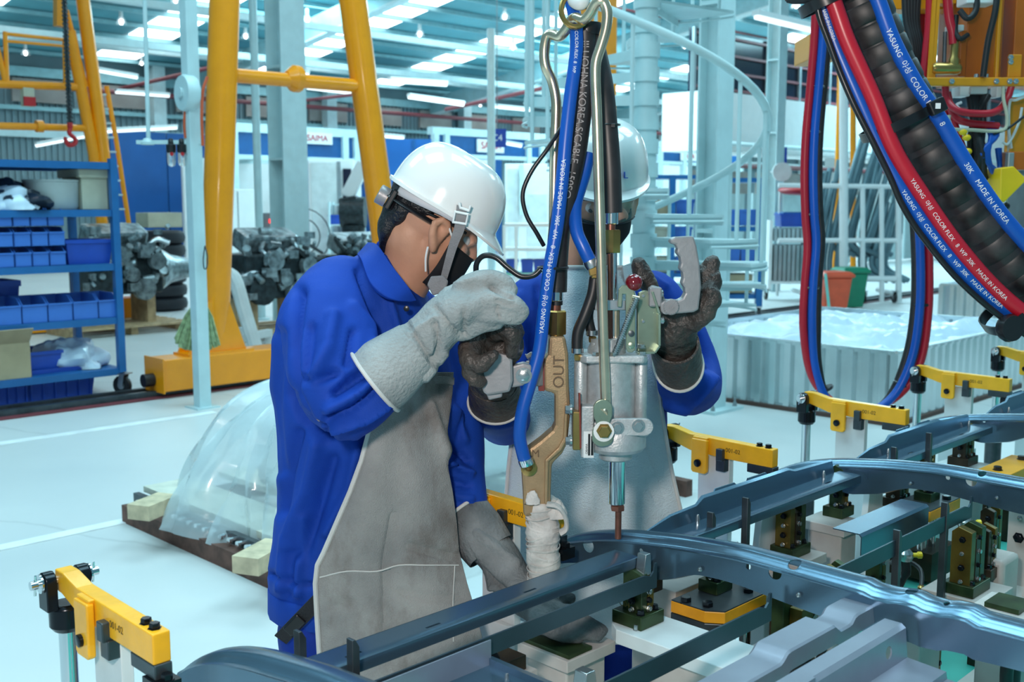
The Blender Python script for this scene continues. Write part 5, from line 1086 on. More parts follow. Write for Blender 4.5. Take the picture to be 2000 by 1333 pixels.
# ================================================================ spot welding gun
YG = 2.21
def G(u, v, dy=0.): return P(u, v, YG+dy)
PX = YG/FPX*1.0
m_zchrom = mat('yellow_zinc_rod', (.72, .60, .44), .25, .9, .12, 20)
m_bronze = mat('cast_bronze', (.40, .27, .15), .45, .5, .10, 30, bump=.10, bscale=300)
m_brassf = mat('brass_fitting', (.42, .27, .09), .28, .9, .1, 20)
m_copper = mat('copper', (.26, .10, .07), .35, .7, .2, 30)
m_hblue = mat('blue_hose', (.005, .085, .44), .33, 0, .05)
m_hred = mat('red_hose', (.48, .010, .026), .33, 0, .05)
m_hblack = mat('black_cable', (.022, .02, .022), .42, 0, .25, 30)
m_print = mat('white_print', (.78, .80, .82), .5)
m_printg = mat('grey_print', (.35, .32, .32), .5)
m_insul = mat('red_insulation', (.20, .03, .02), .4)
m_ball = mat('dark_red_knob', (.16, .004, .01), .08, 0, .05, coat=.8)
m_grip = mat('grey_grip', (.32, .31, .32), .38, .35, .05, 50, bump=.05, bscale=200)
m_tape = mat('white_bandage', (.62, .59, .56), .85, 0, .16, 25, bump=.5, bscale=60)
m_greenz = mat('green_zinc', (.34, .40, .30), .3, .85, .2, 12)
def text_path(name, body, pts, size, material, parent, lift, view=None, start=0., flip=False, spread=1.):
    cu = bpy.data.curves.new(name, 'FONT'); cu.body = body; cu.size = size; cu.align_y = 'CENTER'; cu.space_character = spread
    t = bpy.data.objects.new('tmp', cu); COL.objects.link(t); dg_ = bpy.context.evaluated_depsgraph_get(); me = bpy.data.meshes.new_from_object(t.evaluated_get(dg_)); bpy.data.objects.remove(t, do_unlink=True)
    pts = [Vector(p) for p in pts]; L = [0.]
    for a, b in zip(pts, pts[1:]): L.append(L[-1]+(b-a).length)
    def at(x):
        x = max(0, min(L[-1]-1e-6, x))
        for i in range(len(L)-1):
            if L[i] <= x <= L[i+1]: k = (x-L[i])/max(1e-9, L[i+1]-L[i]); return pts[i].lerp(pts[i+1], k), (pts[i+1]-pts[i]).normalized()
        return pts[-1], (pts[-1]-pts[-2]).normalized()
    for v in me.vertices:
        p, tn = at(start+v.co.x); w = (Vector((0, 0, CAMH))-p).normalized() if view is None else Vector(view); n = w.cross(tn).normalized()
        f = tn.cross(n).normalized()
        if f.dot(w) < 0: f = -f
        h = v.co.y*(-1 if flip else 1); v.co = p+n*h+f*(math.sqrt(max(1e-8, lift*lift-h*h))+.0008)
    me.materials.clear(); me.materials.append(material); o = bpy.data.objects.new(name, me); COL.objects.link(o); o.parent = parent; me.transform(Matrix.Translation(-rootinv(parent))); return o
gun = thing('welding_gun', 'hanging spot welding gun with silver body, bronze arm and copper tip', 'welding gun', G(1210, 1050))
# --- electrode stack
ex = G(1206, 900).x
def ax_(v): return G(1206, v)
def cyl_v(name, u0, u1, v0, v1, m, dy=0., n=28, parent=None, ch=0.):
    a = G((u0+u1)/2, v0, dy); b = G((u0+u1)/2, v1, dy); a.x = b.x = (a.x+b.x)/2; r = (u1-u0)/2*PX; h = (a-b).z; q = M()
    q.lathe([(r-ch, 0), (r, ch), (r, h-ch), (r-ch, h)] if ch else [(r, 0), (r, h)], b, UP, n); return obj(name, q, m, parent or gun, 35)
cyl_v('copper_electrode', 1201, 1214, 995, 1053, m_copper, ch=.001); q = M(); q.lathe([(.015, 0), (.0155, .003), (.0155, .010), (.012, .013)], G(1206, 997), UP, 6); obj('electrode_nut', q, m_copper, gun)
cyl_v('chrome_shaft', 1188, 1222, 897, 984, m_chrome, ch=.001); cyl_v('shaft_collar', 1189.5, 1221, 968, 972, m_darksteel)
b = G(1202, 900); r = 33*PX; q = M(); q.lathe([(r*.8, 0), (r, .004), (r, .016), (r*1.1, .020), (60*PX-.006, .022), (60*PX, .030), (60*PX, .066), (58*PX, .070)], G(1202, 898), UP, 40); obj('lower_barrel', q, m_alu, gun)
# main barrel with four tie-rod pillars
ztop = G(1200, 700).z; zbot = G(1200, 818).z; bc = G(1193, 760); q = M(); q.lathe([(49*PX, 0), (52*PX, .003), (52*PX, ztop-zbot)], Vector((bc.x, YG+.01, zbot)), UP, 40); obj('barrel', q, m_alu, gun)
for (u, w, dy) in ((1134, 26, -.012), (1252, 24, -.012), (1150, 24, .055), (1240, 24, .055)):
    p = G(u, 760, dy); q = M(); q.lathe([(w/2*PX-.001, zbot-.008), (w/2*PX, zbot-.006), (w/2*PX, ztop-.002), (w/2*PX-.001, ztop)], Vector((p.x, YG+dy, 0)), UP, 20); obj('tie_pillar', q, m_alu, gun)
q = M(); pt = [(-.055, -.052), (.062, -.052), (.070, -.04), (.070, .06), (-.062, .06), (-.068, -.035)]
q.slab([Vector((bc.x+a, YG+b_, ztop+.004)) for a, b_ in pt], .016, UP); obj('top_flange', q, m_alu, gun, 0, .004)
q = M(); q.lathe([(38*PX, 0), (38*PX, .008), (33*PX, .020), (33*PX, .030)], Vector((G(1185, 690).x, YG+.0, ztop+.012)), UP, 30); obj('top_cap', q, m_alu, gun)
for (u, v, h) in ((1165, 690, .022), (1209, 678, .03)):
    q = M(); p = G(u, v, -.01); q.lathe([(.013, 0), (.013, h), (.011, h+.002)], Vector((p.x, p.y, ztop+.012)), UP, 16); obj('port_boss', q, m_alu, gun)
for (u, dy) in ((1163, -.045), (1197, -.046), (1255, -.04)):
    p = G(u, 696, dy); q = M(); q.hexbolt(Vector((p.x, YG+dy, ztop+.012)), UP, .0065, .007); obj('bolt', q, m_zinc, gun)
# middle saddle, link plates
q = M(); q.box(((G(1136, 820).x+G(1262, 820).x)/2, YG+.012, (G(1200, 816).z+G(1200, 846).z)/2), (G(1262, 820).x-G(1136, 820).x, .115, .03)); obj('saddle', q, m_alu, gun, 0, .004)
q = M(); q.box(((G(1196, 815).x+G(1258, 815).x)/2, YG-.049, G(1200, 811.5).z), (.068, .012, .0025)); q.box((G(1257.5, 830).x, YG-.049, G(1200, 825).z), (.0025, .012, .030)); obj('insulation_edge', q, m_insul, gun, 0)
q = M(); q.prism([(x*PX*17*1.0+cx, z*PX*17) for cx, x, z in [(-.030, math.cos(t), math.sin(t)) for t in [math.pi/2+i*math.pi/8 for i in range(9)]]+[(.030, math.cos(t), math.sin(t)) for t in [-math.pi/2+i*math.pi/8 for i in range(9)]]], G(1230, 834, -.056), XX, UP, .012); obj('link_bar', q, m_alu, gun, 30, .0015)
for (u, v) in ((1206, 836), (1247, 832)):
    q = M(); q.lathe([(.0135, 0), (.0135, .003), (.010, .003)], G(u, v, -.062), -YY, 20); q.hexbolt(G(u, v, -.065), -YY, .0095, .009); obj('bolt', q, m_zinc, gun)
pl = []
for k in range(33):
    t = k/32; y = 30-64*t; r = 18-5.5*math.exp(-((y+3)/9)**2)+2*(1 if y < -10 else 0); pl.append((r, y))
side = [((r-3*0)*PX, y*PX) for r, y in pl]; capt = [(17*PX*math.cos(a), (30+14*math.sin(a))*PX) for a in [i*math.pi/10 for i in range(1, 10)]]; capb = [(20*PX*math.cos(-a), (-34-14*math.sin(a))*PX) for a in [i*math.pi/10 for i in range(1, 10)]]
poly = capt[::-1] if False else [(x, z) for x, z in side]+[(x, z) for x, z in capb]+[(-x, z) for x, z in side[::-1]]+[(x, z) for x, z in capt[::-1]]
q = M(); q.prism(poly, G(1177, 824, -.070), XX, UP, .010); obj('swing_link', q, m_greenz, gun, 0, .0015)
q = M(); q.lathe([(.021, 0), (.021, .003), (.013, .003)], G(1179, 843, -.075), -YY, 24); obj('nylon_washer', q, m_white, gun); q = M(); q.hexbolt(G(1180, 842, -.078), -YY, .0125, .014); obj('pivot_bolt', q, m_brassf, gun)
# left bracket: insulating plates, clamp plates, bolts, label
q = M(); q.box((G(1146, 830, -.02).x, YG-.005, (G(1140, 783).z+G(1140, 886).z)/2), (.026, .095, .108)); obj('bracket_block', q, m_alu, gun, 0, .003)
q = M(); q.slab([G(1132, 768, -.05), G(1134, 876, -.05), G(1134, 876, .05), G(1126, 768, .05)], .003, XX); obj('insulation_plate', q, m_insul, gun, 0)
q = M(); q.box((G(1124, 838).x, YG-.02, (G(1124, 795).z+G(1124, 872).z)/2), (.016, .055, .080)); obj('clamp_plate', q, m_brassf, gun, 0, .002)
for v in (800, 861):
    q = M(); p = G(1117, v, -.035); q.lathe([(.012, 0), (.012, .004), (.009, .004)], p, -XX, 18); q.hexbolt(p-XX*.004, -XX, .0095, .010); obj('bolt', q, m_zinc, gun)
q = M(); q.box((G(1150, 858, -.055).x, YG-.0535, G(1150, 858).z), (.021, .001, .055)); lb = obj('rating_label', q, m_white, gun, 0)
q = M(); q.box((G(1147, 858).x, YG-.0545, G(1150, 858).z), (.004, .001, .045)); q.box((G(1153, 858).x, YG-.0545, G(1150, 860).z), (.005, .001, .040)); obj('label_bar', q, m_black, lb, 0)
text_obj('label_print', 'OBARA', (G(1142.5, 868).x, YG-.0545, G(1150, 866).z), UP, -XX, .0065, m_black, lb, .0001)
# --- bronze arm
arm = [(1072, 655), (1103, 655), (1109, 690), (1110, 745), (1113, 800), (1107, 862), (1097, 882), (1077, 902), (1075, 960), (1075, 1003), (1022, 1003), (1021, 960), (1017, 902), (1028, 876), (1055, 856), (1078, 836), (1083, 826), (1083, 765), (1060, 760), (1059, 702), (1070, 690)]
me = mesh_of(M().slab([G(u, v, .0) for u, v in arm], .052, YY), 'arm', 0); ba = obj('bronze_arm', me, m_bronze, gun, 0, .007)
q = M(); q.slab([G(1110, 790, -.029), G(1107, 860, -.029), G(1097, 880, -.029), G(1072, 902, -.029), (G(1070, 985, -.029)), G(1063, 985, -.029), G(1064, 899, -.029), G(1090, 874, -.029), (G(1100, 856, -.029)), G(1103, 790, -.029)], .008, YY); obj('arm_rib', q, m_bronze, ba, 0, .003)
m_cast = mat('cast_letter_dark', (.13, .08, .04), .6); text_obj('cast_lettering', 'OUT', G(1092, 727, -.0265), UP, -XX, .032, m_cast, ba, .0012); text_obj('cast_mark', 'M', G(1046, 887, -.0265), XX, UP, .022, m_cast, ba, .0012)  # cast letters coloured darker than the arm so they can be read
q = M(); q.box((G(1057, 728).x, YG, G(1057, 728).z), (.012, .06, .068)); obj('arm_insulation', q, m_insul, gun, 0)
q = M(); q.lathe([(.017, 0), (.017, .006), (.010, .007)], G(1033, 914, -.026), -YY, 20); q.tube([G(1033, 914, -.03), G(1030, 908, -.05), G(1027, 898, -.055)], .0085, 12); obj('water_inlet', q, m_brassf, gun)
# bandage sleeve
q = M(); rings = []; rnd = random.Random(2)
for i in range(47):
    v = 975+i*4.6; c = G(1059+(v-975)*.02, v); n = 24; k = 1-.35*math.exp(-(v-972)/6.) ; wav = .0007*math.sin(i*1.9)+.0010*math.sin(i*.5+1)
    rings.append([c+Vector((math.cos(a)*(.0345*k+wav+.0016*math.sin(a*2+i*.55)), math.sin(a)*(.034*k+wav+.002*math.sin(a*3+i*.4)), .004*math.sin(a+i*.2))) for a in [j*2*math.pi/n for j in range(n)]])
obj('bandage_wrap', M().loft(rings), m_tape, gun, 60)
for i in range(13):
    v = 992+i*13; c = G(1059+(v-975)*.02, v); tl_ = rnd.uniform(-.014, .014); q = M()
    q.tube([c+Vector((math.cos(a)*.0352, math.sin(a)*.0348, tl_*math.cos(a)+.003*math.sin(a*2+i))) for a in [j*2*math.pi/24 for j in range(24)]], [(.0012, .0030)]*24, 6, closed=True); obj('bandage_turn', q, m_tape, gun, 60)
q = lump(G(1086, 1012, -.02), (.020, .014, .034), 3, .3); obj('bandage_knot', q, m_tape, gun, 80); q = lump(G(1040, 985, -.03), (.014, .008, .026), 5, .3); obj('bandage_knot', q, m_tape, gun, 80)
q = M(); q.tube(smooth_pts([G(1068, 985, -.032), G(1090, 990, -.034), G(1104, 1010, -.03), G(1106, 1032, -.028), G(1094, 1042, -.028)], 5), [(.016, .005)]*21, 12); obj('bandage_tail', q, m_tape, gun, 60)
# --- cable fittings left
cyl_v('hose_clamp', 1071, 1100, 567, 588, m_chrome, ch=.0015); cyl_v('rubber_ring', 1073, 1099, 588, 596, m_dark); cyl_v('copper_neck', 1072, 1096, 594, 607, m_copper); q = M(); b0 = G(1087, 653); q.lathe([(19*PX*1.05, 0), (20*PX*1.05, .003), (20*PX*1.05, .047), (18*PX, .050)], b0, UP, 6); obj('brass_coupling', q, m_brassf, gun)
cyl_v('brass_neck', 1073, 1101, 652, 662, m_brassf)
# fittings right
cyl_v('hose_clamp', 1181, 1208, 414, 438, m_chrome, ch=.0015); cyl_v('copper_neck', 1183, 1202, 438, 452, m_copper); q = M(); q.lathe([(.0165, 0), (.0175, .002), (.0175, .044), (.016, .047)], G(1196, 494), UP, 6); obj('brass_coupling', q, m_brassf, gun)
q = M(); q.cyl(G(1199, 494), G(1199, 680), .0068, 16); obj('chrome_rod', q, m_chrome, gun); q = M(); q.cyl(G(1190, 496, -.008), G(1191, 690, -.008), .0038, 12); obj('brass_tube', q, m_copper, gun)
q = M(); q.cyl(G(1203, 605), G(1203, 680), .008, 16); obj('threaded_rod', q, m_zchrom, gun); q = M(); q.box((G(1190, 595).x, YG-.005, G(1190, 595).z), (.064, .03, .021)); obj('rod_clamp', q, m_steel, gun, 0, .0015)
q = M(); q.hexbolt(G(1200, 676, 0), UP, .011, .012); obj('rod_nut', q, m_zinc, gun)
# --- hanger bail
bl = [(1080, 745), (1081, 500), (1083, 330), (1086, 240), (1086, 195), (1078, 157), (1066, 130), (1063, 103), (1067, 75), (1076, 67), (1093, 71), (1104, 60), (1114, 42), (1124, 35), (1138, 39), (1150, 30), (1160, 13), (1170, 2), (1180, 6), (1186, 27), (1183, 57), (1174, 89), (1164, 122), (1163, 160), (1166, 230), (1171, 400), (1178, 650), (1183, 785)]
dyv = [.045]*5+[.045, .04, .04, .035, .03, .015, .0, -.01, -.02, -.03, -.04, -.05]+[-.06]*11
bp_ = smooth_pts([G(u, v, d) for (u, v), d in zip(bl, dyv)], 5)+[G(1182, 800, -.063), G(1177, 808, -.072)]
q = M(); q.tube(bp_, .0106, 18); obj('hanger_bail', q, m_zchrom, gun)
q = M(); rc = G(1123, 20, -.02); q.tube([rc+Vector((math.cos(a)*.027, math.sin(a)*.012, math.sin(a)*.034)) for a in [i*math.pi/14 for i in range(28)]], .0055, 10, closed=True); obj('shackle_ring', q, m_brassf, gun)
q = M(); q.tube(smooth_pts([G(1115, -60, .0), G(1118, -10, 0), G(1122, 4, -.02), G(1136, 8, -.03), G(1142, -4, -.02)], 5), .012, 12); obj('hook', q, m_lgrey, gun)
# --- cables and hoses of the gun
def hose(name, pts, r, m, parent=None, n=16, k=6, ribs=0., label=None):
    p = smooth_pts(pts, k)
    q = M(); q.tube(p, r if not isinstance(r, list) else [r[min(len(r)-1, int(i*len(r)/len(p)))] for i in range(len(p))], n); o = obj(name, q, m, parent or gun, 60, label=label)
    if ribs:
        L = 0; q = M(); nxt = ribs
        for a, b_ in zip(p, p[1:]):
            L += (b_-a).length
            if L >= nxt: nxt += ribs; q.lathe([(r*1.005, -.0006), (r*1.012, 0), (r*1.005, .0006)], b_, b_-a, n)
        if q.v: obj('wrap_edge', q, m, o, 60)
    return o, p
cab1, cp1 = hose('power_cable', [G(1143, 52, .02), G(1142, 110, .02), G(1139, 170, .02), G(1132, 240, .015), G(1122, 310, .01), G(1107, 380, .0), G(1094, 440, 0), G(1088, 510, 0), G(1086, 570, 0)], .0225, m_hblack, ribs=.021)
cab2, cp2 = hose('power_cable', [G(1152, 56, .04), G(1166, 110, .03), G(1178, 170, .015), G(1186, 250, .005), G(1192, 330, 0), G(1195, 416, 0)], .0215, m_hblack)
text_path('cable_print', 'JILUOHNA KOREA.S/CABLE.  150SQ', [p for p in cp1], .021, m_printg, cab1, .0225, start=.03, spread=.97)
q = M(); q.lathe([(.031, -.012), (.034, 0), (.031, .012)], G(1146, 58, .03), UP, 20); obj('cable_boot', q, m_black, gun); q = M(); q.lathe([(.022, -.002), (.0232, 0), (.022, .002)], G(1190, 244, .005), UP, 20); obj('cable_tie', q, m_black, gun)
q = M(); q.box(G(1197, 246, -.018), (.008, .01, .006)); obj('cable_tie', q, m_black, gun, 0)
h1, hp1 = hose('water_hose', [G(1108, -30, .03), G(1122, 30, .01), G(1126, 75, -.008), G(1124, 115, -.012), G(1114, 190, -.022), G(1105, 270, -.03), G(1099, 340, -.035), G(1088, 440, -.04), G(1074, 520, -.045), G(1062, 610, -.048), G(1054, 680, -.05), G(1038, 740, -.055), G(1021, 800, -.06), G(1015, 850, -.06), G(1021, 885, -.058), G(1027, 905, -.055)], .0135, m_hblue, k=7)
text_path('hose_print', 'YASUNG 야성  COLOR FLEX  8   WP  30K   MADE IN KOREA', hp1[::-1], .0125, m_print, h1, .0135, start=.275, spread=1.06)
text_path('hose_print', 'COLOR FLEX  8  WP', hp1, .009, m_print, h1, .0135, start=.11, flip=False)
q = M(); q.lathe([(.0150, -.007), (.0155, 0), (.0150, .007)], G(1027, 902, -.056), G(1027, 905, -.055)-G(1021, 885, -.058), 18); obj('hose_clamp', q, m_chrome, gun)
h2, hp2 = hose('water_hose', [G(1150, 300, .03), G(1140, 345, .02), G(1124, 400, .0), G(1126, 450, -.02), G(1140, 485, -.03), G(1156, 518, -.03)], .0135, m_hblue); q = M(); q.lathe([(.015, -.008), (.016, 0), (.015, .008)], G(1155, 515, -.03), G(1156, 518, -.03)-G(1140, 485, -.03), 16); q.box(G(1166, 514, -.045), (.006, .006, .012)); obj('hose_clamp', q, m_steel, gun)
q = M(); q.beam(G(1156, 518, -.03), G(1160, 538, -.03), .018, .018); q.beam(G(1155, 536, -.03), G(1176, 536, -.03), .016, .016); obj('elbow_fitting', q, m_brassf, gun, 0, .002)
hose('air_hose', [G(1162, 542, -.02), G(1157, 575, -.025), G(1143, 615, -.03), G(1129, 650, -.03), G(1127, 688, -.03)], .0115, m_dark); hose('air_hose', [G(1163, 550, .0), G(1154, 590, .0), G(1149, 620, .0), G(1156, 655, 0)], .0105, m_dark)
for (u, v, dy) in ((1128, 690, -.03), (1156, 655, 0)):
    q = M(); q.lathe([(.0125, 0), (.0125, .010)], G(u, v, dy), UP, 16); obj('hose_clamp', q, m_steel, gun); q = M(); q.lathe([(.008, 0), (.009, .004), (.009, .012), (.006, .013)], G(u+1, v+14, dy), UP, 6); obj('hose_nut', q, m_brassf, gun)
hose('signal_wire', [G(1096, 250, -.02), G(1070, 290, -.03), G(1038, 335, -.03), G(1021, 378, -.03), G(1028, 420, -.03), G(1048, 455, -.03), G(1062, 480, -.02)], .0045, m_black, n=10)
hose('signal_wire', [G(930, 540, -.02), G(931, 515, -.03), G(945, 500, -.035), G(968, 503, -.04), G(992, 523, -.045), G(1018, 540, -.05), G(1042, 538, -.05), G(1056, 526, -.05)], .0058, m_black, n=10)
q = M(); q.tube([G(1080, 523, -.02)+Vector((math.cos(a)*.030, math.sin(a)*.034, 0)) for a in [i*math.pi/12 for i in range(24)]], (.0028), 8, closed=True); obj('cable_tie', q, m_black, gun)
# --- toggle lever, spring, knob, right bracket
q = M(); q.slab([G(u, v, -.03) for u, v in ((1206, 600), (1208, 565), (1216, 557), (1228, 557), (1238, 566), (1241, 580), (1241, 684), (1234, 689), (1226, 688), (1222, 680), (1222, 575), (1216, 575), (1214, 600))], .006, YY); obj('lever_plate', q, m_greenz, gun, 0, .0015)
for v in (652, 675): q = M(); q.lathe([(.0065, 0), (.0065, .003), (.003, .004)], G(1233, v, -.034), -YY, 14); obj('rivet', q, m_greenz if v > 660 else m_darksteel, gun)
q = M(); a, b_ = G(1196, 702, -.045), G(1244, 582, -.045); q.tube([a.lerp(b_, i/60)+Vector((.0003*(1 if i % 2 else -1), 0, 0)) for i in range(61)], [.0066 if i % 2 else .0056 for i in range(61)], 12); obj('spring', q, m_steel, gun, 0); q = M(); q.cyl(G(1235, 580, -.045), G(1248, 583, -.045), .004, 10); q.cyl(G(1193, 706, -.045), G(1196, 700, -.04), .004, 10); obj('spring_pin', q, m_zchrom, gun)
q = M(); q.ball(G(1238, 552, -.025), .0178, 24, 14); obj('ball_knob', q, m_ball, gun)
q = M(); q.slab([G(u, v, .0) for u, v in ((1244, 600), (1247, 572), (1258, 567), (1272, 570), (1284, 612), (1284, 675), (1275, 688), (1244, 688))], .006, (YY*.8-XX*.6)); obj('guard_plate', q, m_greenz, gun, 0, .0015)
q = M(); pts = [G(1272, 569, -.012), G(1286, 612, -.012), G(1286, 674, -.012), G(1277, 687, -.012), G(1243, 688, -.012)]
for p0, p1 in zip(pts, pts[1:]): q.beam(p0, p1, .036, .005, ref=(p1-p0).cross(YY))
obj('guard_rim', q, m_greenz, gun, 0, .001)
for (u, v) in ((1256, 578), (1256, 628)): q = M(); q.lathe([(.003, 0), (.003, .003)], G(u, v, -.005), -YY, 10); obj('rivet', q, m_steel, gun)
q = M(); q.hexbolt(G(1252, 680, -.015), UP, .008, .008); obj('bolt', q, m_zinc, gun)
# --- right pistol grip
gp = [(1306, 469), (1316, 463), (1352, 461), (1358, 480), (1364, 515), (1367, 560), (1362, 604), (1352, 609), (1296, 614), (1288, 608), (1287, 592), (1298, 585), (1322, 586), (1331, 582), (1336, 572), (1335, 562), (1329, 553), (1332, 543), (1331, 532), (1325, 524), (1328, 514), (1326, 502), (1319, 494), (1321, 486), (1318, 478), (1308, 476)]
q = M(); q.slab([G(u, v, -.01) for u, v in gp], .034, YY); hg = obj('right_grip', q, m_grip, gun, 0, .007)
q = M(); c = G(1311, 600, -.030); q.lathe([(.0165, -.006), (.0165, .0), (.014, .002)], c, -YY, 40); obj('serrated_disc', q, m_grip, hg)
for k in range(18): a = k*math.pi/9; q = M(); q.beam(c-YY*.002+Vector((math.cos(a)*.005, 0, math.sin(a)*.005)), c-YY*.002+Vector((math.cos(a)*.0155, 0, math.sin(a)*.0155)), .0013, .0016, ref=YY); obj('serration', q, m_grip, hg, 0)
q = M(); q.lathe([(.0045, 0), (.0045, .003), (.003, .003), (.003, .001)], c-YY*.002, -YY, 14); obj('disc_screw', q, m_grip, hg)
q = M(); q.box(G(1279, 580, -.01), (.026, .03, .040)); q.beam(G(1268, 566, -.005), G(1288, 572, -.01), .03, .02); obj('grip_mount', q, m_grip, gun, 0, .004)
for (u, v) in ((1290, 574), (1292, 625)): q = M(); q.lathe([(.0085, -.006), (.0085, .004), (.006, .006)], G(u, v, -.012), XX, 14); obj('bolt', q, m_zinc, gun)
# --- left cast handle
q = M(); pl = [(935, 701), (968, 685), (994, 691), (1001, 700), (1002, 741), (996, 762), (952, 769), (944, 763), (934, 718)]; q.slab([G(u, v, -.055) for u, v in pl], .055, YY); lh = obj('left_handle', q, m_grip, gun, 0, .008)
q = M(); q.slab([G(u, v, -.055) for u, v in ((949, 765), (982, 758), (981, 774), (955, 780))], .03, YY); obj('trigger_stub', q, m_grip, lh, 0, .003); q = M(); q.slab([G(u, v, -.05) for u, v in ((998, 714), (1022, 708), (1038, 712), (1040, 742), (1020, 752), (998, 756))], .032, YY); obj('handle_lug', q, m_grip, lh, 0, .004)
q = M(); q.lathe([(.0165, 0), (.0165, .003), (.013, .003)], G(1023, 734, -.067), -YY, 20); q.hexbolt(G(1023, 734, -.070), -YY, .0115, .008); obj('bolt', q, m_zinc, lh); q = M(); q.hexbolt(G(1030, 700, -.045), UP*.5+XX*.8, .008, .014); obj('bolt', q, m_zinc, lh)
q = M(); q.box(G(931, 730, -.045), (.006, .03, .03)); obj('switch_button', q, m_red, lh, 0, .002)
q = M(); q.beam(G(1035, 730, -.04), G(1064, 730, -.0), .03, .05, ref=UP); obj('handle_stem', q, m_grip, lh, 0, .003)
# ================================================================ overhead hose package at the right
YH = 2.05
def HB(u, v, dy=0.): return P(u, v, YH+dy)
hb = thing('hose_package', 'thick strapped bundle of black, red and blue hoses curving across the upper right', 'hose bundle', HB(1985, 620))
cpath = [HB(1640, -90, .02), HB(1672, -20, .02), HB(1712, 80, .02), HB(1758, 180, .02), HB(1816, 290, .02), HB(1885, 400, .02), HB(1965, 500, .02), HB(2060, 590, .02), HB(2180, 670, .02), HB(2330, 730, .02)]
ck, cp = hose('corrugated_conduit', cpath, .050, m_hblack, hb, 24, 8)
m_segd = mat('conduit_segment', (.022, .02, .021), .48, 0, .9, 22); L = 0; nxt = .03; q = M()
for a, b_ in zip(cp, cp[1:]):
    L += (b_-a).length
    if L >= nxt:
        nxt += .042; t = (b_-a).normalized(); q = M(); q.lathe([(.0500, -.019), (.0522, -.015), (.0522, .014), (.0500, .018)], b_, t, 24); obj('conduit_ring', q, m_segd, ck, 40)
bw, bwp = hose('blue_hose', [HB(1690, -60, -.03), HB(1716, 5, -.03), HB(1744, 80, -.03), HB(1786, 160, -.03), HB(1830, 225, -.03), HB(1890, 325, -.03), HB(1960, 425, -.03), HB(2050, 520, -.03), HB(2180, 615, -.03), HB(2330, 680, -.03)], .0145, m_hblue, hb, k=8)
text_path('hose_print', 'YASUNG  야성  COLOR FLEX    8', bwp, .0135, m_print, bw, .0145, start=.115, spread=1.05); text_path('hose_print', '30K    MADE IN KOREA', bwp, .0128, m_print, bw, .0145, start=.40, spread=1.05)
rd, rdp = hose('red_hose', [HB(1580, -80, -.04), HB(1622, -10, -.04), HB(1655, 80, -.042), HB(1705, 190, -.045), HB(1745, 290, -.048), HB(1800, 380, -.05), HB(1870, 480, -.05), HB(1950, 570, -.045), HB(2040, 640, -.04), HB(2170, 715, -.04), HB(2330, 770, -.04)], .0148, m_hred, hb, k=8)
text_path('hose_print', 'YASUNG  야성  COLOR FLEX   8  WP  30K   MADE IN KOREA', rdp, .0105, m_print, rd, .0148, start=.44, spread=1.03)
b2, b2p = hose('blue_hose', [HB(1570, -50, -.02), HB(1603, 5, -.02), HB(1635, 95, -.022), HB(1680, 200, -.03), HB(1725, 300, -.035), HB(1768, 380, -.04), HB(1830, 470, -.042), HB(1910, 560, -.04), HB(1990, 622, -.03), HB(2150, 725, -.03), HB(2330, 790, -.03)], .0135, m_hblue, hb, k=8)
text_path('hose_print', 'MADE IN KOREA', b2p, .0085, m_print, b2, .0135, start=.07); text_path('hose_print', 'YASUNG  야성  COLOR FLEX   8   WP  30K   MADE IN KOREA', b2p, .0105, m_print, b2, .0135, start=.435, spread=1.03)
hose('black_wire', [HB(1592, -20, -.04), HB(1600, 30, -.04), HB(1618, 80, -.04), HB(1640, 140, -.04), HB(1668, 205, -.045), HB(1706, 280, -.05), HB(1738, 345, -.05), HB(1762, 400, -.05), HB(1800, 460, -.05), HB(1880, 555, -.05), HB(1990, 645, -.05), HB(2150, 745, -.05), HB(2330, 810, -.05)], .0058, m_black, hb, n=10)
hose('black_wire', [HB(1600, 20, -.03), HB(1632, 115, -.03), HB(1665, 190, -.03), HB(1716, 290, -.03), HB(1752, 375, -.03), HB(1850, 525, -.03), HB(1985, 640, -.03), HB(2150, 735, -.03), HB(2330, 800, -.03)], .004, m_black, hb, n=10)
# cable ties around the package
def band(u0, v0, u1, v1, w, nm='cable_tie'):
    a, b_ = HB(u0, v0, -.062), HB(u1, v1, -.035); m_ = (a+b_)/2; x = (b_-a).normalized(); y = YY; rx = (b_-a).length/2; q = M(); n = 28; t = x.cross(y).normalized()
    rings = []
    for i in range(n):
        an = 2*math.pi*i/n; e = (abs(math.cos(an))**2.6+abs(math.sin(an))**2.6)**(-1/2.6); c = m_+YY*.062+x*(rx*e*math.cos(an))+y*(.068*e*math.sin(an)); o_ = (x*math.cos(an)+y*math.sin(an))
        rings.append([c+t*w/2, c+t*w/2+o_*.003, c-t*w/2+o_*.003, c-t*w/2])
    rings.append(rings[0]); q.loft(rings, caps=False); return obj(nm, q, m_black, hb, 30)
bd = band(1712, 266, 1838, 204, .017); q = M(); q.box(HB(1830, 208, -.06), (.030, .018, .026), ((XX*.9+UP*.42), YY, (UP*.9-XX*.42))); tb = obj('tie_head', q, m_black, hb, 0, .003); q = M(); q.box(HB(1832, 207, -.0695), (.009, .002, .010)); obj('tie_slot', q, m_print, tb, 0)
band(1588, 10, 1700, -40, .02); q = lump(HB(1575, 2, -.03), (.034, .03, .016), 8, .25); obj('rag_wrap', q, mat('dark_rag', (.05, .035, .04), .9, bump=.5), hb, 60)
band(1962, 652, 2030, 590, .02); q = M(); q.lathe([(.0, -.01), (.024, -.01), (.027, 0), (.024, .01), (0, .01)], HB(1972, 641, -.055), -YY+XX*.3, 20); obj('clamp_boss', q, m_black, hb)
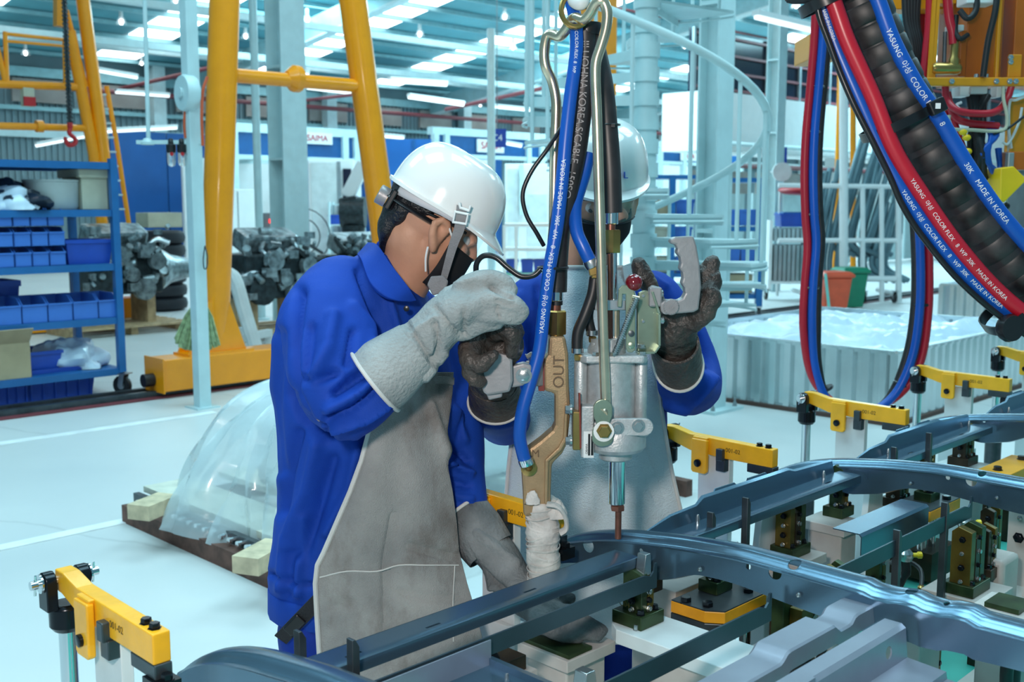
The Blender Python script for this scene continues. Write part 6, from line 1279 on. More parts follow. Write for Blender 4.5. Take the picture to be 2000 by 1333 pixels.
# ================================================================ hanging hose loop behind the clamps
YL = 4.7
def HL(u, v, dy=0.): return P(u, v, YL+dy)
lp = thing('hose_loop', 'looped red, blue and black hoses hanging in front of the corrugated bin', 'hose', HL(1660, 800))
base = [(1604, -40), (1602, 60), (1594, 160), (1585, 260), (1582, 340), (1584, 420), (1588, 480), (1582, 560), (1580, 640), (1588, 720), (1612, 775), (1655, 806), (1705, 802), (1755, 766), (1788, 700), (1802, 610), (1804, 520), (1800, 430), (1794, 340), (1788, 220), (1788, 90), (1794, -60)]
for (m, du, dv, dy, r, nm) in ((m_hred, -11, 4, -.02, .0175, 'red_hose'), (m_hblue, 6, -3, -.03, .0185, 'blue_hose'), (m_hblack, 16, -8, .02, .0185, 'black_hose'), (m_hblack, -2, 0, .03, .012, 'black_hose')):
    sw = [(u+du*(1 if i < 9 else 1-2*min(1, (i-8)/5) if i < 18 else -1), v+dv*(-1 if 9 < i < 14 else 1), dy) for i, (u, v) in enumerate(base)]
    hose(nm, [HL(u, v, d) for u, v, d in sw], r, m, lp, 12, 6)
for (u, v, w) in ((1582, 562, .038), (1594, 170, .034), (1586, 258, .034), (1583, 420, .034), (1612, 760, .036), (1760, 752, .036), (1802, 595, .036), (1803, 448, .036)):
    q = M(); q.lathe([(w, -.006), (w+.003, 0), (w, .006)], HL(u, v, 0), UP*1.+XX*(0 if v < 700 else (.5 if u > 1700 else -.5)), 18); obj('cable_tie', q, m_black, lp)
# ================================================================ people: materials and helpers
m_jacket = mat('work_blue_cotton', (.007, .052, .36), .7, 0, .08, 7, bump=.18, bscale=500, spec=.2)
m_trouser = mat('navy_cotton', (.004, .03, .27), .7, 0, .08, 7, bump=.2, bscale=500, spec=.2)
m_skin = mat('skin', (.54, .27, .17), .5, 0, .07, 18, bump=.06, bscale=220)
m_hair = mat('black_hair', (.010, .010, .013), .38, 0, .3, 60, bump=.5, bscale=160)
m_helmet = mat('white_helmet_shell', (.82, .82, .81), .16, 0, .015, 3, coat=.5)
m_hinner = mat('helmet_lining', (.62, .60, .62), .45)
m_strap = mat('grey_webbing', (.22, .22, .23), .7, 0, .08, 60, bump=.3, bscale=400)
m_mask = mat('black_mask', (.006, .006, .008), .85)
m_visor = mat('clear_visor', (.75, .85, .9), .05, 0, .02, alpha=.12, trans=.4)
m_suede = mat('grey_suede', (.25, .25, .25), .9, 0, vscale=7, col2=(.38, .375, .365), bump=.5, bscale=420, spec=.2)
m_apron2 = mat('pale_suede', (.50, .58, .62), .8, 0, vscale=6, col2=(.58, .66, .70), bump=.4, bscale=300)
m_glove = mat('grey_leather_glove', (.25, .275, .28), .75, 0, vscale=9, col2=(.36, .385, .385), bump=.5, bscale=130, spec=.3)
m_gloved = mat('dark_worn_glove', (.030, .025, .023), .42, 0, vscale=11, col2=(.075, .060, .052), bump=.8, bscale=70)
m_seam = mat('pale_piping', (.58, .57, .55), .7)
m_eye = mat('eye_white', (.75, .74, .72), .2)
def stains(m, col, scale, lo, hi, amt):          # worn dirty patches with a shape of their own
    nt = m.node_tree; b = nt.nodes['Principled BSDF']; tc = [n for n in nt.nodes if n.type == 'TEX_COORD'][0]; ramp = [n for n in nt.nodes if n.type == 'VALTORGB'][0]
    nz = nt.nodes.new('ShaderNodeTexNoise'); nz.inputs['Scale'].default_value = scale; nz.inputs['Detail'].default_value = 8; nz.inputs['Roughness'].default_value = .65
    mp = nt.nodes.new('ShaderNodeMapping'); mp.inputs['Scale'].default_value = (1, 1, .55); mp.inputs['Location'].default_value = (3.1, 1.7, .4)
    nt.links.new(tc.outputs['Object'], mp.inputs[0]); nt.links.new(mp.outputs[0], nz.inputs['Vector'])
    mr = nt.nodes.new('ShaderNodeMapRange'); mr.inputs[1].default_value = lo; mr.inputs[2].default_value = hi; mr.inputs[3].default_value = 0; mr.inputs[4].default_value = amt
    nt.links.new(nz.outputs['Fac'], mr.inputs[0]); mx = nt.nodes.new('ShaderNodeMix'); mx.data_type = 'RGBA'; mx.inputs[7].default_value = (*col, 1)
    nt.links.new(mr.outputs[0], mx.inputs[0]); nt.links.new(ramp.outputs['Color'], mx.inputs[6]); nt.links.new(mx.outputs[2], b.inputs['Base Color'])
stains(m_suede, (.13, .095, .08), 6.5, .50, .70, .8); stains(m_apron2, (.26, .30, .33), 4, .56, .8, .6); stains(m_glove, (.20, .18, .16), 9, .52, .75, .7)
def proj(a):                                     # world points to photograph pixels
    x, y, z = a[:, 0], a[:, 1], a[:, 2]-CAMH; dz = y*CT-z*ST; dy = y*ST+z*CT
    return 1000+FPX*x/dz, 666.5-FPX*dy/dz
def folds(me, strokes):                          # ridges (+) and creases (-) along strokes on the side that faces the photographer
    a = getv(me); n = getn(me); u, v = proj(a); disp = np.zeros(len(a)); front = np.clip((.25-n[:, 1])/.5, 0, 1)
    for (pts, w, amp) in strokes:
        best = np.full(len(a), 1e9)
        for (u0, v0), (u1, v1) in zip(pts, pts[1:]):
            du, dv = u1-u0, v1-v0; t = np.clip(((u-u0)*du+(v-v0)*dv)/(du*du+dv*dv), 0, 1); best = np.minimum(best, np.hypot(u-u0-t*du, v-v0-t*dv))
        disp += 2.3*amp*np.exp(-(best/(w*.8))**2)
    setv(me, a+n*(disp*front)[:, None])
def crumple(me, amp, freq, seed=1):
    rs_ = np.random.RandomState(seed); a = getv(me); n = getn(me); d = np.zeros(len(a))
    for k in range(10):
        w = rs_.normal(size=3)*freq*(1+.25*k); d += np.sin(a@w+rs_.uniform(0, 6))/(1+.35*k)
    setv(me, a+n*(d*amp/3)[:, None])
def ring(uL, uR, v, Y, hy, n=28, e=2.3):
    p0, p1 = P(uL, v, Y), P(uR, v, Y); c = (p0+p1)/2; hx = (p1.x-p0.x)/2; out = []
    for i in range(n):
        a = 2*math.pi*i/n; cs, sn = math.cos(a), math.sin(a); k = (abs(cs)**e+abs(sn)**e)**(-1/e); out.append(c+Vector((hx*k*cs, hy*k*sn, 0)))
    return out
def stack(m, rows): return m.loft([ring(*r) for r in rows])
def limb(m, pts, rad, n=20, k=5):
    p = smooth_pts(pts, k); rr = []
    for i in range(len(p)):
        t = i/(len(p)-1)*(len(rad)-1); j = min(int(t), len(rad)-2); f = t-j; a, b = rad[j], rad[j+1]
        rr.append(tuple(x+(y-x)*f for x, y in zip(a, b)) if isinstance(a, tuple) else a+(b-a)*f)
    m.tube(p, rr, n); m.ball(p[0], rr[0] if not isinstance(rr[0], tuple) else min(rr[0]), 14, 8); m.ball(p[-1], rr[-1] if not isinstance(rr[-1], tuple) else min(rr[-1]), 14, 8); return m
def head_volumes(m, c, Fv, U):
    Rt = Fv.cross(U).normalized(); ax = (Rt, Fv, U); o = lambda r, f, u: c+Rt*r+Fv*f+U*u
    m.ball(o(0, -.008, .022), (.077, .097, .098), 28, 16, ax); m.ball(o(0, .028, -.040), (.064, .066, .078), 24, 14, ax); m.ball(o(0, .050, -.088), (.042, .040, .034), 20, 12, ax)
    m.ball(o(0, .092, -.002), (.040, .012, .016), 16, 10, ax); m.tube([o(0, .092, .0), o(0, .104, -.022), o(0, .110, -.036)], [.010, .012, .013], 12); m.ball(o(0, .106, -.038), (.017, .013, .011), 14, 8, ax)
    m.ball(o(0, .090, -.066), (.026, .010, .006), 14, 8, ax); m.ball(o(0, .089, -.075), (.023, .010, .006), 14, 8, ax)
    for s in (-1, 1):
        m.ball(o(s*.045, .074, -.030), (.022, .020, .020), 14, 8, ax)
        m.tube([o(s*.074, .026, -.058), o(s*.084, .020, -.046), o(s*.092, .006, -.024), o(s*.095, -.001, -.002), o(s*.092, .010, .012), o(s*.084, .028, .008), o(s*.077, .034, -.008)], [.009, .010, .0095, .0095, .009, .008, .007], 10); m.ball(o(s*.075, .020, -.022), (.009, .016, .028), 12, 8, ax)
    return ax, o
def helmet(parent, c, Fv, U, k=1.0, ridges=True, peak=.032, droop=.026):   # c = rim centre
    Rt = Fv.cross(U).normalized(); hm = None; q = M(); n, m_ = 56, 16; grid = []
    def prof(th, ph, off=0.):
        cs, sn = math.cos(th), math.sin(th); b = .128 if cs > 0 else .120; a = .106; h = .118
        crest = 1+.030*math.exp(-(sn/.20)**2)*max(0, math.sin(ph))**.5*(1 if ridges else .3)
        side = 1+(.012*math.exp(-((abs(sn)-.5)/.10)**2) if ridges else 0)*math.sin(ph)
        rr = math.cos(ph)**.62
        return c+(Rt*((a-off)*sn*rr)+Fv*((b-off)*cs*rr)+U*((h-off)*math.sin(ph)**.95*crest*side))*k
    def rimpt(th, ext, drop):
        cs, sn = math.cos(th), math.sin(th); b = .128 if cs > 0 else .120; a = .106; pk = ext*(.006+peak*max(0, cs)**1.6); lip = drop
        return c+(Rt*((a+pk*.5)*sn)+Fv*((b+pk)*cs)+U*(-.012*lip-droop*ext*max(0, cs)**2))*k
    rows = [[rimpt(2*math.pi*i/n, .9, .8) for i in range(n)], [rimpt(2*math.pi*i/n, 1., .6) for i in range(n)], [rimpt(2*math.pi*i/n, 1., .2) for i in range(n)], [rimpt(2*math.pi*i/n, .15, .15) for i in range(n)]]
    for j in range(m_): rows.append([prof(2*math.pi*i/n, (math.pi/2-.02)*j/(m_-1)) for i in range(n)])
    inner = [[prof(2*math.pi*i/n, (math.pi/2-.02)*j/(m_-1), .006) for i in range(n)] for j in range(m_)][::-1]
    q.loft(rows+inner+[[rimpt(2*math.pi*i/n, .0, .8) for i in range(n)], rows[0]], caps=False); return obj('helmet', q, m_helmet, parent, 50)
# ================================================================ bending worker
YT = 2.36
w1 = thing('person', 'person in blue jacket, grey apron and white helmet bending over the welding gun', 'person', Vector((P(720, 1200, YT).x, YT, 0)))
F1 = Vector((.86, .10, -.50)).normalized(); U1 = Vector((.50, -.02, .86)); U1 = (U1-F1*U1.dot(F1)).normalized()
rim1 = P(866, 398, 2.30); hc1 = rim1-U1*.036
bm_ = M(); ax1, o1 = head_volumes(bm_, hc1, F1, U1)
limb(bm_, [o1(0, -.025, -.05), P(800, 520, 2.32), P(752, 585, 2.35)], [.062, .060, .074])
stack(bm_, [(560, 860, 1190, YT, .11), (565, 850, 950, YT, .11), (560, 850, 720, YT, .12), (600, 820, 610, YT, .12), (680, 790, 545, YT, .09)])
limb(bm_, [P(660, 610, 2.24), P(640, 720, 2.13), P(668, 795, 2.09), P(760, 735, 2.10), P(850, 655, 2.13), P(900, 610, 2.14)], [.06, .055, .05, .045, .032, .03], 14)
limb(bm_, [P(800, 640, 2.45), P(868, 800, 2.42), P(893, 960, 2.36), P(950, 1072, 2.30), P(985, 1120, 2.26)], [.055, .05, .042, .03, .02], 14)
for (uh, uf, dy) in ((636, 640, -.05), (765, 780, .08)):
    f = P(uf, 1300, YT+dy); f.z = .09; limb(bm_, [P(uh, 1190, YT+dy), Vector((f.x, YT+dy-.01, .48)), f, Vector((f.x+.16, f.y-.02, .05))], [.075, .055, .042, .035], 14)
me = bake(bm_, .0058, 5, .5); obj('body', me, m_skin, w1)
# jacket
jm = M(); stack(jm, [(552, 905, 1196, YT, .145), (532, 908, 1180, YT, .158), (526, 902, 1110, YT, .155), (536, 896, 1050, YT, .150), (543, 890, 950, YT, .150), (538, 892, 850, YT, .155), (529, 890, 750, YT, .165), (533, 868, 660, YT, .175), (552, 845, 600, YT, .175), (586, 825, 560, YT, .165), (634, 806, 528, YT, .135), (680, 796, 508, YT, .105), (704, 786, 495, YT, .085)])
limb(jm, [P(668, 590, 2.27), P(640, 640, 2.19), P(645, 715, 2.12), P(662, 775, 2.09), P(690, 775, 2.09), P(735, 745, 2.10), P(775, 718, 2.11)], [.100, .104, .096, .086, .078, .068, .060], 24)
limb(jm, [P(800, 640, 2.44), P(860, 740, 2.43), P(884, 850, 2.41), P(893, 945, 2.36), P(906, 1000, 2.335)], [.095, .085, .072, .064, .056], 20)
me = bake(jm, .0075, 4, .5, 'jacket')
folds(me, [([(585, 570), (568, 680), (570, 770), (600, 830), (640, 850)], 13, -.012), ([(735, 690), (722, 640), (690, 600)], 14, .006), ([(735, 700), (700, 735), (655, 770)], 10, -.012), ([(742, 730), (700, 770), (640, 800)], 10, .010), ([(735, 760), (690, 800), (640, 820)], 9, -.010), ([(755, 790), (710, 820), (650, 838)], 9, .009), ([(650, 620), (640, 680), (610, 740)], 16, .009), ([(690, 650), (680, 710)], 10, -.008), ([(608, 640), (600, 720)], 12, -.007), ([(655, 730), (612, 745), (590, 740)], 10, -.009), ([(700, 530), (735, 620), (745, 690)], 8, -.007), ([(760, 590), (775, 640), (760, 680)], 10, .007), ([(620, 870), (600, 960), (565, 1050), (555, 1150)], 16, .011), ([(650, 900), (620, 1000), (590, 1080)], 14, -.010), ([(580, 850), (560, 930), (550, 1000)], 14, -.010), ([(700, 870), (680, 960), (640, 1040)], 14, .008), ([(600, 1010), (588, 1100), (585, 1160)], 10, .009), ([(570, 1080), (560, 1160)], 10, -.008), ([(528, 1120), (580, 1140), (640, 1150)], 6, -.006), ([(545, 650), (537, 800), (545, 920)], 14, -.006), ([(880, 870), (915, 900)], 8, -.010), ([(875, 905), (918, 925)], 8, .010), ([(880, 940), (915, 950)], 8, -.008), ([(885, 800), (905, 860)], 10, .008), ([(890, 968), (920, 975)], 7, .007)])
crumple(me, .0022, 16, 3); jk = obj('jacket', me, m_jacket, w1)
# collar, hem band, shoulder seam, button
def sheet(m, a, b, th, n=8):                     # curved strip between two 3D edges
    a = smooth_pts(a, n); b = smooth_pts(b, n); nn = min(len(a), len(b)); rings = []
    for i in range(nn):
        x = (b[i]-a[i]); t = (a[min(i+1, nn-1)]-a[max(i-1, 0)]); w = x.cross(t).normalized()*th
        mid = a[i].lerp(b[i], .5); rings.append([a[i]-w*.5, mid-w*.5-w*.0, b[i]-w*.5, b[i]+w*.5, mid+w*.5, a[i]+w*.5])
    return m.loft(rings)
q = M(); sheet(q, [P(722, 476, 2.36), P(738, 482, 2.27), P(764, 520, 2.215), P(796, 562, 2.20), P(812, 588, 2.215)], [P(700, 500, 2.34), P(706, 510, 2.21), P(724, 556, 2.165), P(758, 584, 2.165), P(800, 590, 2.20)], .010); obj('collar', q, m_jacket, jk, 60, .003)
q = M(); sheet(q, [P(740, 470, 2.42), P(790, 530, 2.44), P(830, 565, 2.42), P(840, 590, 2.38)], [P(725, 490, 2.46), P(800, 560, 2.48), P(850, 590, 2.44), P(845, 610, 2.40)], .010); obj('collar', q, m_jacket, jk, 60, .003)
q = M(); q.lathe([(.0, 0), (.006, 0), (.006, .003), (.003, .004)], P(794, 603, 2.19), -YY, 14); obj('button', q, m_black, jk)
q = M(); q.tube(smooth_pts([P(588, 562, 2.245), P(620, 545, 2.215), P(655, 548, 2.20), P(672, 560, 2.195)], 4), .0022, 6); obj('shoulder_seam', q, m_jacket, jk)
q = M(); q.loft([ring(527, 905, v, YT, hy) for v, hy in ((1139, .160), (1141, .163), (1184, .163), (1188, .159))]); hb_ = obj('hem_band', q, m_jacket, jk, 60, 0)
# trousers
tm = M(); stack(tm, [(556, 890, 1240, YT, .135), (560, 895, 1170, YT, .135)])
for (uh, uf, dy) in ((626, 640, -.06), (770, 780, .08)):
    f = P(uf, 1300, YT+dy); f.z = .10; limb(tm, [P(uh, 1225, YT+dy), Vector((f.x+.0, YT+dy-.01, .48)), f], [.098, .085, .075], 20)
me = bake(tm, .009, 4, .5, 'trousers'); crumple(me, .006, 14, 8); obj('trousers', me, m_trouser, w1)
for dy in (-.06, .08):
    f = P(645 if dy < 0 else 785, 1300, YT+dy); f.z = 0; q = M(); q.loft([[f+Vector((.10+math.cos(a)*.145*kx, math.sin(a)*.05*ky, z)) for a in [i*math.pi/8 for i in range(16)]] for z, kx, ky in ((0, 1, 1), (.03, 1, 1.02), (.06, .85, .95), (.10, .5, .85))]); obj('shoe', q, m_black, w1, 60)
q = M(); q.beam(P(548, 1250, 2.20), P(640, 1155, 2.175), .032, .004, ref=-YY+XX*.2); wb_s = obj('waist_strap', q, mat('black_webbing', (.012, .013, .018), .7, bump=.4, bscale=300), w1, 0); q = M(); q.box(P(575, 1222, 2.185), (.045, .010, .026), ((XX*.70+UP*.72), YY, (UP*.70-XX*.72))); obj('buckle', q, m_black, wb_s, 0, .003)
# apron: leather sheet wrapped over chest and thighs
ap = [(728, 770, 886, 2.185, 2.22, 2.30), (765, 748, 884, 2.172, 2.21, 2.29), (800, 735, 880, 2.165, 2.20, 2.275), (840, 722, 874, 2.165, 2.19, 2.26), (900, 706, 872, 2.168, 2.185, 2.25), (960, 684, 884, 2.168, 2.18, 2.25), (1020, 658, 892, 2.170, 2.18, 2.25), (1080, 632, 897, 2.170, 2.175, 2.25), (1104, 620, 903, 2.170, 2.175, 2.245), (1140, 616, 912, 2.168, 2.175, 2.24), (1200, 619, 930, 2.160, 2.17, 2.22), (1280, 624, 950, 2.150, 2.16, 2.20), (1370, 628, 960, 2.140, 2.15, 2.18)]
def apron_grid(rows, nu, k, waves):
    rows2 = []
    for i in range(len(rows)-1):
        for j in range(k): t = j/k; rows2.append(tuple(a+(b-a)*t for a, b in zip(rows[i], rows[i+1])))
    rows2.append(rows[-1]); fr, bk_ = [], []
    for v, uL, uR, yL, yM, yR in rows2:
        a, b = [], []
        for i in range(nu):
            t = i/(nu-1); y = (1-t)*(1-t)*yL+2*t*(1-t)*(2*yM-.5*(yL+yR))+t*t*yR
            if t < .06: y += .008*(1-t/.06)
            y += sum(amp*math.sin(f*t*6.283+ph+v*sv) for amp, f, ph, sv in waves)*min(1, (v-rows[0][0])/150+.15)
            p = P(uL+(uR-uL)*t, v, y); a.append(p); b.append(p+YY*.005)
        fr.append(a); bk_.append(b)
    return fr, bk_
fr, bk_ = apron_grid(ap, 40, 6, [(.004, 1.1, .5, .004), (.0025, 2.3, 1.0, -.006)])
m = M(); rings = [a+b[::-1] for a, b in zip(fr, bk_)]; m.loft(rings); ame = mesh_of(m, 'apron', 50)
folds(ame, [([(770, 1010), (755, 1100), (757, 1200), (755, 1300)], 9, -.006), ([(840, 790), (862, 850), (880, 900)], 10, .006), ([(800, 1070), (860, 1085), (895, 1090)], 9, -.005), ([(785, 1160), (850, 1170), (900, 1172)], 8, -.004), ([(690, 1180), (640, 1190)], 8, -.003)])
apo = obj('apron', ame, m_suede, w1)
ed = [r[0] for r in fr]; q = M(); q.tube([p-YY*.002 for p in ed], .0055, 8); obj('edge_piping', q, m_seam, apo)
def on_apron(u, v, lift=.002):
    best = min(((abs((proj(np.array([list(p)]))[0][0])-u)+abs(proj(np.array([list(p)]))[1][0]-v), p) for r in fr[::2] for p in r[::1]), key=lambda x: x[0])[1]; return best-YY*lift
q = M(); q.tube(smooth_pts([on_apron(u, v) for u, v in ((622, 1127), (680, 1121), (740, 1114), (780, 1106), (830, 1106), (870, 1106), (898, 1103))], 4), .0016, 6); obj('pocket_seam', q, m_seam, apo); q = M(); q.tube(smooth_pts([on_apron(u, v) for u, v in ((889, 1106), (886, 1180), (884, 1260))], 4), .0013, 6); obj('pocket_seam', q, m_seam, apo)
q = M(); sheet(q, [P(838, 738, 2.245), P(862, 735, 2.255), P(886, 738, 2.28)], [P(838, 752, 2.245), P(862, 749, 2.255), P(885, 752, 2.28)], .006); obj('bib_hem', q, m_suede, apo, 60)
# near glove (light grey leather gauntlet)
YN = 2.10
def glove_mesh(path, fingers, voxel=.0052, sm=4):
    m = M(); limb(m, [P(*p[:3]) for p in path], [p[3] for p in path], 24, 5)
    for f in fingers: limb(m, [P(*p[:3]) for p in f], [p[3] for p in f], 14, 5)
    return bake(m, voxel, sm, .5, 'glove')
gpath = [(770, 722, 2.10, (.062, .060)), (800, 695, 2.10, (.060, .058)), (838, 656, 2.10, (.050, .050)), (872, 620, 2.095, (.055, .044)), (905, 600, 2.09, (.062, .042)), (935, 590, 2.09, (.055, .036))]
me = glove_mesh([(p[0], p[1], p[2], p[3]) for p in gpath], [[(915, 566, 2.085, .030), (950, 549, 2.075, .022), (982, 553, 2.07, .018), (998, 568, 2.07, .014)], [(925, 590, 2.075, .030), (965, 586, 2.055, .022), (1000, 592, 2.05, .019), (1019, 606, 2.055, .015), (1012, 622, 2.07, .012)], [(925, 612, 2.08, .028), (965, 612, 2.06, .022), (998, 618, 2.06, .018), (1010, 622, 2.065, .014)], [(905, 640, 2.09, .026), (940, 632, 2.075, .020), (970, 630, 2.075, .016)], [(880, 590, 2.12, .03), (920, 570, 2.14, .022), (965, 578, 2.16, .018), (985, 600, 2.17, .015)]])
folds(me, [([(790, 628), (820, 670), (850, 712)], 6, -.006), ([(850, 600), (880, 640), (908, 660)], 5, -.004), ([(848, 632), (858, 672), (852, 700)], 6, -.006), ([(905, 610), (908, 655)], 5, -.004), ([(958, 560), (985, 575), (1005, 580)], 4, -.005), ([(968, 588), (1000, 598)], 4, -.003), ([(970, 600), (975, 620)], 4, -.004), ([(800, 650), (850, 620)], 8, .003), ([(870, 560), (930, 545)], 8, .003), ([(830, 740), (870, 690)], 7, .004)])
crumple(me, .0026, 34, 5); gl = obj('glove', me, m_glove, w1)
# gauntlet cuff as an open leather cone with pale piping
def cuff(parent, cents, axes, m, seam, th=.004):
    rings = []; n = 36
    for (c, x, y, rx, ry) in cents: rings.append([c+x*(rx*math.cos(a))+y*(ry*math.sin(a)) for a in [2*math.pi*i/n for i in range(n)]])
    inn = [[c+x*((rx-th)*math.cos(a))+y*((ry-th)*math.sin(a)) for a in [2*math.pi*i/n for i in range(n)]] for (c, x, y, rx, ry) in cents]
    q = M(); q.loft(rings+inn[::-1], caps=False); me_ = mesh_of(q, 'cuff', 60); crumple(me_, .0015, 35, 4); o = obj('cuff', me_, m, parent)
    q = M(); q.tube(rings[0], .0042, 8, closed=True); obj('cuff_piping', q, seam, o); return o
c0, c1 = P(733, 744, 2.09), P(815, 680, 2.10); dr = (c1-c0).normalized(); xx = (dr.cross(YY)).normalized(); yy = xx.cross(dr)
cuff(gl, [(c0, xx, yy, .074, .082), (c0.lerp(c1, .3), xx, yy, .071, .076), (c0.lerp(c1, .65), xx, yy, .064, .066), (c1, xx, yy, .056, .056)], None, m_glove, m_seam)
# far glove reaching down to the jig
me = glove_mesh([(915, 1010, 2.33, (.050, .050)), (945, 1060, 2.30, (.056, .048)), (985, 1110, 2.27, (.052, .046)), (1010, 1150, 2.23, (.044, .042)), (1050, 1185, 2.18, (.048, .034)), (1085, 1205, 2.16, (.046, .028))], [[(1080, 1195, 2.15, .024), (1120, 1205, 2.13, .017), (1150, 1218, 2.12, .014), (1178, 1232, 2.12, .011)], [(1075, 1210, 2.14, .024), (1110, 1224, 2.12, .017), (1140, 1236, 2.11, .014), (1168, 1243, 2.11, .011)], [(1060, 1218, 2.13, .024), (1095, 1236, 2.11, .017), (1130, 1246, 2.11, .012)], [(1050, 1205, 2.13, .022), (1075, 1232, 2.10, .016), (1105, 1245, 2.10, .011)], [(1050, 1170, 2.2, .024), (1085, 1165, 2.22, .017), (1115, 1170, 2.22, .013)]])
folds(me, [([(900, 1060), (930, 1110), (990, 1160)], 8, -.007), ([(930, 1040), (980, 1080), (1010, 1100)], 10, .004), ([(1000, 1150), (1030, 1180)], 6, -.005), ([(890, 1090), (960, 1150)], 6, .005)]); crumple(me, .003, 30, 9)
m_glove2 = mat('scorched_leather_glove', (.09, .095, .10), .7, 0, vscale=9, col2=(.26, .27, .275), bump=.5, bscale=130); gl2 = obj('glove', me, m_glove2, w1)
c0, c1 = P(902, 1002, 2.335), P(958, 1078, 2.295); dr = (c1-c0).normalized(); xx = dr.cross(YY).normalized(); yy = xx.cross(dr); cuff(gl2, [(c0, xx, yy, .060, .062), (c0.lerp(c1, .5), xx, yy, .064, .060), (c1, xx, yy, .058, .054)], None, m_glove2, m_seam)
# hair, helmet, straps, mask, glasses
hm_ = M(); hm_.ball(o1(0, -.030, .032), (.0815, .086, .074), 28, 16, ax1); hm_.ball(o1(0, -.070, -.012), (.064, .038, .056), 22, 12, ax1)
for s in (-1, 1): hm_.ball(o1(s*.066, .022, .030), (.014, .032, .024), 14, 8, ax1)
hm_.tube([o1(0, -.074, -.03), o1(0, -.076, -.060), P(758, 474, 2.325), P(748, 486, 2.33)], [(.052, .034), (.048, .026), (.040, .016), (.03, .008)], 14); me = bake(hm_, .005, 3, .5, 'hair'); crumple(me, .0012, 90, 2); obj('hair', me, m_hair, w1)
hl_ = helmet(w1, rim1, F1, U1, 1.0, False)
q = M(); n = 40
rows = []
for (ext, u0) in ((1.0, .010), (.985, -.008), (.97, -.018)):
    rows.append([rim1+ax1[0]*(.100*ext*math.sin(t))+F1*(.112*ext*math.cos(t))+U1*(u0-.012*(0 if u0 > 0 else max(0, -math.cos(t)))) for t in [math.pi*.28+i*(math.pi*.55)/n for i in range(n+1)]])
th_ = [[p*1. for p in r] for r in rows]; q.loft([[a, b, c] for a, b, c in zip(*rows)], caps=False, closed=False); o = obj('helmet_skirt', q, m_hinner, hl_, 60); sd_ = o.modifiers.new('t', 'SOLIDIFY'); sd_.thickness = .003
q = M(); q.tube([rim1+ax1[0]*(.088*math.sin(t))+F1*(-.112*abs(math.cos(t)))-U1*.040 for t in [i*math.pi/12-math.pi/2 for i in range(13)]], [(.012, .004)]*13, 8); obj('headband', q, m_black, hl_)
q = M(); q.box(o1(.045, -.100, -.008), (.03, .012, .045), ax1); obj('ratchet_plate', q, m_black, hl_, 0, .003); q = M(); kn = o1(.02, -.118, -.012); q.lathe([(.0, -.010), (.021, -.010), (.021, .010), (.017, .012), (0, .012)], kn, -F1, 22); obj('ratchet_knob', q, m_grip, hl_)
er = 1 if ax1[0].y < 0 else -1
def hs(px_, Yv): return P(px_[0], px_[1], Yv)
q = M(); sheet(q, [hs((892, 400), 2.195), hs((888, 440), 2.192), hs((876, 480), 2.20), hs((858, 552), 2.225)], [hs((912, 408), 2.195), hs((908, 446), 2.192), hs((892, 486), 2.20), hs((870, 556), 2.225)], .003); st_ = obj('chin_strap', q, m_strap, hl_, 40)
q = M(); q.tube([hs(p, 2.186) for p in ((889, 414), (914, 419), (910, 438), (885, 434))], .0034, 8, closed=True); obj('strap_buckle', q, m_white, st_); q = M(); q.tube([hs(p, 2.188) for p in ((897, 396), (899, 406), (916, 412), (919, 402))], .003, 8); obj('strap_hook', q, m_white, st_)
q = M(); pc_ = hs((855, 557), 2.215); q.prism([(-.022, .0), (-.014, .018), (.012, .020), (.022, .008), (.016, -.014), (-.010, -.022)], pc_, XX, UP, .008); obj('chin_cup', q, m_strap, hl_, 0, .003)
q = M(); q.tube(smooth_pts([o1(er*.090, .012, -.052), o1(er*.084, .020, -.075), o1(er*.074, .034, -.100)], 4), .0022, 6); q.tube(smooth_pts([o1(er*.086, .030, .004), o1(er*.078, .05, -.014), o1(er*.066, .066, -.028)], 4), .0022, 6); el = obj('mask_loop', q, m_white, w1)
def mask(parent, o, ax, c):
    q = M(); rows = []
    for i in range(13):
        t = -1.3+2.6*i/12; col = []
        for j in range(9):
            u = -.034-.094*j/8; r = .079+.010*math.cos(t)-.018*abs((j-2.5)/6)**2; f = .030+.088*math.cos(t)*(1-.28*max(0, (j-3)/5)**1.6)
            col.append(o(math.sin(t)*r*(1-.22*max(0, (j-4)/4)), f-.006, u+.020*(1-math.cos(t))*(1 if j < 2 else .2)))
        rows.append(col)
    q.loft(rows, caps=False, closed=False); x = obj('face_mask', q, m_mask, parent, 80); s = x.modifiers.new('t', 'SOLIDIFY'); s.thickness = .003; s.offset = 1; return x
mask(w1, o1, ax1, hc1)
q = M(); q.tube([o1(er*.080, -.012, .012), o1(er*.083, -.02, .008), o1(er*.081, .03, .012), o1(er*.072, .068, .010)], .003, 8); gz = obj('glasses', q, m_black, w1)
q = M(); rows = [[o1(math.sin(t)*.074, .048+.066*math.cos(t), u) for u in (.018, -.002, -.024, -.032)] for t in [-1.1+2.2*i/14 for i in range(15)]]; q.loft(rows, caps=False, closed=False); obj('lens', q, m_visor, gz, 80)
for s in (-1, 1): q = M(); q.ball(o1(s*.032, .076, -.008), .0125, 14, 8); obj('eye', q, m_eye, w1); 
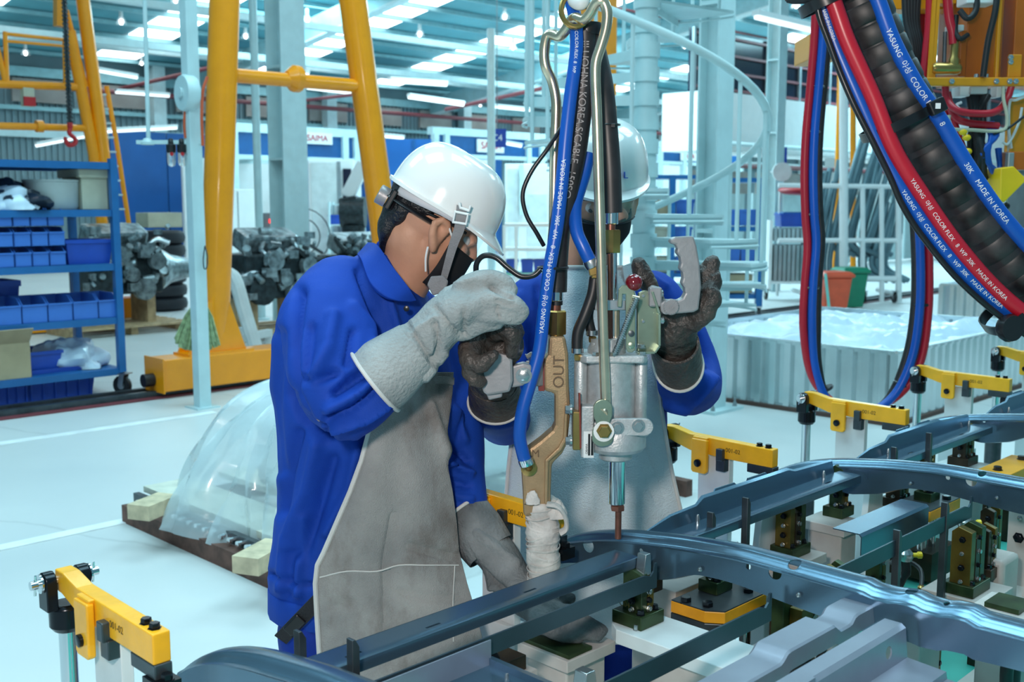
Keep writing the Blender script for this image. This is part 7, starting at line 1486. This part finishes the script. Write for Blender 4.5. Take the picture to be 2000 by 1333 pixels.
# ================================================================ upright worker behind the gun
YU = 2.80
w2 = thing('person', 'person in blue jacket, pale apron and white helmet facing us behind the gun', 'person', Vector((P(1165, 1000, YU).x, YU, 0)))
F2 = Vector((.06, -.93, -.36)).normalized(); U2 = Vector((.03, -.36, .93)); U2 = (U2-F2*U2.dot(F2)).normalized(); rim2 = P(1172, 352, 2.70); hc2 = rim2-U2*.036
bm_ = M(); ax2, o2 = head_volumes(bm_, hc2, F2, U2); limb(bm_, [o2(0, -.03, -.05), P(1150, 480, 2.76), P(1140, 545, 2.80)], [.062, .060, .075])
stack(bm_, [(1050, 1280, 1060, YU, .10), (1055, 1275, 900, YU, .10), (1040, 1280, 700, YU, .11), (1060, 1260, 600, YU, .10), (1110, 1200, 545, YU, .08)])
limb(bm_, [P(1050, 610, YU), P(1005, 720, 2.78), P(990, 815, 2.66), P(970, 785, 2.45), P(965, 740, 2.30)], [.055, .05, .045, .035, .03], 14); limb(bm_, [P(1275, 600, YU), P(1345, 700, 2.80), P(1370, 755, 2.68), P(1330, 720, 2.48), P(1320, 660, 2.36)], [.055, .05, .045, .035, .03], 14)
for (u, d) in ((1110, 0), (1225, 0)):
    f = P(u, 900, YU); f.z = .09; limb(bm_, [P(u, 1060, YU), Vector((f.x, YU-.01, .48)), f, Vector((f.x, YU-.16, .05))], [.080, .055, .042, .035], 14)
obj('body', bake(bm_, .0062, 5, .5), m_skin, w2)
jm = M(); stack(jm, [(1020, 1310, 1110, YU, .14), (1025, 1305, 1000, YU, .135), (1020, 1300, 850, YU, .135), (1012, 1308, 720, YU, .14), (1015, 1300, 640, YU, .14), (1030, 1290, 590, YU, .135), (1062, 1260, 555, YU, .115), (1090, 1225, 535, YU, .09)])
limb(jm, [P(1055, 600, YU), P(1022, 690, 2.80), P(990, 790, 2.74), P(984, 818, 2.64), P(978, 800, 2.50), P(970, 790, 2.42)], [.092, .088, .080, .070, .064, .060], 22); limb(jm, [P(1268, 596, YU), P(1320, 670, 2.82), P(1350, 740, 2.76), P(1345, 755, 2.66), P(1334, 730, 2.54), P(1330, 715, 2.50)], [.092, .088, .080, .074, .066, .062], 22)
me = bake(jm, .0085, 4, .5, 'jacket'); folds(me, [([(1010, 580), (1030, 680), (1020, 760)], 12, .008), ([(1050, 560), (1060, 650)], 10, -.008), ([(935, 800), (980, 830), (1020, 815)], 7, -.008), ([(1300, 790), (1340, 800), (1390, 740)], 9, .008), ([(1360, 660), (1385, 720)], 9, -.008), ([(1240, 520), (1300, 560)], 9, .006)]); crumple(me, .004, 18, 4); jk2 = obj('jacket', me, m_jacket, w2)
tm = M(); stack(tm, [(1030, 1305, 1130, YU, .13), (1030, 1300, 1060, YU, .13)])
for u in (1105, 1228):
    f = P(u, 900, YU); f.z = .10; limb(tm, [P(u, 1110, YU), Vector((f.x, YU-.01, .48)), f], [.10, .085, .075], 20)
me = bake(tm, .010, 4, .5, 'trousers'); crumple(me, .006, 14, 2); obj('trousers', me, m_trouser, w2)
for u in (1105, 1228):
    f = P(u, 900, YU); f.z = 0; q = M(); q.loft([[f+Vector((math.sin(a)*.05*ky, -.10-math.cos(a)*.145*kx, z)) for a in [i*math.pi/8 for i in range(16)]] for z, kx, ky in ((0, 1, 1), (.03, 1, 1.02), (.06, .85, .95), (.10, .5, .85))]); obj('shoe', q, m_black, w2, 60)
ap2 = [(522, 1098, 1216, 2.69, 2.665, 2.70), (560, 1080, 1232, 2.67, 2.645, 2.68), (640, 1058, 1262, 2.655, 2.635, 2.665), (740, 1040, 1285, 2.65, 2.63, 2.66), (800, 1020, 1292, 2.65, 2.63, 2.66), (850, 1000, 1300, 2.65, 2.63, 2.66), (920, 992, 1312, 2.65, 2.625, 2.655), (1000, 986, 1330, 2.64, 2.62, 2.65), (1060, 982, 1340, 2.63, 2.615, 2.64), (1150, 980, 1345, 2.62, 2.61, 2.63), (1260, 985, 1340, 2.62, 2.61, 2.63)]
fr2, bk2 = apron_grid(ap2, 36, 6, [(.006, 1.6, .3, .003), (.003, 3.1, 1.2, -.005)]); m = M(); m.loft([a+b[::-1] for a, b in zip(fr2, bk2)]); ame = mesh_of(m, 'apron', 50); folds(ame, [([(1140, 880), (1190, 860)], 6, -.004), ([(1160, 900), (1150, 1000)], 14, .006), ([(1250, 880), (1290, 980)], 12, -.006)]); apo2 = obj('apron', ame, m_apron2, w2)
q = M(); q.tube([r[0]-YY*.002 for r in fr2], .005, 8); q.tube([r[-1]-YY*.002 for r in fr2], .005, 8); q.tube([p-YY*.003 for p in fr2[0]], .005, 8); obj('edge_piping', q, m_seam, apo2); q = M(); sheet(q, [P(1215, 520, 2.68), P(1235, 515, 2.70), P(1245, 530, 2.72)], [P(1222, 560, 2.67), P(1238, 548, 2.69), P(1252, 555, 2.71)], .004); obj('neck_strap', q, m_apron2, apo2, 60)
hm_ = M(); hm_.ball(o2(0, -.026, .012), (.082, .086, .088), 24, 14, ax2); 
for s in (-1, 1): hm_.ball(o2(s*.068, .012, .010), (.013, .026, .036), 14, 8, ax2)
obj('hair', bake(hm_, .006, 3, .5, 'hair'), m_hair, w2)
hl2 = helmet(w2, rim2+U2*.020, F2, U2, 1.10, True, .030, .004)
q = M(); sp3 = lambda r, f, u: rim2+ax2[0]*r+F2*f+U2*u
m_pen = mat('blue_marker', (.05, .12, .5), .5)
for (body, u, v) in (('E', 1209, 346), ('L', 1222, 343)):
    p = P(u, v, 2.70); d_ = (rim2+U2*.03-p); hit = None
    c_ = P(u, v, 2.556); text_obj('marker_writing', body, c_, XX, UP, .022, m_pen, hl2, .006)
mask(w2, o2, ax2, hc2)
q = M(); rows = [[o2(math.sin(t)*.086, .042+.078*math.cos(t), u) for u in (.030, .005, -.018, -.034)] for t in [-1.25+2.5*i/16 for i in range(17)]]; q.loft(rows, caps=False, closed=False); gz2 = obj('goggles', q, m_visor, w2, 80)
q = M(); q.tube([r[-1] for r in rows], .0022, 6); obj('goggle_edge', q, m_black, gz2)
for s in (-1, 1):
    q = M(); q.ball(o2(s*.032, .082, -.006), .0125, 14, 8); e = obj('eye', q, m_eye, w2); q = M(); q.ball(o2(s*.032, .0925, -.008), .0062, 10, 6); obj('iris', q, m_hair, e); q = M(); q.tube([o2(s*.014, .098, .016), o2(s*.034, .097, .022), o2(s*.056, .084, .016)], [.003, .005, .003], 8); obj('eyebrow', q, m_hair, w2)
# worn dark gloves
me = glove_mesh([(975, 790, 2.40, (.050, .046)), (968, 770, 2.32, (.052, .046)), (962, 735, 2.25, (.052, .044)), (958, 690, 2.20, (.052, .042)), (962, 660, 2.18, (.046, .036))], [[(925, 668, 2.15, .026), (918, 700, 2.11, .024), (940, 712, 2.09, .020), (962, 696, 2.085, .015)], [(930, 690, 2.14, .026), (922, 730, 2.12, .022), (935, 745, 2.12, .016)], [(950, 650, 2.16, .026), (985, 640, 2.12, .022), (1002, 655, 2.11, .018), (1000, 690, 2.13, .015)], [(960, 648, 2.16, .026), (995, 636, 2.14, .020), (1012, 648, 2.14, .015)], [(975, 700, 2.17, .026), (1000, 690, 2.16, .022), (1008, 670, 2.15, .018)]])
crumple(me, .0045, 46, 12); g3 = obj('glove', me, m_gloved, w2)
c0, c1 = P(968, 786, 2.345), P(964, 745, 2.27); dr = (c1-c0).normalized(); xx = dr.cross(XX).normalized(); yy = xx.cross(dr).normalized(); cuff(g3, [(c0-UP*.0, XX, (UP*.85+YY*.5).normalized(), .060, .050), (c0.lerp(c1, .5), XX, (UP*.85+YY*.5).normalized(), .058, .050), (c1, XX, (UP*.85+YY*.5).normalized(), .053, .048)], None, m_gloved, m_seam)
me = glove_mesh([(1328, 715, 2.42, (.050, .050)), (1322, 690, 2.36, (.054, .048)), (1316, 660, 2.30, (.052, .044)), (1318, 632, 2.27, (.048, .036)), (1335, 610, 2.26, (.044, .030))], [[(1345, 605, 2.27, .026), (1368, 560, 2.25, .024), (1384, 528, 2.24, .020), (1392, 512, 2.235, .016)], [(1348, 612, 2.26, .026), (1374, 580, 2.24, .023), (1394, 552, 2.23, .018), (1397, 540, 2.225, .014)], [(1345, 622, 2.26, .026), (1372, 603, 2.23, .023), (1392, 584, 2.215, .018), (1388, 570, 2.21, .014)], [(1338, 636, 2.26, .024), (1362, 628, 2.235, .020), (1385, 615, 2.22, .015)], [(1300, 640, 2.28, .026), (1285, 598, 2.28, .022), (1268, 560, 2.27, .020), (1252, 528, 2.26, .018), (1246, 516, 2.26, .015)]])
crumple(me, .0045, 46, 22); g4 = obj('glove', me, m_gloved, w2)
c0, c1 = P(1325, 712, 2.36), P(1318, 668, 2.29); yv = (UP*.9+YY*.42).normalized(); cuff(g4, [(c0, XX, yv, .054, .062), (c0.lerp(c1, .5), XX, yv, .055, .058), (c1, XX, yv, .052, .050)], None, m_gloved, m_seam)
# ================================================================ orange welding transformer rig hanging at the upper right
YO = 4.3
def O(u, v, dy=0.): return P(u, v, YO+dy)
m_or = mat('orange_enamel', (.48, .11, .005), .4, 0, .10, 6); m_ory = mat('amber_enamel', (.74, .27, .006), .35, 0, .08, 8); m_by = mat('bright_yellow_enamel', (.95, .55, .01), .35)
rig = thing('transformer_rig', 'orange suspended welding transformer rig with yellow bars and tangled hoses', 'welding rig', O(1920, 400))
def pbox(name, u0, v0, u1, v1, dy, dep, m, parent=None, bev=.004):
    a, b = O(u0, v1, dy), O(u1, v0, dy); q = M(); q.box(((a.x+b.x)/2, YO+dy+dep/2, (a.z+b.z)/2), (abs(b.x-a.x), dep, abs(b.z-a.z))); return obj(name, q, m, parent or rig, 0, bev)
pbox('transformer_case', 1884, -60, 1966, 158, .10, .30, m_or); pbox('transformer_case', 1976, -60, 2090, 158, .10, .30, m_or)
pbox('upright_bar', 1943, -60, 1962, 158, .0, .02, m_ory); pbox('cross_bar', 1810, 151, 2060, 168, -.03, .025, m_ory); pbox('gusset_plate', 1968, 106, 1997, 152, .01, .012, m_ory)
for (u, v) in ((1859, 159), (1946, 159), (1972, 159), (1984, 159), (1974, 112), (1974, 121)): q = M(); q.hexbolt(O(u, v, -.032), -YY, .009, .008); obj('bolt', q, m_zinc, rig)
for u in (1907, 1926): q = M(); q.lathe([(.009, 0), (.009, .012)], O(u, 151, -.02), UP, 10); obj('terminal', q, m_zinc, rig)
for (a, b) in (((1828, -40), (1815, 152)), ((1834, -40), (1822, 152)), ((1812, 168), (1812, 200))): q = M(); q.beam(O(*a), O(*b), .014, .014); obj('guide_rod', q, m_ory, rig, 0)
pbox('side_panel', 1962, 190, 2080, 330, .16, .02, m_ory); pbox('control_box', 1968, 296, 2010, 332, .0, .10, m_or); pbox('connector_block', 1968, 298, 1982, 330, -.02, .03, m_grey)
pbox('back_beam', 1700, -40, 1890, 18, .25, .12, m_ory); pbox('back_plate', 1760, 60, 1800, 130, .3, .05, m_ory); pbox('yellow_bracket', 1580, 66, 1640, 116, .45, .25, m_ory); pbox('orange_plate', 1872, 60, 1890, 150, .05, .05, m_or)
pbox('junction_box', 1874, 168, 1896, 188, .02, .08, m_white); pbox('junction_box', 1896, 168, 1930, 183, .0, .08, m_lgrey); pbox('junction_box', 1946, 168, 1957, 190, .0, .06, m_white)
pbox('meter_box', 1888, -40, 1950, 6, -.03, .1, m_white); pbox('valve_block', 1856, 48, 1884, 60, .0, .06, m_lgrey)
q = M(); q.slab([O(u, v, .0) for u, v in ((1939, 330), (1964, 326), (1990, 352), (1946, 396), (1938, 392))], .14, YY); obj('bumper_plate', q, m_by, rig, 0, .004)
q = M(); q.lathe([(.016, 0), (.022, .006), (.022, .05), (.016, .06), (.016, .12)], O(1862, 142), UP, 14); q.lathe([(.018, -.06), (.024, -.05), (.024, .04), (.018, .05)], O(1850, 134), XX, 14); obj('brass_valve', q, m_brassf, rig); q = M(); q.cyl(O(1844, 122), O(1846, 62), .008, 8); obj('valve_stem', q, m_darksteel, rig)
q = M(); q.tube(smooth_pts([O(1854, 225, -.02), O(1855, 250, -.02), O(1900, 254, -.02), O(1958, 255, -.02), O(1967, 230, -.02), O(1960, 195, -.02), O(1959, 168, -.02)], 4), .007, 8); obj('cream_loop', q, m_cream, rig)
def rh(name, pts, r, m): q = M(); q.tube(smooth_pts([O(*p) for p in pts], 5), r, 10); return obj(name, q, m, rig, 60)
rh('red_hose', [(1818, -40, .05), (1816, 40, .05), (1810, 100, .05), (1804, 160, .05)], .018, m_hred); rh('red_hose', [(1848, -40, 0), (1853, 30, 0), (1860, 60, 0), (1862, 86, 0)], .018, m_hred)
rh('red_hose', [(1846, 168, 0), (1850, 195, 0), (1870, 216, -.03), (1910, 222, -.03), (1945, 218, -.02), (1966, 196, .05), (1975, 170, .08)], .014, m_hred); rh('red_hose', [(1850, 180, .02), (1862, 225, .02), (1890, 240, 0), (1950, 246, 0)], .014, m_hred); rh('red_hose', [(1856, 200, .04), (1868, 250, .03), (1882, 290, .02), (1896, 325, .05)], .012, m_hred); rh('red_hose', [(1846, 190, .05), (1850, 240, .05), (1862, 290, .06)], .012, m_hred)
rnd = random.Random(31)
for k in range(9): rh('black_hose', [(1900+rnd.uniform(-8, 30), 186, .05), (1905+rnd.uniform(-6, 18), 240, .02), (1905+rnd.uniform(-10, 22), 300, .0+rnd.uniform(-.03, .05)), (1912+rnd.uniform(-12, 18), 350, .03)], .013, m_dark)
for k in range(5): rh('blue_hose', [(1922+k*4, 240, .03), (1935+k*3, 265, -.01), (1930-k*3, 300, -.02), (1938+k*2, 335, .0), (1952, 330+k*2, .03), (1948+k, 290, .05)], .010, m_hblue)
for k in range(5): rh('black_hose', [(1795-k*7, -30, .1), (1790-k*5, 40, .1), (1798-k*4, 90, .08), (1800-k*3, 150, .1)], .014, m_dark)
rh('black_hose', [(1950, -40, -.04), (1944, 20, -.05), (1930, 80, -.04), (1920, 150, -.03)], .012, m_dark); rh('black_hose', [(1874, 20, -.02), (1890, 36, -.03), (1906, 20, -.03), (1908, -20, -.02)], .012, m_dark); rh('black_hose', [(1868, 30, 0), (1866, 62, -.01), (1876, 76, -.02), (1890, 68, .0)], .010, m_dark)
rh('grey_wire', [(2010, 185, 0), (1985, 195, 0), (1972, 200, .02), (1970, 250, .02), (1975, 290, .03)], .006, m_lgrey); rh('grey_wire', [(1878, 200, 0), (1868, 206, 0), (1880, 216, -.01), (1900, 218, -.02)], .006, m_white); rh('grey_wire', [(1996, 210, .0), (1990, 240, 0), (1970, 280, 0), (1958, 278, 0)], .005, m_lgrey); rh('black_wire', [(2010, 220, -.02), (1970, 250, -.02), (1940, 262, -.02)], .005, m_black)
rh('pull_cord', [(1970, 190, .1), (1969, 300, .1), (1966, 400, .1)], .004, m_cream); q = M(); q.ball(O(1965, 403, .1), .016, 12, 8); obj('cord_ball', q, m_black, rig)
for (u, v) in ((1888, 269), (1890, 296), (1882, 302), (1888, 312), (1881, 258)): q = M(); q.ball(O(u, v, -.02), (.018, .012, .013), 10, 6); obj('yellow_cap', q, m_by, rig)
for u in (1840, 2060): q = M(); q.beam(O(u, 10, .2), Vector((O(u, 10, .2).x, YO+.2, 7.3)), .08, .08); obj('hanger', q, m_ory, rig, 0)
# ================================================================ further jig details under the frame
for (s, d, z, w, h, st, lab) in ((2.06, 1.20, .55, .06, .16, 2, 'umber bolted block between the white plate and the blue channel'), (2.32, 1.22, .55, .06, .18, 1, 'bronze bolted block half hidden by the blue short channel'), (2.20, .93, .55, .06, .17, 0, 'olive bolted block in front of the dark strip'), (2.44, .90, .55, .05, .14, 2, 'low umber block near the square peg'), (3.02, 1.12, .55, .06, .20, 2, 'umber block beyond the bolted angle bracket'), (3.30, 1.10, .55, .06, .20, 1, 'bronze block under the far dark strip'), (2.62, 1.26, .55, .06, .17, 0, 'olive block beside the second yellow edged plate'), (3.75, 1.22, .55, .07, .26, 2, 'tall umber block past the farthest cross member')):
    locator(lab, s, d, z, w, h, st, .035)
for (u0, v0, u1, v1, z, lab) in ((1560, 1180, 1640, 1250, .60, 'black air line curling beneath the stepped rail'), (1740, 1100, 1800, 1140, .60, 'black air line beside the yellow tipped fitting'), (1900, 1180, 1960, 1120, .58, 'thin black cable lying on the green jig table')):
    a, b = Z(u0, v0, z), Z(u1, v1, z); t = thing('air_line', lab, 'hose', a.lerp(b, .5)); q = M(); q.tube(smooth_pts([a, a.lerp(b, .3)+UP*.03, a.lerp(b, .6)+UP*.015+XX*.03, b-UP*.03], 6), .006, 10); obj('line', q, m_dark, t)
    q = M(); q.lathe([(.006, 0), (.010, .004), (.010, .02), (.006, .024)], b-UP*.03, UP, 10); obj('end_fitting', q, m_brassf, t)
for (s, d, lab) in ((2.36, 1.44, 'pale jig riser behind the bronze bolted block'), (2.95, 1.44, 'pale jig riser beside the far peg')):
    q = M(); q.box(F(s, d, .33), (.07, .06, .66), (A, N, UP)); t = thing('jig_riser', lab, 'jig block', F(s, d, 0)); obj('column', q, m_jigw2, t, 0, .003); q = M(); q.slab([F(s-.05, d, .66), F(s+.05, d, .66), F(s+.05, d, .80), F(s, d, .83), F(s-.03, d, .80)], .02, N); obj('gusset', q, m_jigw2, t, 0, .002)
